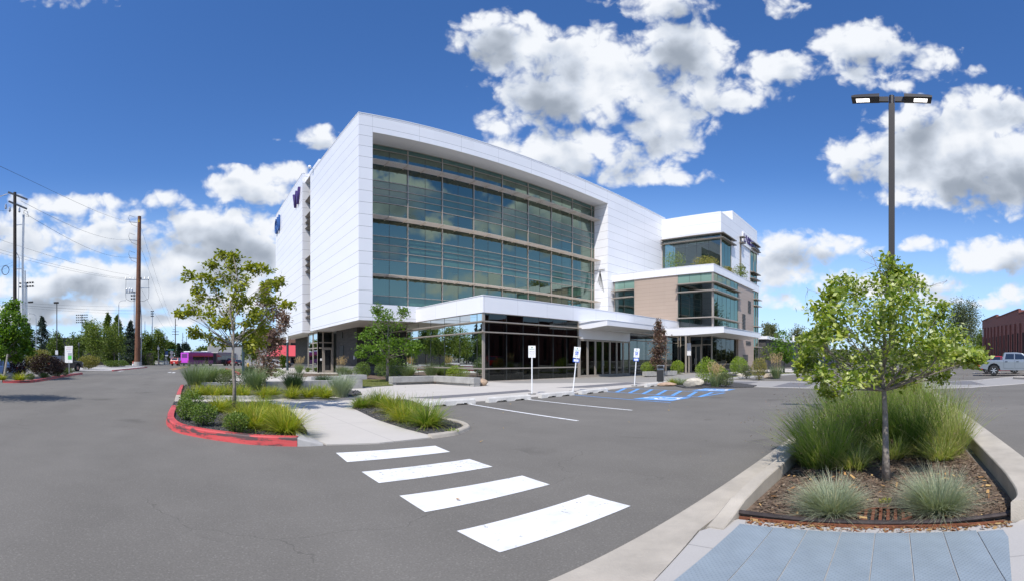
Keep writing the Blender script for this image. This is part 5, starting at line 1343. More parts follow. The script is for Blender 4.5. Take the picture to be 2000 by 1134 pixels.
# ---------------------------------------------------------------- shrubs
SH = [(372,806,.36,.36,.62,'shrub','round green shrub behind the red kerb, upper left of the front bed',.05,1500),(365,820,.30,.30,.50,'shrub','round green shrub touching the red kerb corner',.05,1200),(399,831,.34,.32,.50,'shrub','dense round shrub second along the red kerb',.045,1500),(461,846,.27,.26,.42,'shrub','round shrub nearest the camera behind the red kerb',.042,1400)]
for px, py, rx, ry, h, m, lab, lf, n in SH: shrub(lab, G(px, py, .09), rx, ry, h, n, lf, m, 'round shrubs in the red kerbed bed')
SH = [(432,746,.72,.6,.75,'box','flat topped clipped box shrub behind the sedges',.06,1500),(461,759,.9,.7,.8,'olive','loose rose bush with pale stems left of the slim trunk',.07,1100),(538,737,.7,.6,.72,'box','clipped round box shrub at the plaza edge',.06,1300),(708,739,.55,.5,1.15,'shrub','rounded green shrub against the dark brick wall',.07,1500),(762,741,.95,.8,1.5,'shrub','large dark shrub behind the lawn tree trunk',.08,1900),
 (892,741,.72,.5,.95,'shrub_b','bright green shrub left in front of the lobby corner',.07,1500),(922,740,.72,.5,.95,'shrub_b','bright green shrub right in front of the lobby corner',.07,1500),(1269,733,.9,.7,1.25,'shrub_b','green shrub at the left end of the concrete bench',.08,1600),(1324,730,.62,.6,1.3,'shrub_b','green shrub beside the beige canopy post',.08,1500),
 (1380,752,.66,.5,1.36,'shrub_b','tall bright shrub behind the big white boulder',.06,2200),(1405,751,.5,.4,1.0,'shrub_b','bright shrub right of the tall one at the entry bed',.06,1500),(1418,755,.36,.36,.72,'olive','dark grey leaved shrub at the right of the entry bed',.05,1300),(1444,734,.72,.7,1.55,'shrub_b','large round green shrub in front of the tan pier',.08,2200),(1458,738,.45,.4,.95,'olive','thin grey shrub beside the large round green one',.08,700),(1483,741,.58,.5,1.45,'golden','yellowish shrub right of the tan pier',.07,1700)]
for px, py, rx, ry, h, m, lab, lf, n in SH: shrub(lab, G(px, py, .03), rx * 1.42, ry * 1.3, h * 1.14, int(n * 1.7), lf, m, 'shrubs around the building')
mbw = shrub('low spiky plant in a dark pot at the glass entrance', G(601, 726), .28, .28, .5, 300, .12, 'box', name='potted_plant', cat='plant')
SH = [(36,737,.8,.7,1.55,'maroon','dark maroon bush left in the kerb island',.10,1500),(88,735,1.5,.9,1.75,'maroon','wide dark maroon bush in the kerb island',.10,2600),(112,733,.7,.7,1.3,'maroon','dark maroon bush next to the white sign board',.10,1100),(73,729,1.3,1.1,2.3,'golden','golden green bush rising behind the maroon bushes',.11,2400),(59,741,.36,.3,.42,'hedge','small clipped dark shrub on the left kerb',.05,600),(86,738,.42,.3,.38,'hedge','small clipped shrub in the middle of the kerb island',.05,600),(110,735,.45,.3,.38,'hedge','small clipped shrub right of the middle one on the kerb island',.05,600),(126,733,.4,.3,.42,'hedge','small clipped shrub under the white sign board',.05,600),(134,729,.6,.5,.55,'hedge','larger clipped shrub behind the sign board post',.06,800),
 (173,720,1.75,1.4,1.85,'golden','wide golden bush across the side drive',.13,2600),(226,716,2.2,1.5,1.2,'hedge','low green shrubs at the foot of the street trees',.15,1600)]
for px, py, rx, ry, h, m, lab, lf, n in SH: shrub(lab, G(px, py, .08), rx * 1.15, ry * 1.1, h * 1.08, int(n * 1.8), lf * 1.15, m, 'bushes of the left kerb islands')
grass('yellow green fern like clump on the left kerb island', G(38, 742.5, .1), .75, .2, 420, 1.3, .4, .03, 'sedge', name='sedge')
grass('yellow green clump at the far left picture edge', G(2, 742, .1), .65, .2, 400, 1.3, .4, .03, 'sedge', name='sedge')
# terrace planting on the second floor roof
for x, y, rx, h, lab, m in ((46.5,25.0,1.7,3.0,'feathery light shrub on the terrace in front of the top floor glass','forest_b'),(46.6,20.9,2.0,1.9,'broad golden shrub at the terrace corner','golden'),(51.5,20.2,1.0,1.4,'golden shrub along the terrace front','golden'),(56.5,20.3,1.3,3.0,'tall thin shrub at the right end of the terrace','forest_b')):
    shrub(lab, (x, y, 11.75), rx, rx * .9, h, 800 if h > 2 else 1300, .17, m, 'shrubs on the roof terrace', tight=.25)

# ---------------------------------------------------------------- trees farther off
def far_tree(label, px, base_py, top_py, half_px, d, m, kind='round', leaf=None, n=26, group='trees along the street', bark='bark_dark', name=None):
    """one tree seen at that column; kind sets the crown's outline"""
    rng = rg(); p = D(px, d); p.z = 0.0
    H = EYE + d * math.tan((HZ - top_py) / F); Wd = half_px / F * d
    lobes = []
    if kind == 'cone':
        for k in range(n):
            s = (k + .5) / n; z = H * (.08 + .92 * s); r = Wd * (1 - s) ** .85 * .8 + .12
            for _ in range(3):
                a = rng.uniform(0, 6.28); lobes.append(((r * .6 * math.cos(a), r * .6 * math.sin(a), z - r * .15), (r * .55, r * .55, H / n * .85)))
    else:
        lo = .22 if kind == 'round' else .1
        for k in range(n):
            u = rng.normal(size=3); u /= np.linalg.norm(u); q_ = rng.uniform(.45, .85)
            z = H * (lo + (1 - lo) * (.5 + .5 * u[2] * q_)); rr = Wd * .34
            lobes.append(((u[0] * q_ * Wd * .8, u[1] * q_ * Wd * .8, z), (rr, rr, min(rr * 1.1, H * .14))))
    leaf = leaf or max(.16, d / F * 3.4)
    return lobed_tree(label, p, lobes, H * (.05 if kind == 'cone' else .16), max(.09, H * .018), m, leaf, 24 if kind != 'cone' else 18, name=name or ('conifer' if kind == 'cone' else 'tree'), bark=bark, group=group, clusters=6 if kind != 'cone' else 4, csig=.42, twigs=False, droop=.35)
far_tree('dark blue spruce behind the left lamp posts', 82, 700, 619, 38, 105, 'spruce', 'cone')
far_tree('dark blue spruce partly hidden by the left tree', 55, 700, 632, 30, 108, 'spruce', 'cone')
far_tree('dark spruce left of the brown steel pole', 255, 708, 628, 32, 112, 'spruce', 'cone')
far_tree('tall narrow dark conifer above the street trees, left one', 211, 705, 612, 30, 118, 'forest', 'cone')
far_tree('tall narrow dark conifer above the street trees, right one', 229, 705, 617, 30, 118, 'forest', 'cone')
far_tree('tall dark conifer above the leftmost street maples', 176, 705, 622, 20, 112, 'forest', 'round')
far_tree('round green tree behind the dark pickup truck', 108, 705, 650, 21, 92, 'forest', 'round')
far_tree('green tree left of the street maples by the old lamp', 150, 705, 646, 20, 90, 'forest', 'round')
far_tree('broad street maple left of the pair', 186, 712, 626, 31, 86, 'forest_b', 'round')
far_tree('broad street maple right of the pair', 223, 713, 632, 28, 88, 'forest_b', 'round')
far_tree('leafy tree right beside the brown steel pole', 287, 710, 638, 18, 118, 'forest', 'col')
far_tree('broad light green tree beyond the stadium fence', 310, 710, 641, 22, 122, 'forest_b', 'round')
far_tree('dark green tree behind the traffic signs', 331, 711, 660, 15, 130, 'forest', 'round')
far_tree('green tree half hidden left of the maroon bushes', -8, 705, 640, 22, 60, 'forest', 'round')
far_tree('distant green tree above the bus roof, left', 396, 708, 676, 14, 190, 'forest', 'round', group='distant trees behind the bus')
far_tree('distant green tree above the bus roof, middle', 414, 708, 670, 14, 185, 'forest', 'round', group='distant trees behind the bus')
far_tree('distant green tree above the bus roof, right', 432, 708, 673, 14, 188, 'forest', 'round', group='distant trees behind the bus')
far_tree('small distant dark tree left of the bus roof', 362, 708, 666, 9, 240, 'spruce', 'round', group='distant trees behind the bus')
far_tree('small distant conifer beyond the far poles', 349, 708, 671, 5, 240, 'spruce', 'cone', group='distant trees behind the bus')
far_tree('green street tree behind the slate blue post', 492, 714, 660, 20, 62, 'forest_b', 'round')
far_tree('slim young tree in front of the red roof', 552, 718, 690, 5, 66, 'shrub', 'col')
far_tree('loose grey green tree behind the dark brick building, left', 1503, 705, 626, 21, 112, 'grey_tree', 'round', group='trees behind the dark brick building')
far_tree('loose grey green tree behind the dark brick building, right', 1556, 705, 628, 20, 118, 'grey_tree', 'round', group='trees behind the dark brick building')
far_tree('grey green tree hidden behind the planter tree', 1600, 705, 640, 22, 120, 'grey_tree', 'round', group='trees behind the dark brick building')
far_tree('large pine rising behind the red brick hall', 1882, 706, 588, 46, 135, 'pine', 'round', n=60)
for i_, (px, d, tp) in enumerate(((-90, 50, 530), (-160, 46, 515), (-235, 52, 540), (-320, 48, 520), (-410, 55, 545))):
    far_tree(f'{("first","second","third","fourth","fifth")[i_]} street tree left of the picture edge, mirrored in the lobby side glass', px, 700, tp, 62, d, 'forest', 'round', group='trees across the street')
for i_, (px, d, tp) in enumerate(((2330, 52, 590), (2420, 60, 605), (2520, 55, 585), (2620, 62, 610), (2720, 54, 590), (2820, 60, 600))):
    far_tree(f'{("first","second","third","fourth","fifth","sixth")[i_]} tree of the row across the lot behind the viewer', px, 700, tp, 62, d, 'forest', 'round', group='trees across the lot')
for i_, (x, y) in enumerate(((119, -27.5), (131, -31), (144, -30))):
    p_ = Vector((x, y, 0)); far_tree(f'{("nearest", "middle", "farthest")[i_]} tree behind the end of the red brick hall', X0 + F * math.atan2(x, y), 700, HZ - F * math.atan(9.5 / p_.length), 40, p_.length, 'forest', 'round', group='trees behind the hall')
rng_t = D(-80, 16.8); rng_t.z = 0
lobed_tree('tree just outside the left picture edge whose shadow falls on the drive', rng_t, [((0, 0, 4.6), (.7, .7, .7)), ((.45, .2, 3.9), (.7, .7, .7)), ((-.7, .5, 4.0), (.9, .9, .7)), ((-.3, .8, 3.6), (.9, .9, .7)), ((-.2, -.8, 3.9), (.8, .8, .7)), ((-1.2, 0, 3.5), (.8, .8, .7)), ((.2, .5, 3.1), (.6, .6, .5))], 1.6, .08, 'spring', .15, 70, clusters=9, csig=.42)
# clipped hedges beyond the brown pole
for px0, px1, top, lab in ((285, 301, 686, 'clipped dark hedge block right of the brown pole'), (272, 284, 690, 'clipped hedge block right behind the brown pole'), (243, 262, 690, 'clipped hedge block left of the brown pole')):
    p = D((px0 + px1) / 2, 112); w = (px1 - px0) / F * 112; h = EYE + 112 * math.tan((HZ - top) / F); p.z = 0; rng = rg()
    t_ = thing('hedge', lab, 'hedge', p, 0, 'clipped hedges beyond the brown pole')
    C = rng.uniform(-.5, .5, (1300, 3)); ax = rng.integers(0, 3, 1300); C[np.arange(1300), ax] = np.sign(C[np.arange(1300), ax]) * .5
    C = C * np.array([w, w, h]) + np.array([0, 0, h / 2]); link('foliage', np_mesh('foliage', *leaves(rng, C, .32), [LM['hedge']]), None, t_)
    MB().box(-w * .4, w * .4, -w * .4, w * .4, 0, h * .9).build('core', M['bark_dark'], t_)
# far belt of trees that reads as one mass along the horizon
def belt(name, pts, h, m, n, seed, leaf=1.6):
    rng = np.random.default_rng(seed); C = []
    for _ in range(n):
        s = rng.uniform(0, len(pts) - 1.001); i = int(s); a, b_ = np.array(pts[i]), np.array(pts[i + 1]); q_ = a + (b_ - a) * (s - i)
        hh = h * (.55 + .45 * math.sin(s * 9.1 + seed) * math.sin(s * 23.7) * .8)
        C.append((q_[0] + rng.normal(0, 3), q_[1] + rng.normal(0, 3), rng.uniform(0, 1) ** .7 * max(hh, 2)))
    o = link(name, np_mesh(name, *leaves(rng, np.array(C), leaf), [LM[m]]), None)
    tag(o, None, None, None, 'stuff'); return o
belt('distant_trees', [(-260, 130), (-140, 190), (-40, 260), (40, 280), (110, 260)], 11, 'forest', 12000, 3, 2.2)
belt('distant_trees', [(230, 90), (240, 20), (230, -60), (190, -130)], 10, 'grey_tree', 12000, 5, 2.4)
belt('distant_trees', [(-30, -80), (60, -90), (120, -95)], 9, 'forest', 9000, 8, 2.0)

# grass blades on the two lawns
def lawn(name, poly, z, n, seed):
    rng = np.random.default_rng(seed); xs = [p[0] for p in poly]; ys = [p[1] for p in poly]; C = []
    def inside(x, y):
        c = False; j = len(poly) - 1
        for i in range(len(poly)):
            if (poly[i][1] > y) != (poly[j][1] > y) and x < (poly[j][0] - poly[i][0]) * (y - poly[i][1]) / (poly[j][1] - poly[i][1]) + poly[i][0]: c = not c
            j = i
        return c
    while len(C) < n:
        x, y = rng.uniform(min(xs), max(xs)), rng.uniform(min(ys), max(ys))
        if inside(x, y): C.append((x, y, z))
    C = np.array(C); V, Q, _ = blades(rng, n, .01, .055, .8, .2, .012, C=C, seg=2)
    tag(link(name, np_mesh(name, V, Q, [LM['lawn']]), None), None, None, None, 'stuff')
lawn('lawn_grass', [(p.x, p.y) for p in gp((705, 756), (767, 752.5), (767, 742), (701, 741.5))], .05, 9000, 21)
lawn('lawn_grass', [(31.4, 12.1), (36, 11.5), (46, 9.0), (47.2, 11.5), (46.8, 13.0), (31.6, 13.2)], .06, 9000, 22)

# bark chips and fallen leaves in the planter, gravel stones in the beds, leaves on the pavement
def chips(name, n, seed, box, z, size, cols, aspect=.35, flat=.9):
    rng = np.random.default_rng(seed)
    C = np.stack([rng.uniform(box[0], box[1], n), rng.uniform(box[2], box[3], n), z + rng.uniform(0, .018, n)], 1)
    t = rng.normal(size=(n, 3)); t[:, 2] *= .25; t = rot_basis(t); nr = rng.normal(size=(n, 3)) * .35; nr[:, 2] = 1; nr -= t * (nr * t).sum(1, keepdims=True); nr = rot_basis(nr); s = np.cross(t, nr)
    L = size * rng.uniform(.4, 1.4, (n, 1)); w = L * aspect * rng.uniform(.5, 1.3, (n, 1))
    V = np.stack([C - t * L / 2 - s * w / 2, C + t * L / 2 - s * w * .3, C + t * L / 2 + s * w * .4, C - t * L / 2 + s * w / 2], 1).reshape(-1, 3)
    o = link(name, np_mesh(name, V, np.arange(4 * n).reshape(n, 4), [leafmat(name + '_mat', cols, .0, .9)]), None); o['kind'] = 'stuff'; return o
chips('bark_chips', 9000, 31, (3.82, 8.0, -1.15, 1.32), .012, .05, [(0.06, 0.04, 0.028), (0.13, 0.085, 0.055), (0.21, 0.15, 0.10), (0.09, 0.06, 0.04), (0.28, 0.22, 0.16)])
chips('fallen_leaves', 130, 32, (3.85, 5.6, -1.1, 1.3), .03, .055, [(0.42, 0.20, 0.06), (0.50, 0.34, 0.14), (0.34, 0.16, 0.06)], .5)
chips('fallen_leaves', 520, 33, (3.60, 3.74, -1.0, 1.25), .012, .036, [(0.22, 0.08, 0.03), (0.17, 0.065, 0.03), (0.36, 0.24, 0.10), (0.26, 0.11, 0.045)], .5)
chips('fallen_leaves', 40, 34, (1.0, 14, -1, 12), .012, .04, [(0.5, 0.40, 0.14), (0.42, 0.24, 0.08), (0.30, 0.33, 0.10)], .5)

def stones(name, poly, z, n, seed, cols, size=.035):
    rng = np.random.default_rng(seed); xs = [p.x for p in poly]; ys = [p.y for p in poly]; C = []
    def inside(x, y):
        c = False; j = len(poly) - 1
        for i in range(len(poly)):
            if (poly[i].y > y) != (poly[j].y > y) and x < (poly[j].x - poly[i].x) * (y - poly[i].y) / (poly[j].y - poly[i].y) + poly[i].x: c = not c
            j = i
        return c
    while len(C) < n:
        x, y = rng.uniform(min(xs), max(xs)), rng.uniform(min(ys), max(ys))
        if inside(x, y): C.append((x, y, z + rng.uniform(-.004, .014)))
    C = np.array(C); t = rng.normal(size=(n, 3)); t[:, 2] *= .5; t = rot_basis(t); nr = rng.normal(size=(n, 3)) * .7; nr[:, 2] += .6; nr -= t * (nr * t).sum(1, keepdims=True); nr = rot_basis(nr); s = np.cross(t, nr)
    L = size * rng.uniform(.5, 1.5, (n, 1))
    V = np.stack([C - t * L / 2, C + t * L / 2, C - s * L / 2, C + s * L / 2, C - nr * L / 3, C + nr * L / 3], 1).reshape(-1, 3)
    T = np.array([[0, 2, 5], [2, 1, 5], [1, 3, 5], [3, 0, 5]]); Q = (np.arange(n)[:, None, None] * 6 + T[None]).reshape(-1, 3)
    o = link(name, np_mesh(name, V, Q, [leafmat(name + '_mat', cols, .0, .9)]), None); o['kind'] = 'stuff'
GC = [(0.035, 0.034, 0.034), (0.06, 0.058, 0.058), (0.10, 0.098, 0.098), (0.05, 0.048, 0.05), (0.16, 0.155, 0.15)]
stones('gravel_stones', bed1, .10, 9000, 41, GC, .03); stones('gravel_stones', bed3, .05, 5000, 42, GC + [(0.22, 0.17, 0.13)], .03); stones('gravel_stones', bed2, .07, 5000, 43, GC, .05)
# ================================================================ street furniture
# --- parking lot lamp in the planter
LX, LY, LH = 9.2, 0.03, 7.72
t_ = thing('lot_lamp', 'tall bronze square lamp post with two flat heads standing in the planter', 'lamp post', (LX, LY, 0), R(0))
MB().box(-.065, .065, -.065, .065, .5, LH - .28).build('pole', M['bronze_pole'], t_, bevel=.008)
MB().cyl((0, 0, 0), .27, .52, 20).build('pole_base', M['conc'], t_)
MB().cyl((0, 0, LH - .28), .058, .26, 14).build('pole_top', M['bronze_pole'], t_, smooth=False)
for s, lab in ((1, 'left'), (-1, 'right')):
    MB().box(-.035, .035, min(s * .062, s * .26), max(s * .062, s * .26), LH - .20, LH - .06).build('arm', M['bronze_pole'], t_)
    y0, y1 = sorted((s * .255, s * .83)); hb = MB()
    a = s * .255; c = s * .83; zt, zb = LH - .02, LH - .135
    e0, e1 = (a, c)
    hb.add([(-.15, e0, zb), (.15, e0, zb), (.15, e1, zb), (-.15, e1, zb), (-.12, e0, zt), (.12, e0, zt), (.09, e1 - s * .07, zt), (-.09, e1 - s * .07, zt), (-.15, e1, zb + .05), (.15, e1, zb + .05), (-.15, e0, zb + .05), (.15, e0, zb + .05)],
           ((4, 5, 6, 7), (10, 4, 7, 8), (11, 9, 6, 5), (8, 7, 6, 9), (10, 11, 5, 4), (0, 10, 8, 3), (1, 2, 9, 11), (3, 8, 9, 2), (0, 1, 11, 10), (0, 3, 2, 1)))
    h = hb.build('lamp_head', M['bronze_pole'], t_)
    MB().box(-.135, .135, y0 + .02, y1 - .02, zb - .006, zb - .001).build('head_underside', M['black'], h)
    led = MB()
    for i in range(12):
        for j in range(5): led.cbox((-.065 + .0325 * j, (s * .60) - .13 + .0235 * i, zb - .0085), .022, .016, .004)
    led.build('led_array', M['led'], h)
# --- slate posts with luminous tops
def post_lamp(px, py, H, lab, r=.11):
    t_ = thing('post_light', lab, 'post light', G(px, py, .02), 0, 'slate blue post lights')
    MB().cyl((0, 0, 0), r, H * .80, 18).build('post', M['teal_pole'], t_, smooth=False)
    MB().cyl((0, 0, H * .80), r * .96, H * .20, 18).build('lamp_glass', M['lamp_glass'], t_)
    MB().cyl((0, 0, H), r, .03, 18).build('cap', M['steel'], t_)
post_lamp(475, 733, 4.55, 'slate blue cylinder post light seen through the slim maple crown', .13)
post_lamp(561.5, 722.5, 4.65, 'slate blue cylinder post light with white top left of the corner entrance', .15)
post_lamp(1549.5, 723, 4.55, 'slate blue post light with white top right of the lawn tree', .16)
post_lamp(1576, 719, 4.4, 'slate blue post light half hidden by the planter tree', .17)
# --- parking signs
def sign_post(px, py, H, lab, kind, lean=0.0, yaw=0.0):
    p = G(px, py, .022); t_ = thing('parking_sign', lab, 'parking sign', p, yaw)
    t_.rotation_euler = (0, lean, yaw)
    MB().cyl((0, 0, .02), .028, H - .03, 10).build('post', M['white_paint'], t_)
    MB().box(-.16, .16, -.10, .10, 0, .025).build('base_plate', M['black'], t_, bevel=.006)
    MB().box(-.152, .152, -.038, -.030, H - .50, H).build('sign_plate', M['white_paint'], t_, bevel=.003)
    G_ = mat('sign_green', (0.05, 0.22, 0.13), .5); K_ = mat('sign_grey_ink', (0.16, 0.14, 0.15), .5); B_ = mat('sign_blue', (0.02, 0.10, 0.50), .4)
    rt = (R(90), 0, 0)
    text_obj('lettering', 'PARKING', .055, G_, t_, (0, -.041, H - .15), rt, .001)
    tri = MB(); tri.add([(-.045, -.041, H - .095), (.045, -.041, H - .095), (0, -.041, H - .04)], ((0, 1, 2),)); tri.build('emblem', G_, t_)
    if kind == 'permit':
        text_obj('lettering', 'PERMIT OR', .045, K_, t_, (0, -.041, H - .25), rt, .001); text_obj('lettering', 'PAY STATION', .040, K_, t_, (0, -.041, H - .31), rt, .001)
        text_obj('lettering', 'MON - FRI', .035, K_, t_, (0, -.041, H - .38), rt, .001); text_obj('lettering', '7 AM - 9 PM', .035, K_, t_, (0, -.041, H - .44), rt, .001)
    else:
        MB().box(-.07, .07, -.0415, -.0385, H - .37, H - .20).build('symbol_panel', B_, t_)
        w = MB(); wheelchair(w, .15, 0); o = w.build('symbol', M['white_paint'], t_); o.location = (0, -.043, H - .285); o.rotation_euler = rt
        text_obj('lettering', 'PERMIT ONLY', .032, K_, t_, (0, -.041, H - .43), rt, .001)
        MB().box(-.15, .15, -.038, -.030, H - .70, H - .53).build('lower_plate', B_, t_, bevel=.003)
        MB().box(-.11, .11, -.041, -.0385, H - .665, H - .565).build('notice_panel', M['white_paint'], t_)
        text_obj('lettering', 'VAN ACCESSIBLE', .026, B_, t_, (0, -.0425, H - .615), rt, .001)
sign_post(1039, 769, 2.05, 'white parking sign on a white post, first from the sedge bed', 'permit', 0, R(-43))
sign_post(1119, 763.5, 2.05, 'leaning accessible parking sign in front of the left folding doors', 'access', R(6), R(-52))
sign_post(1239, 753, 2.08, 'accessible parking sign by the black litter bin', 'access', R(4), R(-60))
# --- wheel stops
def wheel_stop():
    t_ = thing('wheel_stop', '', 'wheel stop')
    mb = MB(); h, w, L = .15, .19, 1.83
    def sec(x, lo): return [(x, -w / 2, lo), (x, -w / 2 + .02, h - .035), (x, -w / 2 + .05, h), (x, w / 2 - .05, h), (x, w / 2 - .02, h - .035), (x, w / 2, lo)]
    xs = [(-L / 2, 0), (-.62, 0), (-.56, .045), (-.22, .045), (-.16, 0), (.16, 0), (.22, .045), (.56, .045), (.62, 0), (L / 2, 0)]
    V = [v for x, lo in xs for v in sec(x, lo)]; Fc = []
    for i in range(len(xs) - 1): Fc += [(i * 6 + j, i * 6 + (j + 1) % 6, (i + 1) * 6 + (j + 1) % 6, (i + 1) * 6 + j) for j in range(6)]
    Fc += [tuple(range(5, -1, -1)), tuple((len(xs) - 1) * 6 + j for j in range(6))]
    mb.add(V, Fc); mb.build('stop_block', mat('stop_concrete', (0.58, 0.56, 0.52), .9, noise=.16, nscale=4, bump=.3), t_)
    for x in (-.7, .7): MB().cyl((x, 0, h - .002), .014, .006, 8).build('anchor_pin', M['steel'], t_)
    return t_
ws = wheel_stop()
for i, (x, y, rz, lab) in enumerate(((7.75, 12.3, 2, 'concrete wheel stop beside the sedge bed'), (10.3, 12.32, 1, 'concrete wheel stop between the two white lines'), (12.9, 12.42, 3, 'concrete wheel stop below the plain parking sign'), (15.35, 12.5, 4, 'concrete wheel stop left of the blue hatching'), (21.2, 12.9, 5, 'concrete wheel stop in front of the litter bin'))):
    o = ws if i == 0 else dup(ws)
    o.location = (x, y - .20, .003); o.rotation_euler = (0, 0, R(rz)); o.scale = (1.1, 1.1, 1.2); o['label'] = lab; o['group'] = 'concrete wheel stops'
o = dup(ws, (36.5, -13.6, .14), R(-40), 'concrete wheel stop on the kerb island below the silver pickup', 'concrete wheel stops')
# --- litter bin
t_ = thing('litter_bin', 'black twin litter bin with grey winged rain hood at the plaza edge', 'litter bin', G(1290, 747.5, .022), R(25))
for x in (-.19, .19):
    MB().box(x - .165, x + .165, -.2, .2, .12, .84).build('bin_body', M['black'], t_, bevel=.02)
MB().box(-.2, .2, -.14, .14, 0, .115).build('base', M['steel'], t_)
MB().box(-.02, .02, -.215, .215, .12, .95).build('frame', M['steel'], t_)
mb = MB()
for s in (-1, 1): mb.add([(0, -.21, .94), (0, .21, .94), (s * .38, .21, 1.12), (s * .38, -.21, 1.12), (0, -.21, .90), (0, .21, .90), (s * .37, .21, 1.09), (s * .37, -.21, 1.09)], ((0, 1, 2, 3), (4, 7, 6, 5), (0, 3, 7, 4), (1, 5, 6, 2), (3, 2, 6, 7)))
mb.build('rain_hood', M['steel'], t_)
# --- benches and seat walls
def ext(name, lab, cat, pts, z0, z1, m, bev=.02, grp=None):
    c = pts[0]; t_ = thing(name, lab, cat, (c[0], c[1], 0), 0, grp)
    MB().prism([(p[0] - c[0], p[1] - c[1]) for p in pts], z0, z1, True).build('seat', m, t_, bevel=bev); return t_
t_ = ext('concrete_bench', 'grey concrete L shaped bench on the plaza in front of the lobby', 'bench', [(10.75, 22.75), (13.55, 22.9), (13.95, 19.35), (14.45, 19.4), (14.05, 23.45), (10.75, 23.3)], .16, .50, M['conc_dark'])
for q_ in ([(10.75, 22.8), (11.0, 22.8), (11.0, 23.25), (10.75, 23.25)], [(11.05, 22.98), (13.7, 23.1), (13.7, 23.3), (11.05, 23.2)], [(13.72, 22.9), (13.98, 19.8), (14.3, 19.8), (14.02, 23.3)], [(13.97, 19.36), (14.42, 19.4), (14.4, 19.75), (13.96, 19.72)]):
    MB().prism([(p[0] - 10.75, p[1] - 22.75) for p in q_], 0.0, .158).build('plinth', M['conc_dark'], t_)
p0, p1 = G(1263, 736), G(1323, 733.5)
t_ = ext('concrete_bench', 'straight grey concrete bench behind the litter bin', 'bench', [(p0.x, p0.y), (p1.x, p1.y), (p1.x + .1, p1.y + .5), (p0.x + .1, p0.y + .5)], .10, .48, M['conc_dark'])
MB().prism([(.3, .1), (p1.x - p0.x - .3, p1.y - p0.y + .1), (p1.x - p0.x - .3, p1.y - p0.y + .4), (.3, .4)], 0, .098).build('plinth', M['conc_dark'], t_)
t_ = thing('seat_wall', 'long low grey concrete wall behind the sedge row', 'wall', (3.2, 20.3, 0))
MB().prism([(0, 0), (5.0, .6), (5.05, 1.15), (0, .55)], 0, .46).build('wall', M['conc_dark'], t_, bevel=.015)
MB().prism([(4.2, .75), (5.35, .88), (5.3, 1.5), (4.1, 1.4)], .461, .70, True).build('end_block', M['conc_dark'], t_, bevel=.015)
t_ = thing('seat_wall', 'low pale concrete wall beside the box shrubs left of the plaza', 'wall', (0.2, 24.2, 0))
MB().prism([(0, 0), (3.0, .3), (3.0, .7), (0, .4)], 0, .22).build('wall', M['conc'], t_, bevel=.015)
t_ = thing('seat_wall', 'pale concrete slab seat by the plaza lawn edge', 'wall', (6.9, 26.2, 0))
MB().prism([(0, 0), (2.3, .3), (2.2, .9), (-.1, .6)], 0, .42).build('wall', M['conc'], t_, bevel=.02)
# --- boulders
def boulder(px, py, L, Wd, H, lab, col, rz=0):
    rng = rg(); bm = bmesh.new(); bmesh.ops.create_icosphere(bm, subdivisions=3, radius=1)
    dirs = rng.normal(size=(11, 3)); dirs /= np.linalg.norm(dirs, axis=1, keepdims=True); cut = rng.uniform(.62, .92, 11)
    for v in bm.verts:
        p = np.array(v.co)
        for d_, c_ in zip(dirs, cut):
            k = p @ d_
            if k > c_: p = p - d_ * (k - c_) * .85
        p += rng.normal(0, .012, 3); v.co = (p[0] * L / 1.7, p[1] * Wd / 1.7, max(-.1, p[2] * .6 + .42) * H)
    me = bpy.data.meshes.new('boulder'); bm.to_mesh(me); bm.free()
    o = link('boulder', me, mat('boulder_stone', col, .9, noise=.22, nscale=5, bump=.5, bscale=18), None)
    o.location = G(px, py, .0); o.rotation_euler = (0, 0, R(rz)); tag(o, lab, 'boulder', 'landscape boulders')
boulder(1355, 755, 1.05, .7, .50, 'big pale boulder at the edge of the entry bed', (0.52, 0.47, 0.38), -60)
boulder(1303, 753, .95, .7, .22, 'low orange tan boulder beside the litter bin', (0.42, 0.29, 0.20), -50)
boulder(939, 753, .75, .6, .42, 'tan boulder at the right end of the L shaped bench', (0.40, 0.29, 0.20), -30)
boulder(1447, 737, .75, .6, .38, 'pale boulder under the large round shrub', (0.50, 0.45, 0.37), -60)
boulder(1503, 738, .85, .6, .42, 'tan boulder by the plumed grass on the lawn edge', (0.46, 0.38, 0.28), -60)
boulder(1592, 724, .6, .5, .3, 'small boulder under the planter tree branches', (0.45, 0.40, 0.33), -60)
boulder(552, 727, .8, .6, .4, 'white boulder left of the tan plumed grass', (0.55, 0.53, 0.48), 10)
boulder(16, 741, .9, .6, .55, 'grey rock behind the left kerb', (0.26, 0.245, 0.225), 0)
boulder(1804, 743, 1.0, .6, .35, 'pale rock at the far end of the planter', (0.45, 0.42, 0.37), 0)
# --- steel trench plates, edge bar and drain
PLM = mat('pressed_steel_plate', (0.275, 0.325, 0.36), .5, .15, noise=.10, nscale=3.5)
t = PLM.node_tree; b = t.nodes['Principled BSDF']; tc = nn(t, 'ShaderNodeTexCoord')
sp_ = nn(t, 'ShaderNodeSeparateXYZ'); t.links.new(tc.outputs['Object'], sp_.inputs[0])
sxx = math_node(t, 'SINE', math_node(t, 'MULTIPLY', sp_.outputs[0], 2 * math.pi / .046)); syy = math_node(t, 'SINE', math_node(t, 'MULTIPLY', sp_.outputs[1], 2 * math.pi / .036))
hh = math_node(t, 'MULTIPLY', sxx, syy)
bpn = nn(t, 'ShaderNodeBump'); bpn.inputs['Strength'].default_value = .15; bpn.inputs['Distance'].default_value = .004; t.links.new(hh, bpn.inputs['Height']); t.links.new(bpn.outputs[0], b.inputs['Normal'])
dots = math_node(t, 'MULTIPLY_ADD', math_node(t, 'GREATER_THAN', hh, .55), -.16, 1.0)
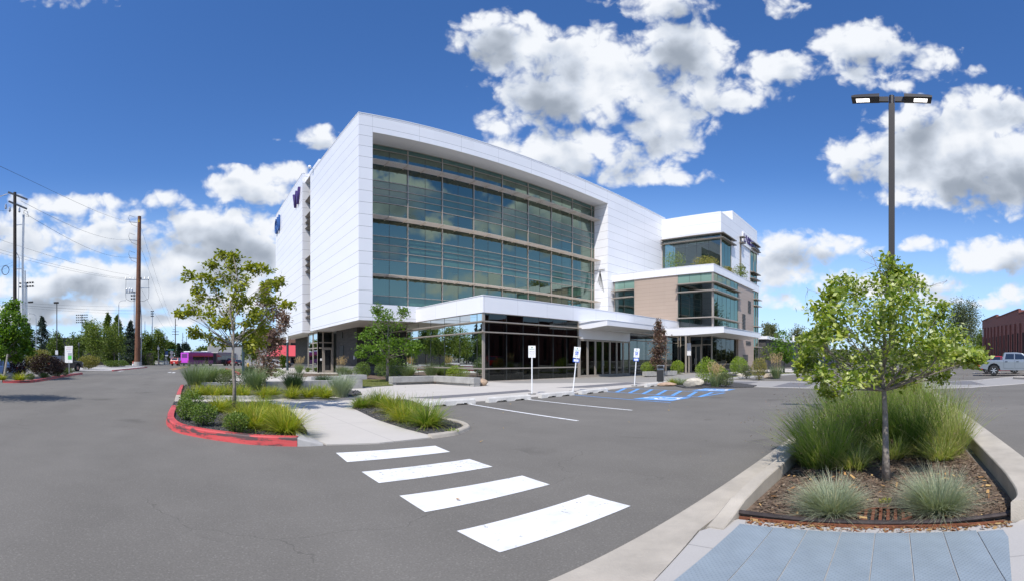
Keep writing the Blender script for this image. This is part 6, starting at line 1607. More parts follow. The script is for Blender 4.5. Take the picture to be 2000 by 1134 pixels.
old = b.inputs['Base Color'].links[0].from_socket; vm = nn(t, 'ShaderNodeVectorMath', operation='SCALE'); t.links.new(old, vm.inputs[0]); t.links.new(dots, vm.inputs['Scale']); t.links.new(vm.outputs[0], b.inputs['Base Color'])
ORD = ['first', 'second', 'third', 'fourth', 'fifth', 'sixth', 'seventh', 'eighth', 'ninth', 'tenth']
YE = [1.29, .985, .70, .42, .145, -.13, -.405, -.68, -.90]
for k in range(8):
    y1, y0 = YE[k] - .004, YE[k + 1] + .004
    def fx(y): return 3.575 + (-.03 if k > 6 else 0)
    def bx(y): return 1.2 if y > -.38 else 1.2 + (-.38 - y) * 4.2   # the right hand edge runs at a slant
    pts = [(bx(y1), y1), (fx(y1), y1), (fx(y0), y0), (bx(y0), y0)]
    c = ((3.0), (y0 + y1) / 2)
    o = MB().prism([(p[0] - c[0], p[1] - c[1]) for p in pts], .006, .022).build('trench_plate', PLM)
    o.location = (c[0], c[1], 0); tag(o, f'{ORD[k]} blue grey perforated steel trench plate counted from the left kerb', 'trench plate', 'steel plates covering the trench')
t_ = thing('edge_bar', 'long dark rusty steel edging bar between planter and trench plates', 'edging', (3.765, .1, 0))
pts = [(.03, 1.27, .05), (.0, .6, .045), (-.005, 0, .045), (.0, -.6, .05), (.06, -1.12, .06)]
MB().tube(pts, .026, 8).build('bar', mat('oxidised_steel', (0.055, 0.042, 0.038), .6, .4, noise=.4, nscale=8), t_)
MB().box(-.045, -.03, -1.05, 1.25, 0, .035).build('flange', mat('rusty_steel', (0.20, 0.07, 0.032), .8, noise=.4, nscale=12), t_)
t_ = thing('drain_grate', 'round rusty iron drain grate in the mulch behind the edging bar', 'drain', (3.99, .08, .012))
RU = mat('rusty_iron', (0.17, 0.062, 0.032), .85, noise=.35, nscale=20)
mb = MB(); n_ = 20
for r0_, r1_ in ((.22, .19),):
    vs = [(r * math.cos(6.2832 * j / n_), r * 1.15 * math.sin(6.2832 * j / n_), z) for z in (0, .03) for r in (r0_, r1_) for j in range(n_)]
    for j in range(n_):
        k = (j + 1) % n_; mb.add([vs[j], vs[k], vs[2 * n_ + k], vs[2 * n_ + j]], ((0, 1, 2, 3),)); mb.add([vs[2 * n_ + j], vs[2 * n_ + k], vs[3 * n_ + k], vs[3 * n_ + j]], ((0, 1, 2, 3),))
mb.build('rim', RU, t_)
for k in range(6):
    y = -.17 + k * .068; w = math.sqrt(max(0, .2 ** 2 - (y / 1.15) ** 2))
    MB().box(-w, w, y - .014, y + .014, .012, .028).build('bar', RU, t_)
MB().cyl((0, 0, -.006), .2, .008, 20).build('sump', M['black'], t_)
# --- the white notice board on the left island
p = G(135, 731, .1); t_ = thing('notice_board', 'white board sign with a green panel on a post in the left kerb island', 'sign', p, R(-22))
MB().cyl((.0, 0, 0), .045, 1.25, 10).build('post', M['steel'], t_)
MB().box(-.47, .42, -.04, .04, 1.08, 2.60).build('sign_board', M['white_paint'], t_, bevel=.01); MB().box(.421, .46, -.04, .04, 1.08, 2.35).build('side_rail', M['black'], t_)
MB().box(-.10, .33, -.05, -.042, 1.38, 1.72).build('green_panel', mat('green_sign_print', (0.10, 0.55, 0.09), .5), t_)
MB().box(-.10, .33, -.05, -.042, 1.73, 1.98).build('grey_panel', mat('grey_sign_print', (0.40, 0.42, 0.46), .5), t_)
pk = mat('pink_sign_print', (0.62, 0.42, 0.50), .5); gy = mat('pale_sign_print', (0.45, 0.55, 0.62), .5)
text_obj('lettering', 'VISITOR', .16, pk, t_, (0, -.043, 2.46), (R(90), 0, 0), .002); text_obj('lettering', 'PARKING', .16, pk, t_, (0, -.043, 2.30), (R(90), 0, 0), .002)
text_obj('lettering', 'PAY HERE', .11, gy, t_, (0, -.043, 2.12), (R(90), 0, 0), .002)
# --- yellow hydrant, bollard, cone, bike racks
t_ = thing('fire_hydrant', 'yellow fire hydrant beyond the far red kerb', 'fire hydrant', G(484.5, 717.5))
YL_ = mat('yellow_enamel', (0.62, 0.40, 0.03), .4)
MB().lathe([(.2, 0), (.2, .06), (.14, .07), (.14, .62), (.18, .64), (.18, .68), (.13, .78), (.06, .86), (.05, .92)], n=14).build('barrel', YL_, t_, smooth=True)
for s in (-1, 1): MB().tube([(s * .12, 0, .48), (s * .26, 0, .48)], [.075, .075], 10).build('outlet', YL_, t_)
t_ = thing('bollard', 'orange yellow bollard by the red roofed building', 'bollard', G(565.5, 716.5)); MB().cyl((0, 0, 0), .12, 1.15, 12).build('post', mat('orange_enamel', (0.65, 0.28, 0.02), .5), t_); MB().lathe([(.12, 0), (.09, .06), (.02, .09)], (0, 0, 1.15), 12).build('cap', M['conc'], t_)
p = D(260, 96); p.z = .1; t_ = thing('traffic_cone', 'orange and white traffic cone leaning by the brown steel pole', 'traffic cone', p, 0); t_.scale = (1.35,) * 3
MB().lathe([(.17, .03), (.11, .35)], n=14).build('lower_band', M['white_paint'], t_); MB().lathe([(.11, .351), (.03, .78), (.01, .8)], n=14).build('upper_band', mat('orange_plastic', (0.70, 0.10, 0.02), .5), t_); MB().box(-.2, .2, -.2, .2, 0, .03).build('base', M['black'], t_)
t_ = thing('bike_rack', 'row of steel bicycle hoops in front of the low brick wall', 'bike rack', (79, 11.5, .05))
for k in range(7):
    a = [(-.0, -.45, 0), (0, -.45, .62), (0, -.38, .76), (0, -.25, .82), (0, .25, .82), (0, .38, .76), (0, .45, .62), (0, .45, 0)]
    MB().tube([(x + k * .02, y * 1.0 + 1.0 - k * .62 * 1.0, z) for x, y, z in a], .03, 6).build('hoop', M['steel'], t_)
MB().box(-.05, .25, -3.4, 1.6, 0, .03).build('rail', M['steel'], t_)
# ================================================================ poles and wires
def pole(name, lab, loc, H, r0, r1, m, cat='utility pole', n=12, grp=None, lean=(0, 0)):
    t_ = thing(name, lab, cat, loc, 0, grp)
    MB().tube([(0, 0, 0), (lean[0], lean[1], H)], [r0, r1], n).build('pole', m, t_); return t_
BP = D(268, 98); BP.z = 0; BH = EYE + 98 * math.tan((HZ - 423) / F)
t_ = pole('utility_pole', 'tall tapered rust brown steel utility pole on a concrete footing', BP, BH, .66, .40, M['rust_pole'], n=12, lean=(.5, 0))
MB().cyl((0, 0, 0), 1.05, .95, 20).build('footing', M['conc'], t_)
for k, py in enumerate((435, 470, 505)):
    z = EYE + 98 * math.tan((HZ - py) / F)
    a = MB(); a.bar((0, 0, z), (-1.75, -.5, z + .12), .12); a.build('insulator_arm', M['steel'], t_)
    b_ = MB(); b_.tube([(-.5, 0, z + 1.35), (-1.7, -.4, z + 1.75), (-1.85, -.5, z + .9), (-1.2, -.3, z - .5), (0, 0, z - 1.0)], .035, 5); b_.build('jumper_cable', M['wire'], t_)
zc = EYE + 98 * math.tan((HZ - 546) / F)
a = MB(); a.bar((-2.6, -.3, zc), (2.6, .3, zc), .16); a.build('crossarm', M['steel'], t_)
a = MB(); a.bar((.3, .1, zc - 1.9), (2.7, .3, zc - 1.9), .12); a.build('crossarm', M['steel'], t_)
for x in (-2.5, -1.5, -.8, .9, 1.6, 2.5): MB().lathe([(.09, 0), (.14, .12), (.09, .22), (.13, .34), (.04, .5)], (x, x * .1, zc + .05), 8).build('insulator', M['steel'], t_)
for x in (-2.3, -1.7, -1.1): MB().lathe([(.16, 0), (.2, .3), (.16, .75), (.08, .95)], (x, -.2, zc - 2.9), 8).build('switch_can', M['steel'], t_)
a = MB(); a.bar((-2.6, -.25, zc - 3.0), (-.2, 0, zc - 3.0), .12); a.build('crossarm', M['steel'], t_)
for s in (-1, 1): MB().tube([(s * 2.5, 0, zc), (s * 2.6, 0, zc - 3), (s * 2.5, 0, zc - 4.3), (s * 1.4, 0, zc - 4.9), (0, 0, zc - 4.6)], .04, 5).build('jumper_cable', M['wire'], t_)
MB().tube([(.85, 0, .9), (.95, 0, BH * .30), (.6, 0, BH * .46)], .11, 6).build('conduit', M['steel'], t_)
MB().add([(-.24 + .42, -.46, BH - 1.5), (.24 + .42, -.46, BH - 1.5), (.42, -.46, BH - .7)], ((0, 1, 2),)).build('warning_plate', YL_, t_)
WP = D(29, 42); WP.z = 0; WH = EYE + 42 * math.tan((HZ - 376) / F)
t_ = pole('utility_pole', 'dark wooden power pole with two crossarms behind the left tree', WP, WH, .20, .155, M['wood_pole'])
for z, x0_, x1_ in ((WH - .35, -.55, 1.1), (WH - 1.35, -.5, 1.05)): a = MB(); a.bar((x0_, -.35, z + .35), (x1_, .5, z - .42), .12, .16); a.build('crossarm', mat('grey_timber', (0.20, 0.195, 0.185), .8), t_)
for x, z in ((-.85, WH - 1.5), (-.45, WH - 1.85), (.55, WH - 2.05)): MB().lathe([(.05, -.25), (.12, -.15), (.10, .15), (.05, .3)], (x, -.2, z), 8).build('insulator', M['steel'], t_)
for x in (-.7, -.5): MB().tube([(x - .9, -.6, WH - .5), (x, -.2, WH - .1)], .03, 5).build('insulator_arm', M['steel'], t_)
for k, x in enumerate((.78, .90)): MB().tube([(x + .05, 0, .5), (x - .04, 0, WH * .62), (x + .06, 0, WH - 2.5)], .06, 6).build('conduit', M['steel'], t_)
MB().tube([(.9, 0, WH - 2.4), (1.0, -.1, WH - 2.1), (1.35, -.2, WH - 2.3), (1.5, -.2, WH - 2.9), (1.15, -.1, WH - 2.7)], .025, 5).build('jumper_cable', M['wire'], t_)
for z in (WH - 3.5, WH * .56): a = MB(); a.bar((0, 0, z), (.95, 0, z), .07); a.build('bracket', M['steel'], t_)
a = MB(); 
for k in range(4): a.tube([(-.85 + .34 * (1 + .08 * k) * math.cos(q_ * .52), -.25 - .02 * k, WH * .555 + .42 * (1 + .05 * k) * math.sin(q_ * .52)) for q_ in range(13)], .010, 5)
a.build('cable_coil', M['wire'], t_)
MB().tube([(.35, 0, WH * .3), (.45, 0, WH * .62), (.1, 0, WH * .66)], .035, 5).build('riser', M['steel'], t_)
def wire(lab, a, b_, sag, r=.014, name='power_line'):
    a, b_ = Vector(a), Vector(b_); n = 18
    r *= .62
    pts = [a.lerp(b_, k / n) - Vector((0, 0, sag * 4 * (k / n) * (1 - k / n))) for k in range(n + 1)]
    tag(MB().tube(pts, r, 5, False).build(name, M['wire']), lab, 'power line', 'overhead wires')
def WP_(dx, z): return (WP.x + dx, WP.y, z)
for k, (py, a, sag, lab) in enumerate(((433, D(-60, 30, 298), 1.0, 'topmost power line running in to the top of the brown pole'), (467, WP_(.6, WH - 1.0), 1.5, 'power line from the wooden pole to the second arm of the brown pole'), (502, WP_(.9, WH - 2.3), 1.5, 'power line from the wooden pole to the third arm of the brown pole'), (537, D(-60, 60, 448), 1.0, 'power line above the brown pole crossarm, upper of three'), (544, D(-60, 60, 470), 1.0, 'power line to the brown pole crossarm, middle of three'), (546, D(-60, 60, 477), 1.0, 'power line to the brown pole crossarm, lower of three'))):
    e_ = D(252, 97.5, py); wire(lab, a, e_, sag, .026)
for k, (y0, y1, lab) in enumerate(((583, 598, 'lowest bundle of street cables, top strand'), (586, 606, 'thick street cable sagging behind the lamp posts'), (589, 612, 'thin street cable below the thick one'))):
    wire(lab, D(-60, 80, y0), D(262, 100, y1), .6, .035 if k == 1 else .02)
for k, (py, py1, lab) in enumerate(((440, 700, 'wire slanting down to the right from the top of the brown pole'), (480, 690, 'wire slanting down to the right from the middle of the brown pole'), (560, 700, 'low wire slanting away from the brown pole'))):
    wire(lab, D(274, 98, py), D(344, 190, 645 + 8 * k), 2.0, .03)
wire('short slack wire left of the wooden pole', D(-40, 40, 520), WP_(-.15, WH * .60), .3, .014); wire('second slack wire left of the wooden pole', D(-40, 40, 530), WP_(-.15, WH * .585), .3, .014); wire('wire in to the wooden pole crossarm from the left', D(-60, 36, 370), WP_(-.4, WH - .2), .3, .014); wire('lower wire in to the wooden pole from the left', D(-60, 36, 395), WP_(-.3, WH - 1.9), .3, .014)
# distant transmission poles
for px, top, d, lab in ((342.5, 621, 190, 'distant wooden transmission pole, tallest beside the bus'), (357, 649, 260, 'second distant transmission pole beyond the bus'), (364, 655, 300, 'farthest distant transmission pole beyond the bus'), (326, 655, 150, 'distant thin pole among the street trees')):
    p = D(px, d); p.z = 0; H = EYE + d * math.tan((HZ - top) / F); t_ = pole('utility_pole', lab, p, H, .28, .16, M['wood_pole'], grp='distant utility poles')
    for q_ in (.40 * H, .48 * H) if d < 200 else (.5 * H,): a = MB(); a.bar((-1.5, 0, H - q_ * .75), (1.5, 0, H - q_ * .75), .2); a.build('crossarm', M['wood_pole'], t_)
    for q_ in (.75, .85): a = MB(); a.bar((-1.1 if q_ < .8 else 0, 0, H * q_), (0 if q_ < .8 else .9, 0, H * q_ ), .16); a.build('insulator_arm', M['wood_pole'], t_)
# stadium lights
def stadium(px, top, d, lab, cols=6, rows=4, w=2.6, mast=.18):
    p = D(px, d); p.z = 0; H = EYE + d * math.tan((HZ - top) / F); t_ = pole('stadium_light', lab, p, H, mast * 1.4, mast, M['steel'], 'floodlight mast', grp='stadium floodlights')
    for r in range(rows):
        z = H - .25 - r * 1.0; a = MB(); a.bar((-w, 0, z), (w, 0, z), .12); a.build('crossbar', M['steel'], t_)
        for c in range(cols): x = -w + 2 * w * (c + .5) / cols; MB().lathe([(.12, -.3), (.34, .1), (.30, .12)], (x, -.2, z + .2), 8).build('floodlight', M['black'], t_)
stadium(160, 614, 180, 'stadium floodlight mast above the left street trees')
stadium(52, 552, 120, 'stadium floodlight mast behind the wooden pole', 6, 2, 2.2)
stadium(297.5, 607, 190, 'stadium floodlight mast right of the brown pole', 2, 3, .8)
stadium(262, 570, 135, 'stadium floodlight mast just left of the brown pole', 3, 3, 1.1, .14)
# street lamps on the left
def shoebox(px, top, d, lab, sign=False):
    p = D(px, d); p.z = 0; H = EYE + d * math.tan((HZ - top) / F); t_ = pole('street_lamp', lab, p, H, .085, .06, M['bronze_pole'], 'street lamp')
    MB().box(-.42, .25, -.2, .2, H - .02, H + .22).build('lamp_head', M['bronze_pole'], t_, bevel=.03); MB().cyl((0, 0, 0), .2, .7, 12).build('pole_base', M['conc'], t_)
    if sign: MB().box(-.2, .2, -.1, -.08, 2.15, 2.75).build('sign_plate', M['white_paint'], t_)
shoebox(111, 592, 62, 'dark shoebox lamp post rising behind the black pickup truck', True)
p = D(49, 44); p.z = 0; H = EYE + 44 * math.tan((HZ - 590) / F); t_ = pole('street_lamp', 'grey lamp pole with a black arm lamp behind the left tree', p, H + 3.2, .08, .07, M['steel'], 'street lamp')
a = MB(); a.bar((0, 0, H), (.5, 0, H), .06); a.build('arm', M['steel'], t_); MB().box(.35, .85, -.1, .1, H - .08, H + .08).build('lamp_head', M['black'], t_, bevel=.03)
def cobra(px, top, d, s, lab):
    p = D(px, d); p.z = 0; H = EYE + d * math.tan((HZ - top) / F); t_ = pole('street_lamp', lab, p, H - .9, .11, .08, M['steel'], 'street lamp')
    MB().tube([(0, 0, H - .9), (s * .1, 0, H - .35), (s * .6, 0, H), (s * 1.3, 0, H + .06)], .05, 6).build('arm', M['steel'], t_); MB().lathe([(.05, 0), (.2, .05), (.16, .14)], (s * 1.5, 0, H - .02), 10).build('lamp_head', M['steel'], t_)
cobra(70.5, 612, 85, -1, 'grey curved arm street lamp beside the blue spruce'); cobra(232, 587, 105, 1, 'grey curved arm street lamp left of the brown pole')
for px, top, d, lab in ((321.5, 680, 118, 'old style dark post lamp near the bus sign'), (154, 668, 75, 'old style dark post lamp by the street maples')):
    p = D(px, d); p.z = 0; H = EYE + d * math.tan((HZ - top) / F); t_ = pole('street_lamp', lab, p, H - .6, .08, .06, M['black'], 'street lamp'); MB().lathe([(.06, 0), (.2, .15), (.17, .5), (.05, .7)], (0, 0, H - .65), 10).build('lantern', M['alu_dark'], t_)
# road signs at the corner
def road_sign(px, py_t, d, lab, kind):
    p = D(px, d); p.z = 0; H = EYE + d * math.tan((HZ - py_t) / F); t_ = thing('road_sign', lab, 'road sign', p, R(15))
    MB().cyl((0, 0, 0), .05, H, 8).build('post', M['steel'], t_)
    if kind == 'stop': MB().tube([(0, -.10, H - .5), (0, -.07, H - .5)], [.5, .5], 8).build('sign_plate', M['steel'], t_); MB().add([(-.65, -.08, H - 1.55), (0, -.08, H - 2.2), (.65, -.08, H - 1.55), (0, -.08, H - .9)], ((0, 1, 2, 3),)).build('diamond_plate', M['steel'], t_)
    if kind == 'bus': MB().box(-.38, .38, -.1, -.06, H - .9, H).build('sign_plate', mat('navy_sign', (.02, .05, .16), .5), t_); MB().box(-.38, .38, -.1, -.06, H - 1.25, H - .92).build('sign_foot', M['white_paint'], t_)
    if kind == 'street': MB().box(-.8, .8, -.03, .0, H - .3, H).build('name_plate', mat('teal_sign', (.08, .26, .20), .5), t_)
    if kind == 'box': MB().box(-.25, .25, -.3, .0, H - 1.1, H - .5).build('control_box', M['steel'], t_)
road_sign(335, 684, 110, 'grey backs of a stop sign and a diamond sign', 'stop'); road_sign(325.5, 685, 112, 'navy and white bus stop sign at the corner', 'bus'); road_sign(333.5, 681, 114, 'green street name sign at the corner', 'street'); road_sign(309, 673, 108, 'pale corner post with a control box', 'box')
p = D(281, 118); p.z = 0; t_ = thing('gate_pillar', 'pale stone gate pillar with ball top behind the brown pole', 'pillar', p)
MB().box(-.45, .45, -.45, .45, 0, 2.3).build('pillar', M['conc'], t_); MB().lathe([(.2, 0), (.34, .2), (.3, .5), (.05, .66)], (0, 0, 2.3), 12).build('ball', M['conc'], t_)
t_ = thing('fence', 'low pale picket fence behind the corner signs', 'fence', D(303, 122, 705))
t_.location.z = 0
for k in range(14): MB().box(k * .28 - .05, k * .28 + .05, -.03, .03, 0, 1.15).build('picket', M['white_paint'], t_)
for z in (.35, .9): MB().box(-.1, 3.8, .031, .07, z, z + .08).build('rail', M['white_paint'], t_)
t_ = thing('net_fence', 'tall dark net fence posts of the ball field', 'fence', D(283, 140, HZ)); t_.location.z = 0
for k in range(4): MB().cyl((k * 1.9, k * 3, 0), .1, 13.5 - k * 1.3, 8).build('post', M['steel'], t_)
# ================================================================ vehicles
def wheel(parent, x, y, r, w, rim=M['chrome']):
    n = 20; mb = MB(); s = 1 if y > 0 else -1
    prof = [(r * .62, w / 2), (r * .92, w / 2), (r, w / 2 - .03), (r, -w / 2 + .03), (r * .92, -w / 2), (r * .62, -w / 2)]
    vs = [(x + a * math.cos(2 * math.pi * j / n), y + b_ * s, r + a * math.sin(2 * math.pi * j / n)) for a, b_ in prof for j in range(n)]
    fs = [(i * n + j, i * n + (j + 1) % n, (i + 1) * n + (j + 1) % n, (i + 1) * n + j) for i in range(5) for j in range(n)]
    t_ = mb.add(vs, fs).build('wheel', M['rubber'], parent)
    m2 = MB(); c = len(m2.v)
    m2.tube([(x, y - s * w * .3, r), (x, y + s * w * .22, r)], [r * .62, r * .62], 16); m2.build('wheel_well', M['black'], t_)
    sp = MB()
    for k in range(6):
        a = k * math.pi / 3; sp.bar((x + r * .12 * math.cos(a), y + s * w * .34, r + r * .12 * math.sin(a)), (x + r * .6 * math.cos(a), y + s * w * .34, r + r * .6 * math.sin(a)), r * .16, .03, (0, 1, 0))
    sp.tube([(x, y + s * w * .3, r), (x, y + s * w * .38, r)], [r * .18, r * .18], 12)
    sp.build('rim', rim, t_)

def body_loft(side, W, sec_in, z_belt, tumble, arch, r_arch):
    """car shell from its side outline: side = [(x, z)...] closed, walls leaning in above the belt"""
    mb = MB(); L_, R_ = [], []
    def wy(z, x):
        t_ = max(0, (z - z_belt)) * tumble; return W / 2 - t_
    n = len(side)
    for (x, z) in side: L_.append((x, -wy(z, x), z)); R_.append((x, wy(z, x), z))
    V = L_ + R_
    tri = tessellate_polygon([[Vector((x, z, 0)) for x, z in side]])
    area = sum(side[i][0] * side[(i + 1) % n][1] - side[(i + 1) % n][0] * side[i][1] for i in range(n))
    fs = []
    for t_ in tri:
        a, b_, c = [Vector((*side[i], 0)) for i in t_]; t_ = t_ if (b_ - a).cross(c - a).z > 0 else (t_[0], t_[2], t_[1])
        fs.append(tuple(t_)); fs.append(tuple(i + n for i in reversed(t_)))
    for i in range(n):
        j = (i + 1) % n; fs.append((j, i, i + n, j + n) if area > 0 else (i, j, j + n, i + n))
    return mb.add(V, fs)

def arcpts(cx, r, z0, n=7): return [(cx + r * math.cos(math.pi * (1 - k / (n - 1))), z0 + r * math.sin(math.pi * (1 - k / (n - 1)))) for k in range(n)]
def pane(parent, pts, name='window', m=None): 
    c = MB(); c.add(pts, [tuple(range(len(pts)))]); return c.build(name, m or M['car_glass'], parent)

def car(lab, loc, rz, col, kind='sedan', grp=None, metal=.0, scale=1.0, tail=True, name='parked_car'):
    t_ = thing(name, lab, 'car' if kind != 'pickup' else 'pickup truck', loc, rz, grp, scale)
    pm = paint('car_paint', col, metal)
    if kind == 'pickup':
        W, L, r = 2.0, 5.8, .42; zb = .48; fx_, rx_ = 1.95, -1.75
        side = [(-2.9, zb + .12)] + [(rx_ - .56, zb)] + arcpts(rx_, .53, zb + .02) + [(rx_ + .56, zb - .05), (fx_ - .56, zb - .05)] + arcpts(fx_, .53, zb + .02) + [(fx_ + .56, zb), (2.85, zb + .05), (2.9, 1.05), (2.72, 1.22), (1.45, 1.32), (.62, 1.88), (.1, 1.95), (-.85, 1.93), (-1.02, 1.36), (-1.05, 1.30), (-2.86, 1.28), (-2.92, 1.2)]
        b_ = body_loft(side, W, 0, 1.2, .26, None, None).build('body', pm, t_, bevel=.03)
        MB().box(-2.7, 2.6, -.74, .74, .46, 1.0).build('chassis', M['black'], t_)
        def wy(z): return W / 2 - max(0, z - 1.2) * .26 + .006
        for s in (-1, 1):
            for q_ in ([(-.82, 1.36), (-.05, 1.36), (-.05, 1.82), (-.72, 1.82)], [(.03, 1.36), (1.22, 1.36), (.55, 1.80), (.03, 1.82)]):
                w_ = pane(t_, [(x, s * wy(z), z) for x, z in (q_ if s < 0 else q_[::-1])]); MB().bar((q_[0][0], s * (wy(1.34)), 1.34), (q_[1][0], s * (wy(1.34)), 1.34), .025).build('window_trim', M['chrome'], w_)
            for x0_, x1_ in ((-.92, -.03), (.02, 1.35)):
                d_ = MB(); d_.bar((x0_, s * (W / 2 + .002), .62), (x0_, s * (W / 2 + .002), 1.32), .012); d_.bar((x0_, s * (W / 2 + .002), .60), (x1_, s * (W / 2 + .002), .60), .012); d_ = d_.build('door_seam', M['black'], t_)
                MB().box(x0_ + .12, x0_ + .32, min(s * W / 2, s * (W / 2 + .035)), max(s * W / 2, s * (W / 2 + .035)), 1.14, 1.19).build('handle', M['black'], d_)
            MB().box(-2.93, -2.80, min(s * .72, s * 1.01), max(s * .72, s * 1.01), .86, 1.22).build('tail_light', M['red_lens'], t_); MB().box(2.70, 2.91, min(s * .6, s * 1.0), max(s * .6, s * 1.0), .88, 1.08).build('headlight', M['clear_lens'], t_)
            MB().box(1.05, 1.3, min(s * 1.0, s * 1.2), max(s * 1.0, s * 1.2), 1.30, 1.50).build('mirror', M['black'], t_)
            for x in (fx_, rx_): wheel(t_, x, s * (W / 2 - .16), r, .28, M['black'] if col[0] > .3 else M['chrome'])
        pane(t_, [(-.98, -.75, 1.40), (-.86, -.68, 1.88), (-.86, .68, 1.88), (-.98, .75, 1.40)][::-1], 'rear_window'); pane(t_, [(1.36, -.8, 1.375), (1.36, .8, 1.375), (.66, .72, 1.87), (.66, -.72, 1.87)], 'windscreen')
        MB().box(-2.83, -1.12, -.78, .78, 1.285, 1.295).build('bed_cover', M['black'], t_); MB().box(-3.02, -2.88, -.95, .95, .45, .68).build('bumper', M['chrome'], t_, bevel=.02); MB().box(2.86, 3.0, -.95, .95, .45, .70).build('bumper', M['chrome'], t_, bevel=.02)
        MB().box(-2.945, -2.925, -.26, .26, .86, 1.05).build('number_plate', M['white_paint'], t_)
    else:
        suv = kind == 'suv'
        W, r = 1.84, .34 if not suv else .37; zb = .30; fx_, rx_ = 1.38, -1.38; hi = 1.70 if suv else 1.45; bl = 1.02 if suv else .92
        side = [(-2.25, zb + .15), (rx_ - .45, zb)] + arcpts(rx_, .41, zb + .04) + [(rx_ + .45, zb - .05), (fx_ - .45, zb - .05)] + arcpts(fx_, .41, zb + .04) + [(fx_ + .45, zb), (2.2, zb + .1), (2.28, .62), (2.1, .80), (1.1, bl + .02), (.35, hi - .06), (-.1, hi), (-1.2 if not suv else -1.8, hi - .03)] + ([(-1.95, bl + .06), (-2.28, bl - .02)] if not suv else [(-2.15, bl + .15), (-2.25, bl)])
        b_ = body_loft(side, W, 0, bl, .35, None, None).build('body', pm, t_, bevel=.04)
        MB().box(-2.0, 1.95, -.66, .66, .28, .74).build('chassis', M['black'], t_)
        def wy(z): return W / 2 - max(0, z - bl) * .35 + .006
        for s in (-1, 1):
            e_ = -1.5 if not suv else -1.95
            for q_ in ([(.06, bl + .04), (.92, bl + .04), (.30, hi - .10), (.06, hi - .08)], [(-.95, bl + .04), (0, bl + .04), (0, hi - .08), (-.95, hi - .08)], [(e_, bl + .05), (-1.01, bl + .04), (-1.01, hi - .08), (e_ + .35, hi - .10)]):
                pane(t_, [(x, s * wy(z), z) for x, z in (q_ if s < 0 else q_[::-1])])
            MB().box(-2.29, -2.15, min(s * .55, s * .90), max(s * .55, s * .90), .72, .90).build('tail_light', M['red_lens'], t_); MB().box(2.05, 2.25, min(s * .5, s * .88), max(s * .5, s * .88), .60, .74).build('headlight', M['clear_lens'], t_)
            MB().box(.75, .95, min(s * .92, s * 1.08), max(s * .92, s * 1.08), bl + .02, bl + .16).build('mirror', pm, t_)
            for x in (fx_, rx_): wheel(t_, x, s * (W / 2 - .13), r, .22, M['chrome'])
        pane(t_, [(1.02, -.72, bl + .07), (1.02, .72, bl + .07), (.40, .62, hi - .09), (.40, -.62, hi - .09)], 'windscreen')
        xr0, xr1 = ((-1.9, -1.27) if not suv else (-2.17, -1.87)); pane(t_, [(xr0 - .03, -.70, bl + .15), (xr1 - .03, -.6, hi - .07), (xr1 - .03, .6, hi - .07), (xr0 - .03, .70, bl + .15)][::-1], 'rear_window')
        MB().box(-2.305, -2.285, -.24, .24, .55, .68).build('number_plate', M['white_paint'], t_)
    return t_
def along(px, d, z=0.0): p = D(px, d); p.z = z; return p
# silver pickup parked on the right, its left side towards us
pc = G(1948, 730.0); a_ = R(-97)
pk_ = car('silver grey pickup truck parked on the right, rear wheel in view', (42.6, -11.0, .10), 0, (0.27, 0.30, 0.325), 'pickup', metal=.4, scale=1.06, name='pickup_truck')
th = (1947 - X0) / F; tow = Vector((math.sin(th), math.cos(th), 0)); rgt = Vector((tow.y, -tow.x, 0))
def place_side(o, px_rear, d, L_half, z=0.0, flip=False):
    """stand a vehicle across the view at distance d with its rear end on column px_rear"""
    p = D(px_rear, d); th = (px_rear - X0) / F; f = Vector((math.sin(th), math.cos(th), 0)); r_ = Vector((f.y, -f.x, 0))
    c = p + r_ * L_half * (-1 if flip else 1); o.location = (c.x, c.y, z); o.rotation_euler = (0, 0, math.atan2(r_.y, r_.x) + (math.pi if flip else 0))
place_side(pk_, 1916, 40.5, 3.0, .06)
o = car('red car mostly hidden behind the silver pickup truck', (0, 0, 0), 0, (0.42, 0.012, 0.015), 'suv', scale=1.05); place_side(o, 1909, 46.5, 2.4, .06)
o = car('dark blue black car glimpsed through the planter tree', (0, 0, 0), 0, (0.012, 0.015, 0.022), 'suv', scale=1.05); place_side(o, 1583, 62, 2.6, .05)
o = car('black pickup truck seen from behind beside the maroon bushes', along(120, 55), R(62), (0.035, 0.035, 0.038), 'pickup', scale=1.0, name='pickup_truck'); 
o = car('blue car cut off by the left picture edge', along(-6, 39), R(180), (0.035, 0.085, 0.22), 'sedan')
o = car('bright red car half hidden by the rear of the bus', along(348, 106), R(70), (0.50, 0.018, 0.016), 'suv', scale=1.1)
o = car('dark red car in front of the bus', along(449, 106), R(95), (0.30, 0.02, 0.025), 'suv', scale=1.05)
o = car('dark car behind the slim maple trunk', along(462, 104), R(100), (0.05, 0.05, 0.055), 'sedan')
o = car('white car parked under the red roof', along(537, 78), R(0), (0.72, 0.72, 0.72), 'sedan')
o = car('grey car parked right of the white one under the red roof', along(548, 82), R(20), (0.15, 0.155, 0.17), 'sedan')
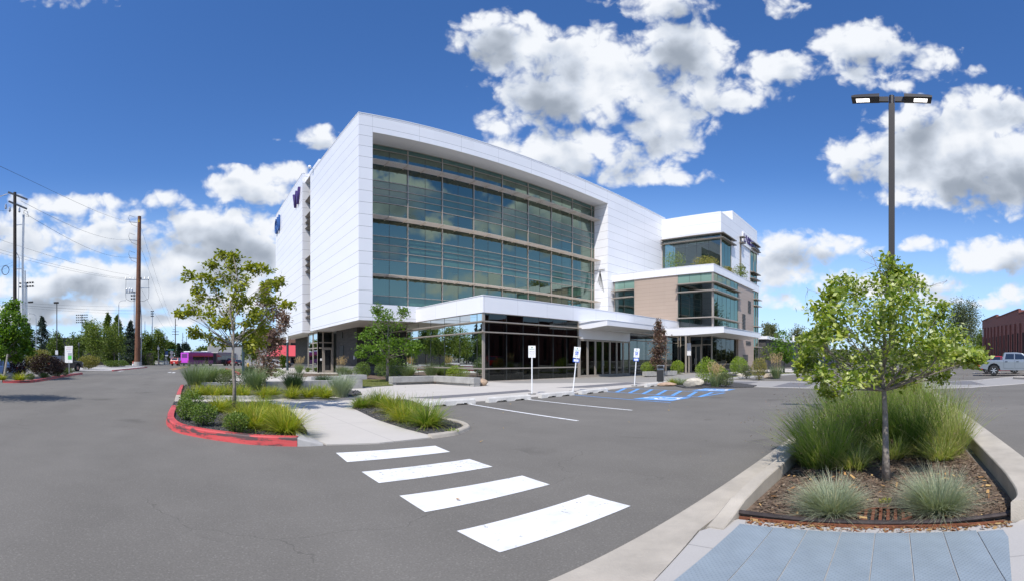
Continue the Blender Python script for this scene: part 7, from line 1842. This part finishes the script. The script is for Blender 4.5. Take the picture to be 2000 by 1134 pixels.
# the purple articulated bus
BU = thing('articulated_bus', 'long purple articulated city bus turning at the far corner', 'bus', (0, 0, 0))
PU, PUB = paint('purple_paint', (0.13, 0.008, 0.17)), paint('bright_purple_paint', (0.55, 0.045, 0.60))
def bus_section(x0_, x1_, W, z0, z1, m, name):
    return MB().box(x0_, x1_, -W / 2, W / 2, z0, z1).build(name, m, BU, bevel=.14)
bus_section(-11.0, -1.2, 2.55, .38, 3.05, PU, 'rear_section')
fr = MB().box(0, 9.2, -1.275, 1.275, .38, 3.0).build('front_section', paint('grey_purple_paint', (0.09, 0.04, 0.065)), BU, bevel=.12)
MB().box(-11.03, -10.9, -1.24, 1.24, .75, 2.95).build('rear_panel', PUB, BU, bevel=.08)
MB().box(-11.05, -11.031, -.85, .85, 1.85, 2.75).build('rear_grille', PU, BU); MB().box(-11.12, -11.0, -1.2, 1.2, .38, .74).build('rear_bumper', M['black'], BU, bevel=.03)
for s in (-1, 1):
    MB().box(-11.06, -11.031, min(s * 1.0, s * 1.18), max(s * 1.0, s * 1.18), .9, 1.3).build('tail_light', M['red_lens'], BU)
    y = s * 1.285
    w_ = pane(BU, [(x, y, z) for x, z in ([(-9.4, 1.55), (-8.9, 1.30), (-4.9, 1.30), (-4.9, 2.35), (-9.4, 2.35)] if s < 0 else [(-9.4, 2.35), (-4.9, 2.35), (-4.9, 1.30), (-8.9, 1.30), (-9.4, 1.55)])])
    for x0_, x1_, nm, z0 in ((-4.75, -3.4, 'door', .5), (-3.2, -1.4, 'window', 1.3), (.5, 2.2, 'window', 1.3), (2.3, 3.8, 'door', .5), (3.95, 6.9, 'window', 1.3), (7.05, 8.7, 'door', .5)):
        q_ = [(x0_, y, z0), (x1_, y, z0), (x1_, y, 2.35), (x0_, y, 2.35)]; pane(BU, q_ if s < 0 else q_[::-1], nm)
    for x in (-8.0, -2.3, 6.9): wheel(BU, x, s * 1.12, .48, .3, M['steel'])
mb = MB()
for k in range(10): mb.box(-1.15 + k * .115, -1.15 + k * .115 + .06, -1.2, 1.2, .45, 3.0); mb.box(-1.09 + k * .115, -1.09 + k * .115 + .055, -1.14, 1.14, .5, 2.94)
mb.build('bellows', mat('bellows_rubber', (0.06, 0.065, 0.07), .8), BU)
MB().box(-10.2, -2.0, -1.05, 1.05, 3.05, 3.3).build('roof_unit', M['white_paint'], BU, bevel=.06); MB().box(1.0, 7.5, -1.05, 1.05, 3.0, 3.22).build('roof_unit', M['conc'], BU, bevel=.06); MB().box(-3.4, -1.3, -1.05, 1.05, 3.301, 3.42).build('roof_unit', M['white_paint'], BU, bevel=.04)
pane(BU, [(9.215, -1.1, 1.2), (9.215, 1.1, 1.2), (9.215, 1.1, 2.75), (9.215, -1.1, 2.75)], 'windscreen')
p0, p1 = D(348, 93), D(446, 106); d_ = (p1 - p0).normalized(); c = p0 + d_ * 11.2; BU.location = (c.x, c.y, 0); BU.rotation_euler = (0, 0, math.atan2(d_.y, d_.x)); BU.scale = (.84, .92, .98)
# ================================================================ other buildings
def simple_building(name, lab, parts_, loc=(0, 0, 0), rz=0, cat='building'):
    t_ = thing(name, lab, cat, loc, rz)
    for nm, mb, m in parts_: mb.build(nm, m, t_)
    return t_
# red hipped roof shop left of the corner entrance
c = D(537, 92); t_ = thing('shop', 'small tan shop with a steep bright red metal roof', 'building', (c.x, c.y, 0))
RM = mat('red_metal_roof', (0.62, 0.085, 0.095), .45); TW = mat('tan_wall', (0.34, 0.27, 0.22), .85, noise=.1, nscale=.8)
MB().box(0, 14, 0, 12, 0, 2.3).build('wall', TW, t_)
mb = MB(); mb.add([(-.6, -.6, 2.15), (15, -.6, 2.15), (15, 13, 2.15), (-.6, 13, 2.15), (1.6, 2.2, 4.5), (13, 2.2, 4.5), (13, 10, 4.5), (1.6, 10, 4.5)], ((0, 1, 5, 4), (1, 2, 6, 5), (2, 3, 7, 6), (3, 0, 4, 7), (4, 5, 6, 7), (3, 2, 1, 0))); rf = mb.build('roof', RM, t_)
for k in range(5): MB().box(.8 + k * 2.6, 2.4 + k * 2.6, -.05, 0, .6, 1.9).build('window', M['car_glass'], t_)
c = D(545, 150); t_ = thing('office_block', 'distant brown brick block above the red roof', 'building', (c.x, c.y, 0)); OB = mat('brown_brick', (0.25, 0.13, 0.09), .85)
MB().box(-8, 22, 0, 14, 0, 11.2).build('wall', OB, t_); MB().box(-8.3, 22.3, -.3, 14, 11.2, 11.8).build('parapet', TW, t_); MB().box(9, 14, 3, 9, 11.8, 13.4).build('roof_unit', M['steel'], t_)
for k in range(8):
    for z in (5.5, 8.7): MB().box(-6.8 + k * 3.6, -4.6 + k * 3.6, -.06, -.003, z, z + 1.6).build('window', M['car_glass'], t_)
c = D(438, 140); t_ = thing('warehouse', 'plain pale grey warehouse behind the front of the bus', 'building', (c.x, c.y, 0)); MB().box(-5, 14, 0, 12, 0, 5.6).build('wall', mat('pale_wall', (0.45, 0.44, 0.42), .85, noise=.06, nscale=.5), t_); MB().box(-4.6, -3.6, 2, 3, 5.6, 7.2).build('chimney', M['conc'], t_); MB().box(2, 4.2, -.08, 0, 0, 3).build('door', M['steel'], t_)
c = D(438, 128); 
c = D(132, 125); t_ = thing('hall', 'long dark flat roofed hall behind the left street trees', 'building', (c.x, c.y, 0)); MB().box(-6, 20, 0, 14, 0, 7.2).build('wall', mat('dark_wall', (0.035, 0.037, 0.037), .8), t_); MB().box(-6.3, 20.3, -.3, 14.3, 7.2, 7.6).build('roof', mat('dark_roof', (0.05, 0.052, 0.055), .7), t_)
# dark brick building on the right
t_ = thing('brick_annex', 'single storey dark brick building with white roof edge beyond the wing', 'building', (64.3, 19.0, 0))
MB().box(0, 25, 0, 16, 0, 4.55).build('wall', M['brick'], t_); MB().box(-.35, 25.3, -.35, 16, 4.55, 5.0).build('roof_edge', M['white_plain'], t_); MB().lathe([(.05, 0), (.16, .05), (.14, .18), (.03, .25)], (7.2, -.15, 2.9), 10).build('wall_lamp', M['lamp_glass'], t_)
t_ = thing('screen_wall', 'low dark brick wall with pale railing right of the brick building', 'wall', (89.5, 19.0, 0)); MB().box(0, 30, 0, .4, 0, 2.2).build('wall', M['brick'], t_); MB().box(0, 30, -.05, .45, 2.2, 2.38).build('coping', M['conc'], t_)
for k in range(40): MB().box(.2 + k * .75, .26 + k * .75, .17, .23, 2.38, 3.4).build('baluster', M['white_paint'], t_)
MB().box(0, 30, .16, .24, 3.4, 3.48).build('rail', M['white_paint'], t_)
# red brick hall on the right, in shade
t_ = thing('brick_hall', 'long red brick hall with stepped parapet and narrow windows', 'building', (108, -22, 0))
segs = [(0, 29.5, 10.75), (-29.5, 0, 10.75)]
xe = [0, -15.5, -32.5, -50, -68]; zh = [10.9, 10.3, 9.5, 8.9]
for k in range(4):
    MB().box(xe[k + 1], xe[k], -20, 0, 0, zh[k]).build('wall', M['red_brick'], t_)
    MB().box(xe[k + 1] + .002, xe[k] + .1 - .002, -.45, .12, zh[k], zh[k] + .22).build('coping', mat('brick_coping', (0.14, 0.05, 0.04), .8), t_)
for k in range(20):
    x = -2.2 - k * 3.3
    MB().box(x - 1.9, x - 1.45, 0, .28, 0, 9.0 - k * .13).build('pilaster', M['red_brick'], t_)
    w_ = MB().box(x - .35, x + .35, .002, .05, 1.2, 6.6 - k * .05).build('window', M['dark_window'], t_); MB().box(x - .45, x + .45, .0, .10, 1.05, 1.19).build('sill', M['conc'], w_)
MB().box(-2.1, -.5, .01, .1, 7.0, 8.9).build('wall_plaque', M['conc'], t_)
# buildings across the lot behind the camera, which the big panes mirror
t_ = thing('brick_block', 'low dark brick block across the lot behind the viewer', 'building', (20, -62, 0)); MB().box(-40, 45, -14, 0, 0, 6.2).build('wall', M['brick'], t_); MB().box(-40.2, 45.2, -14.2, .2, 6.2, 6.6).build('parapet', M['conc'], t_)
for k in range(14): MB().box(-38 + k * 6, -36 + k * 6, .003, .06, 1.2, 4.6).build('window', M['car_glass'], t_)
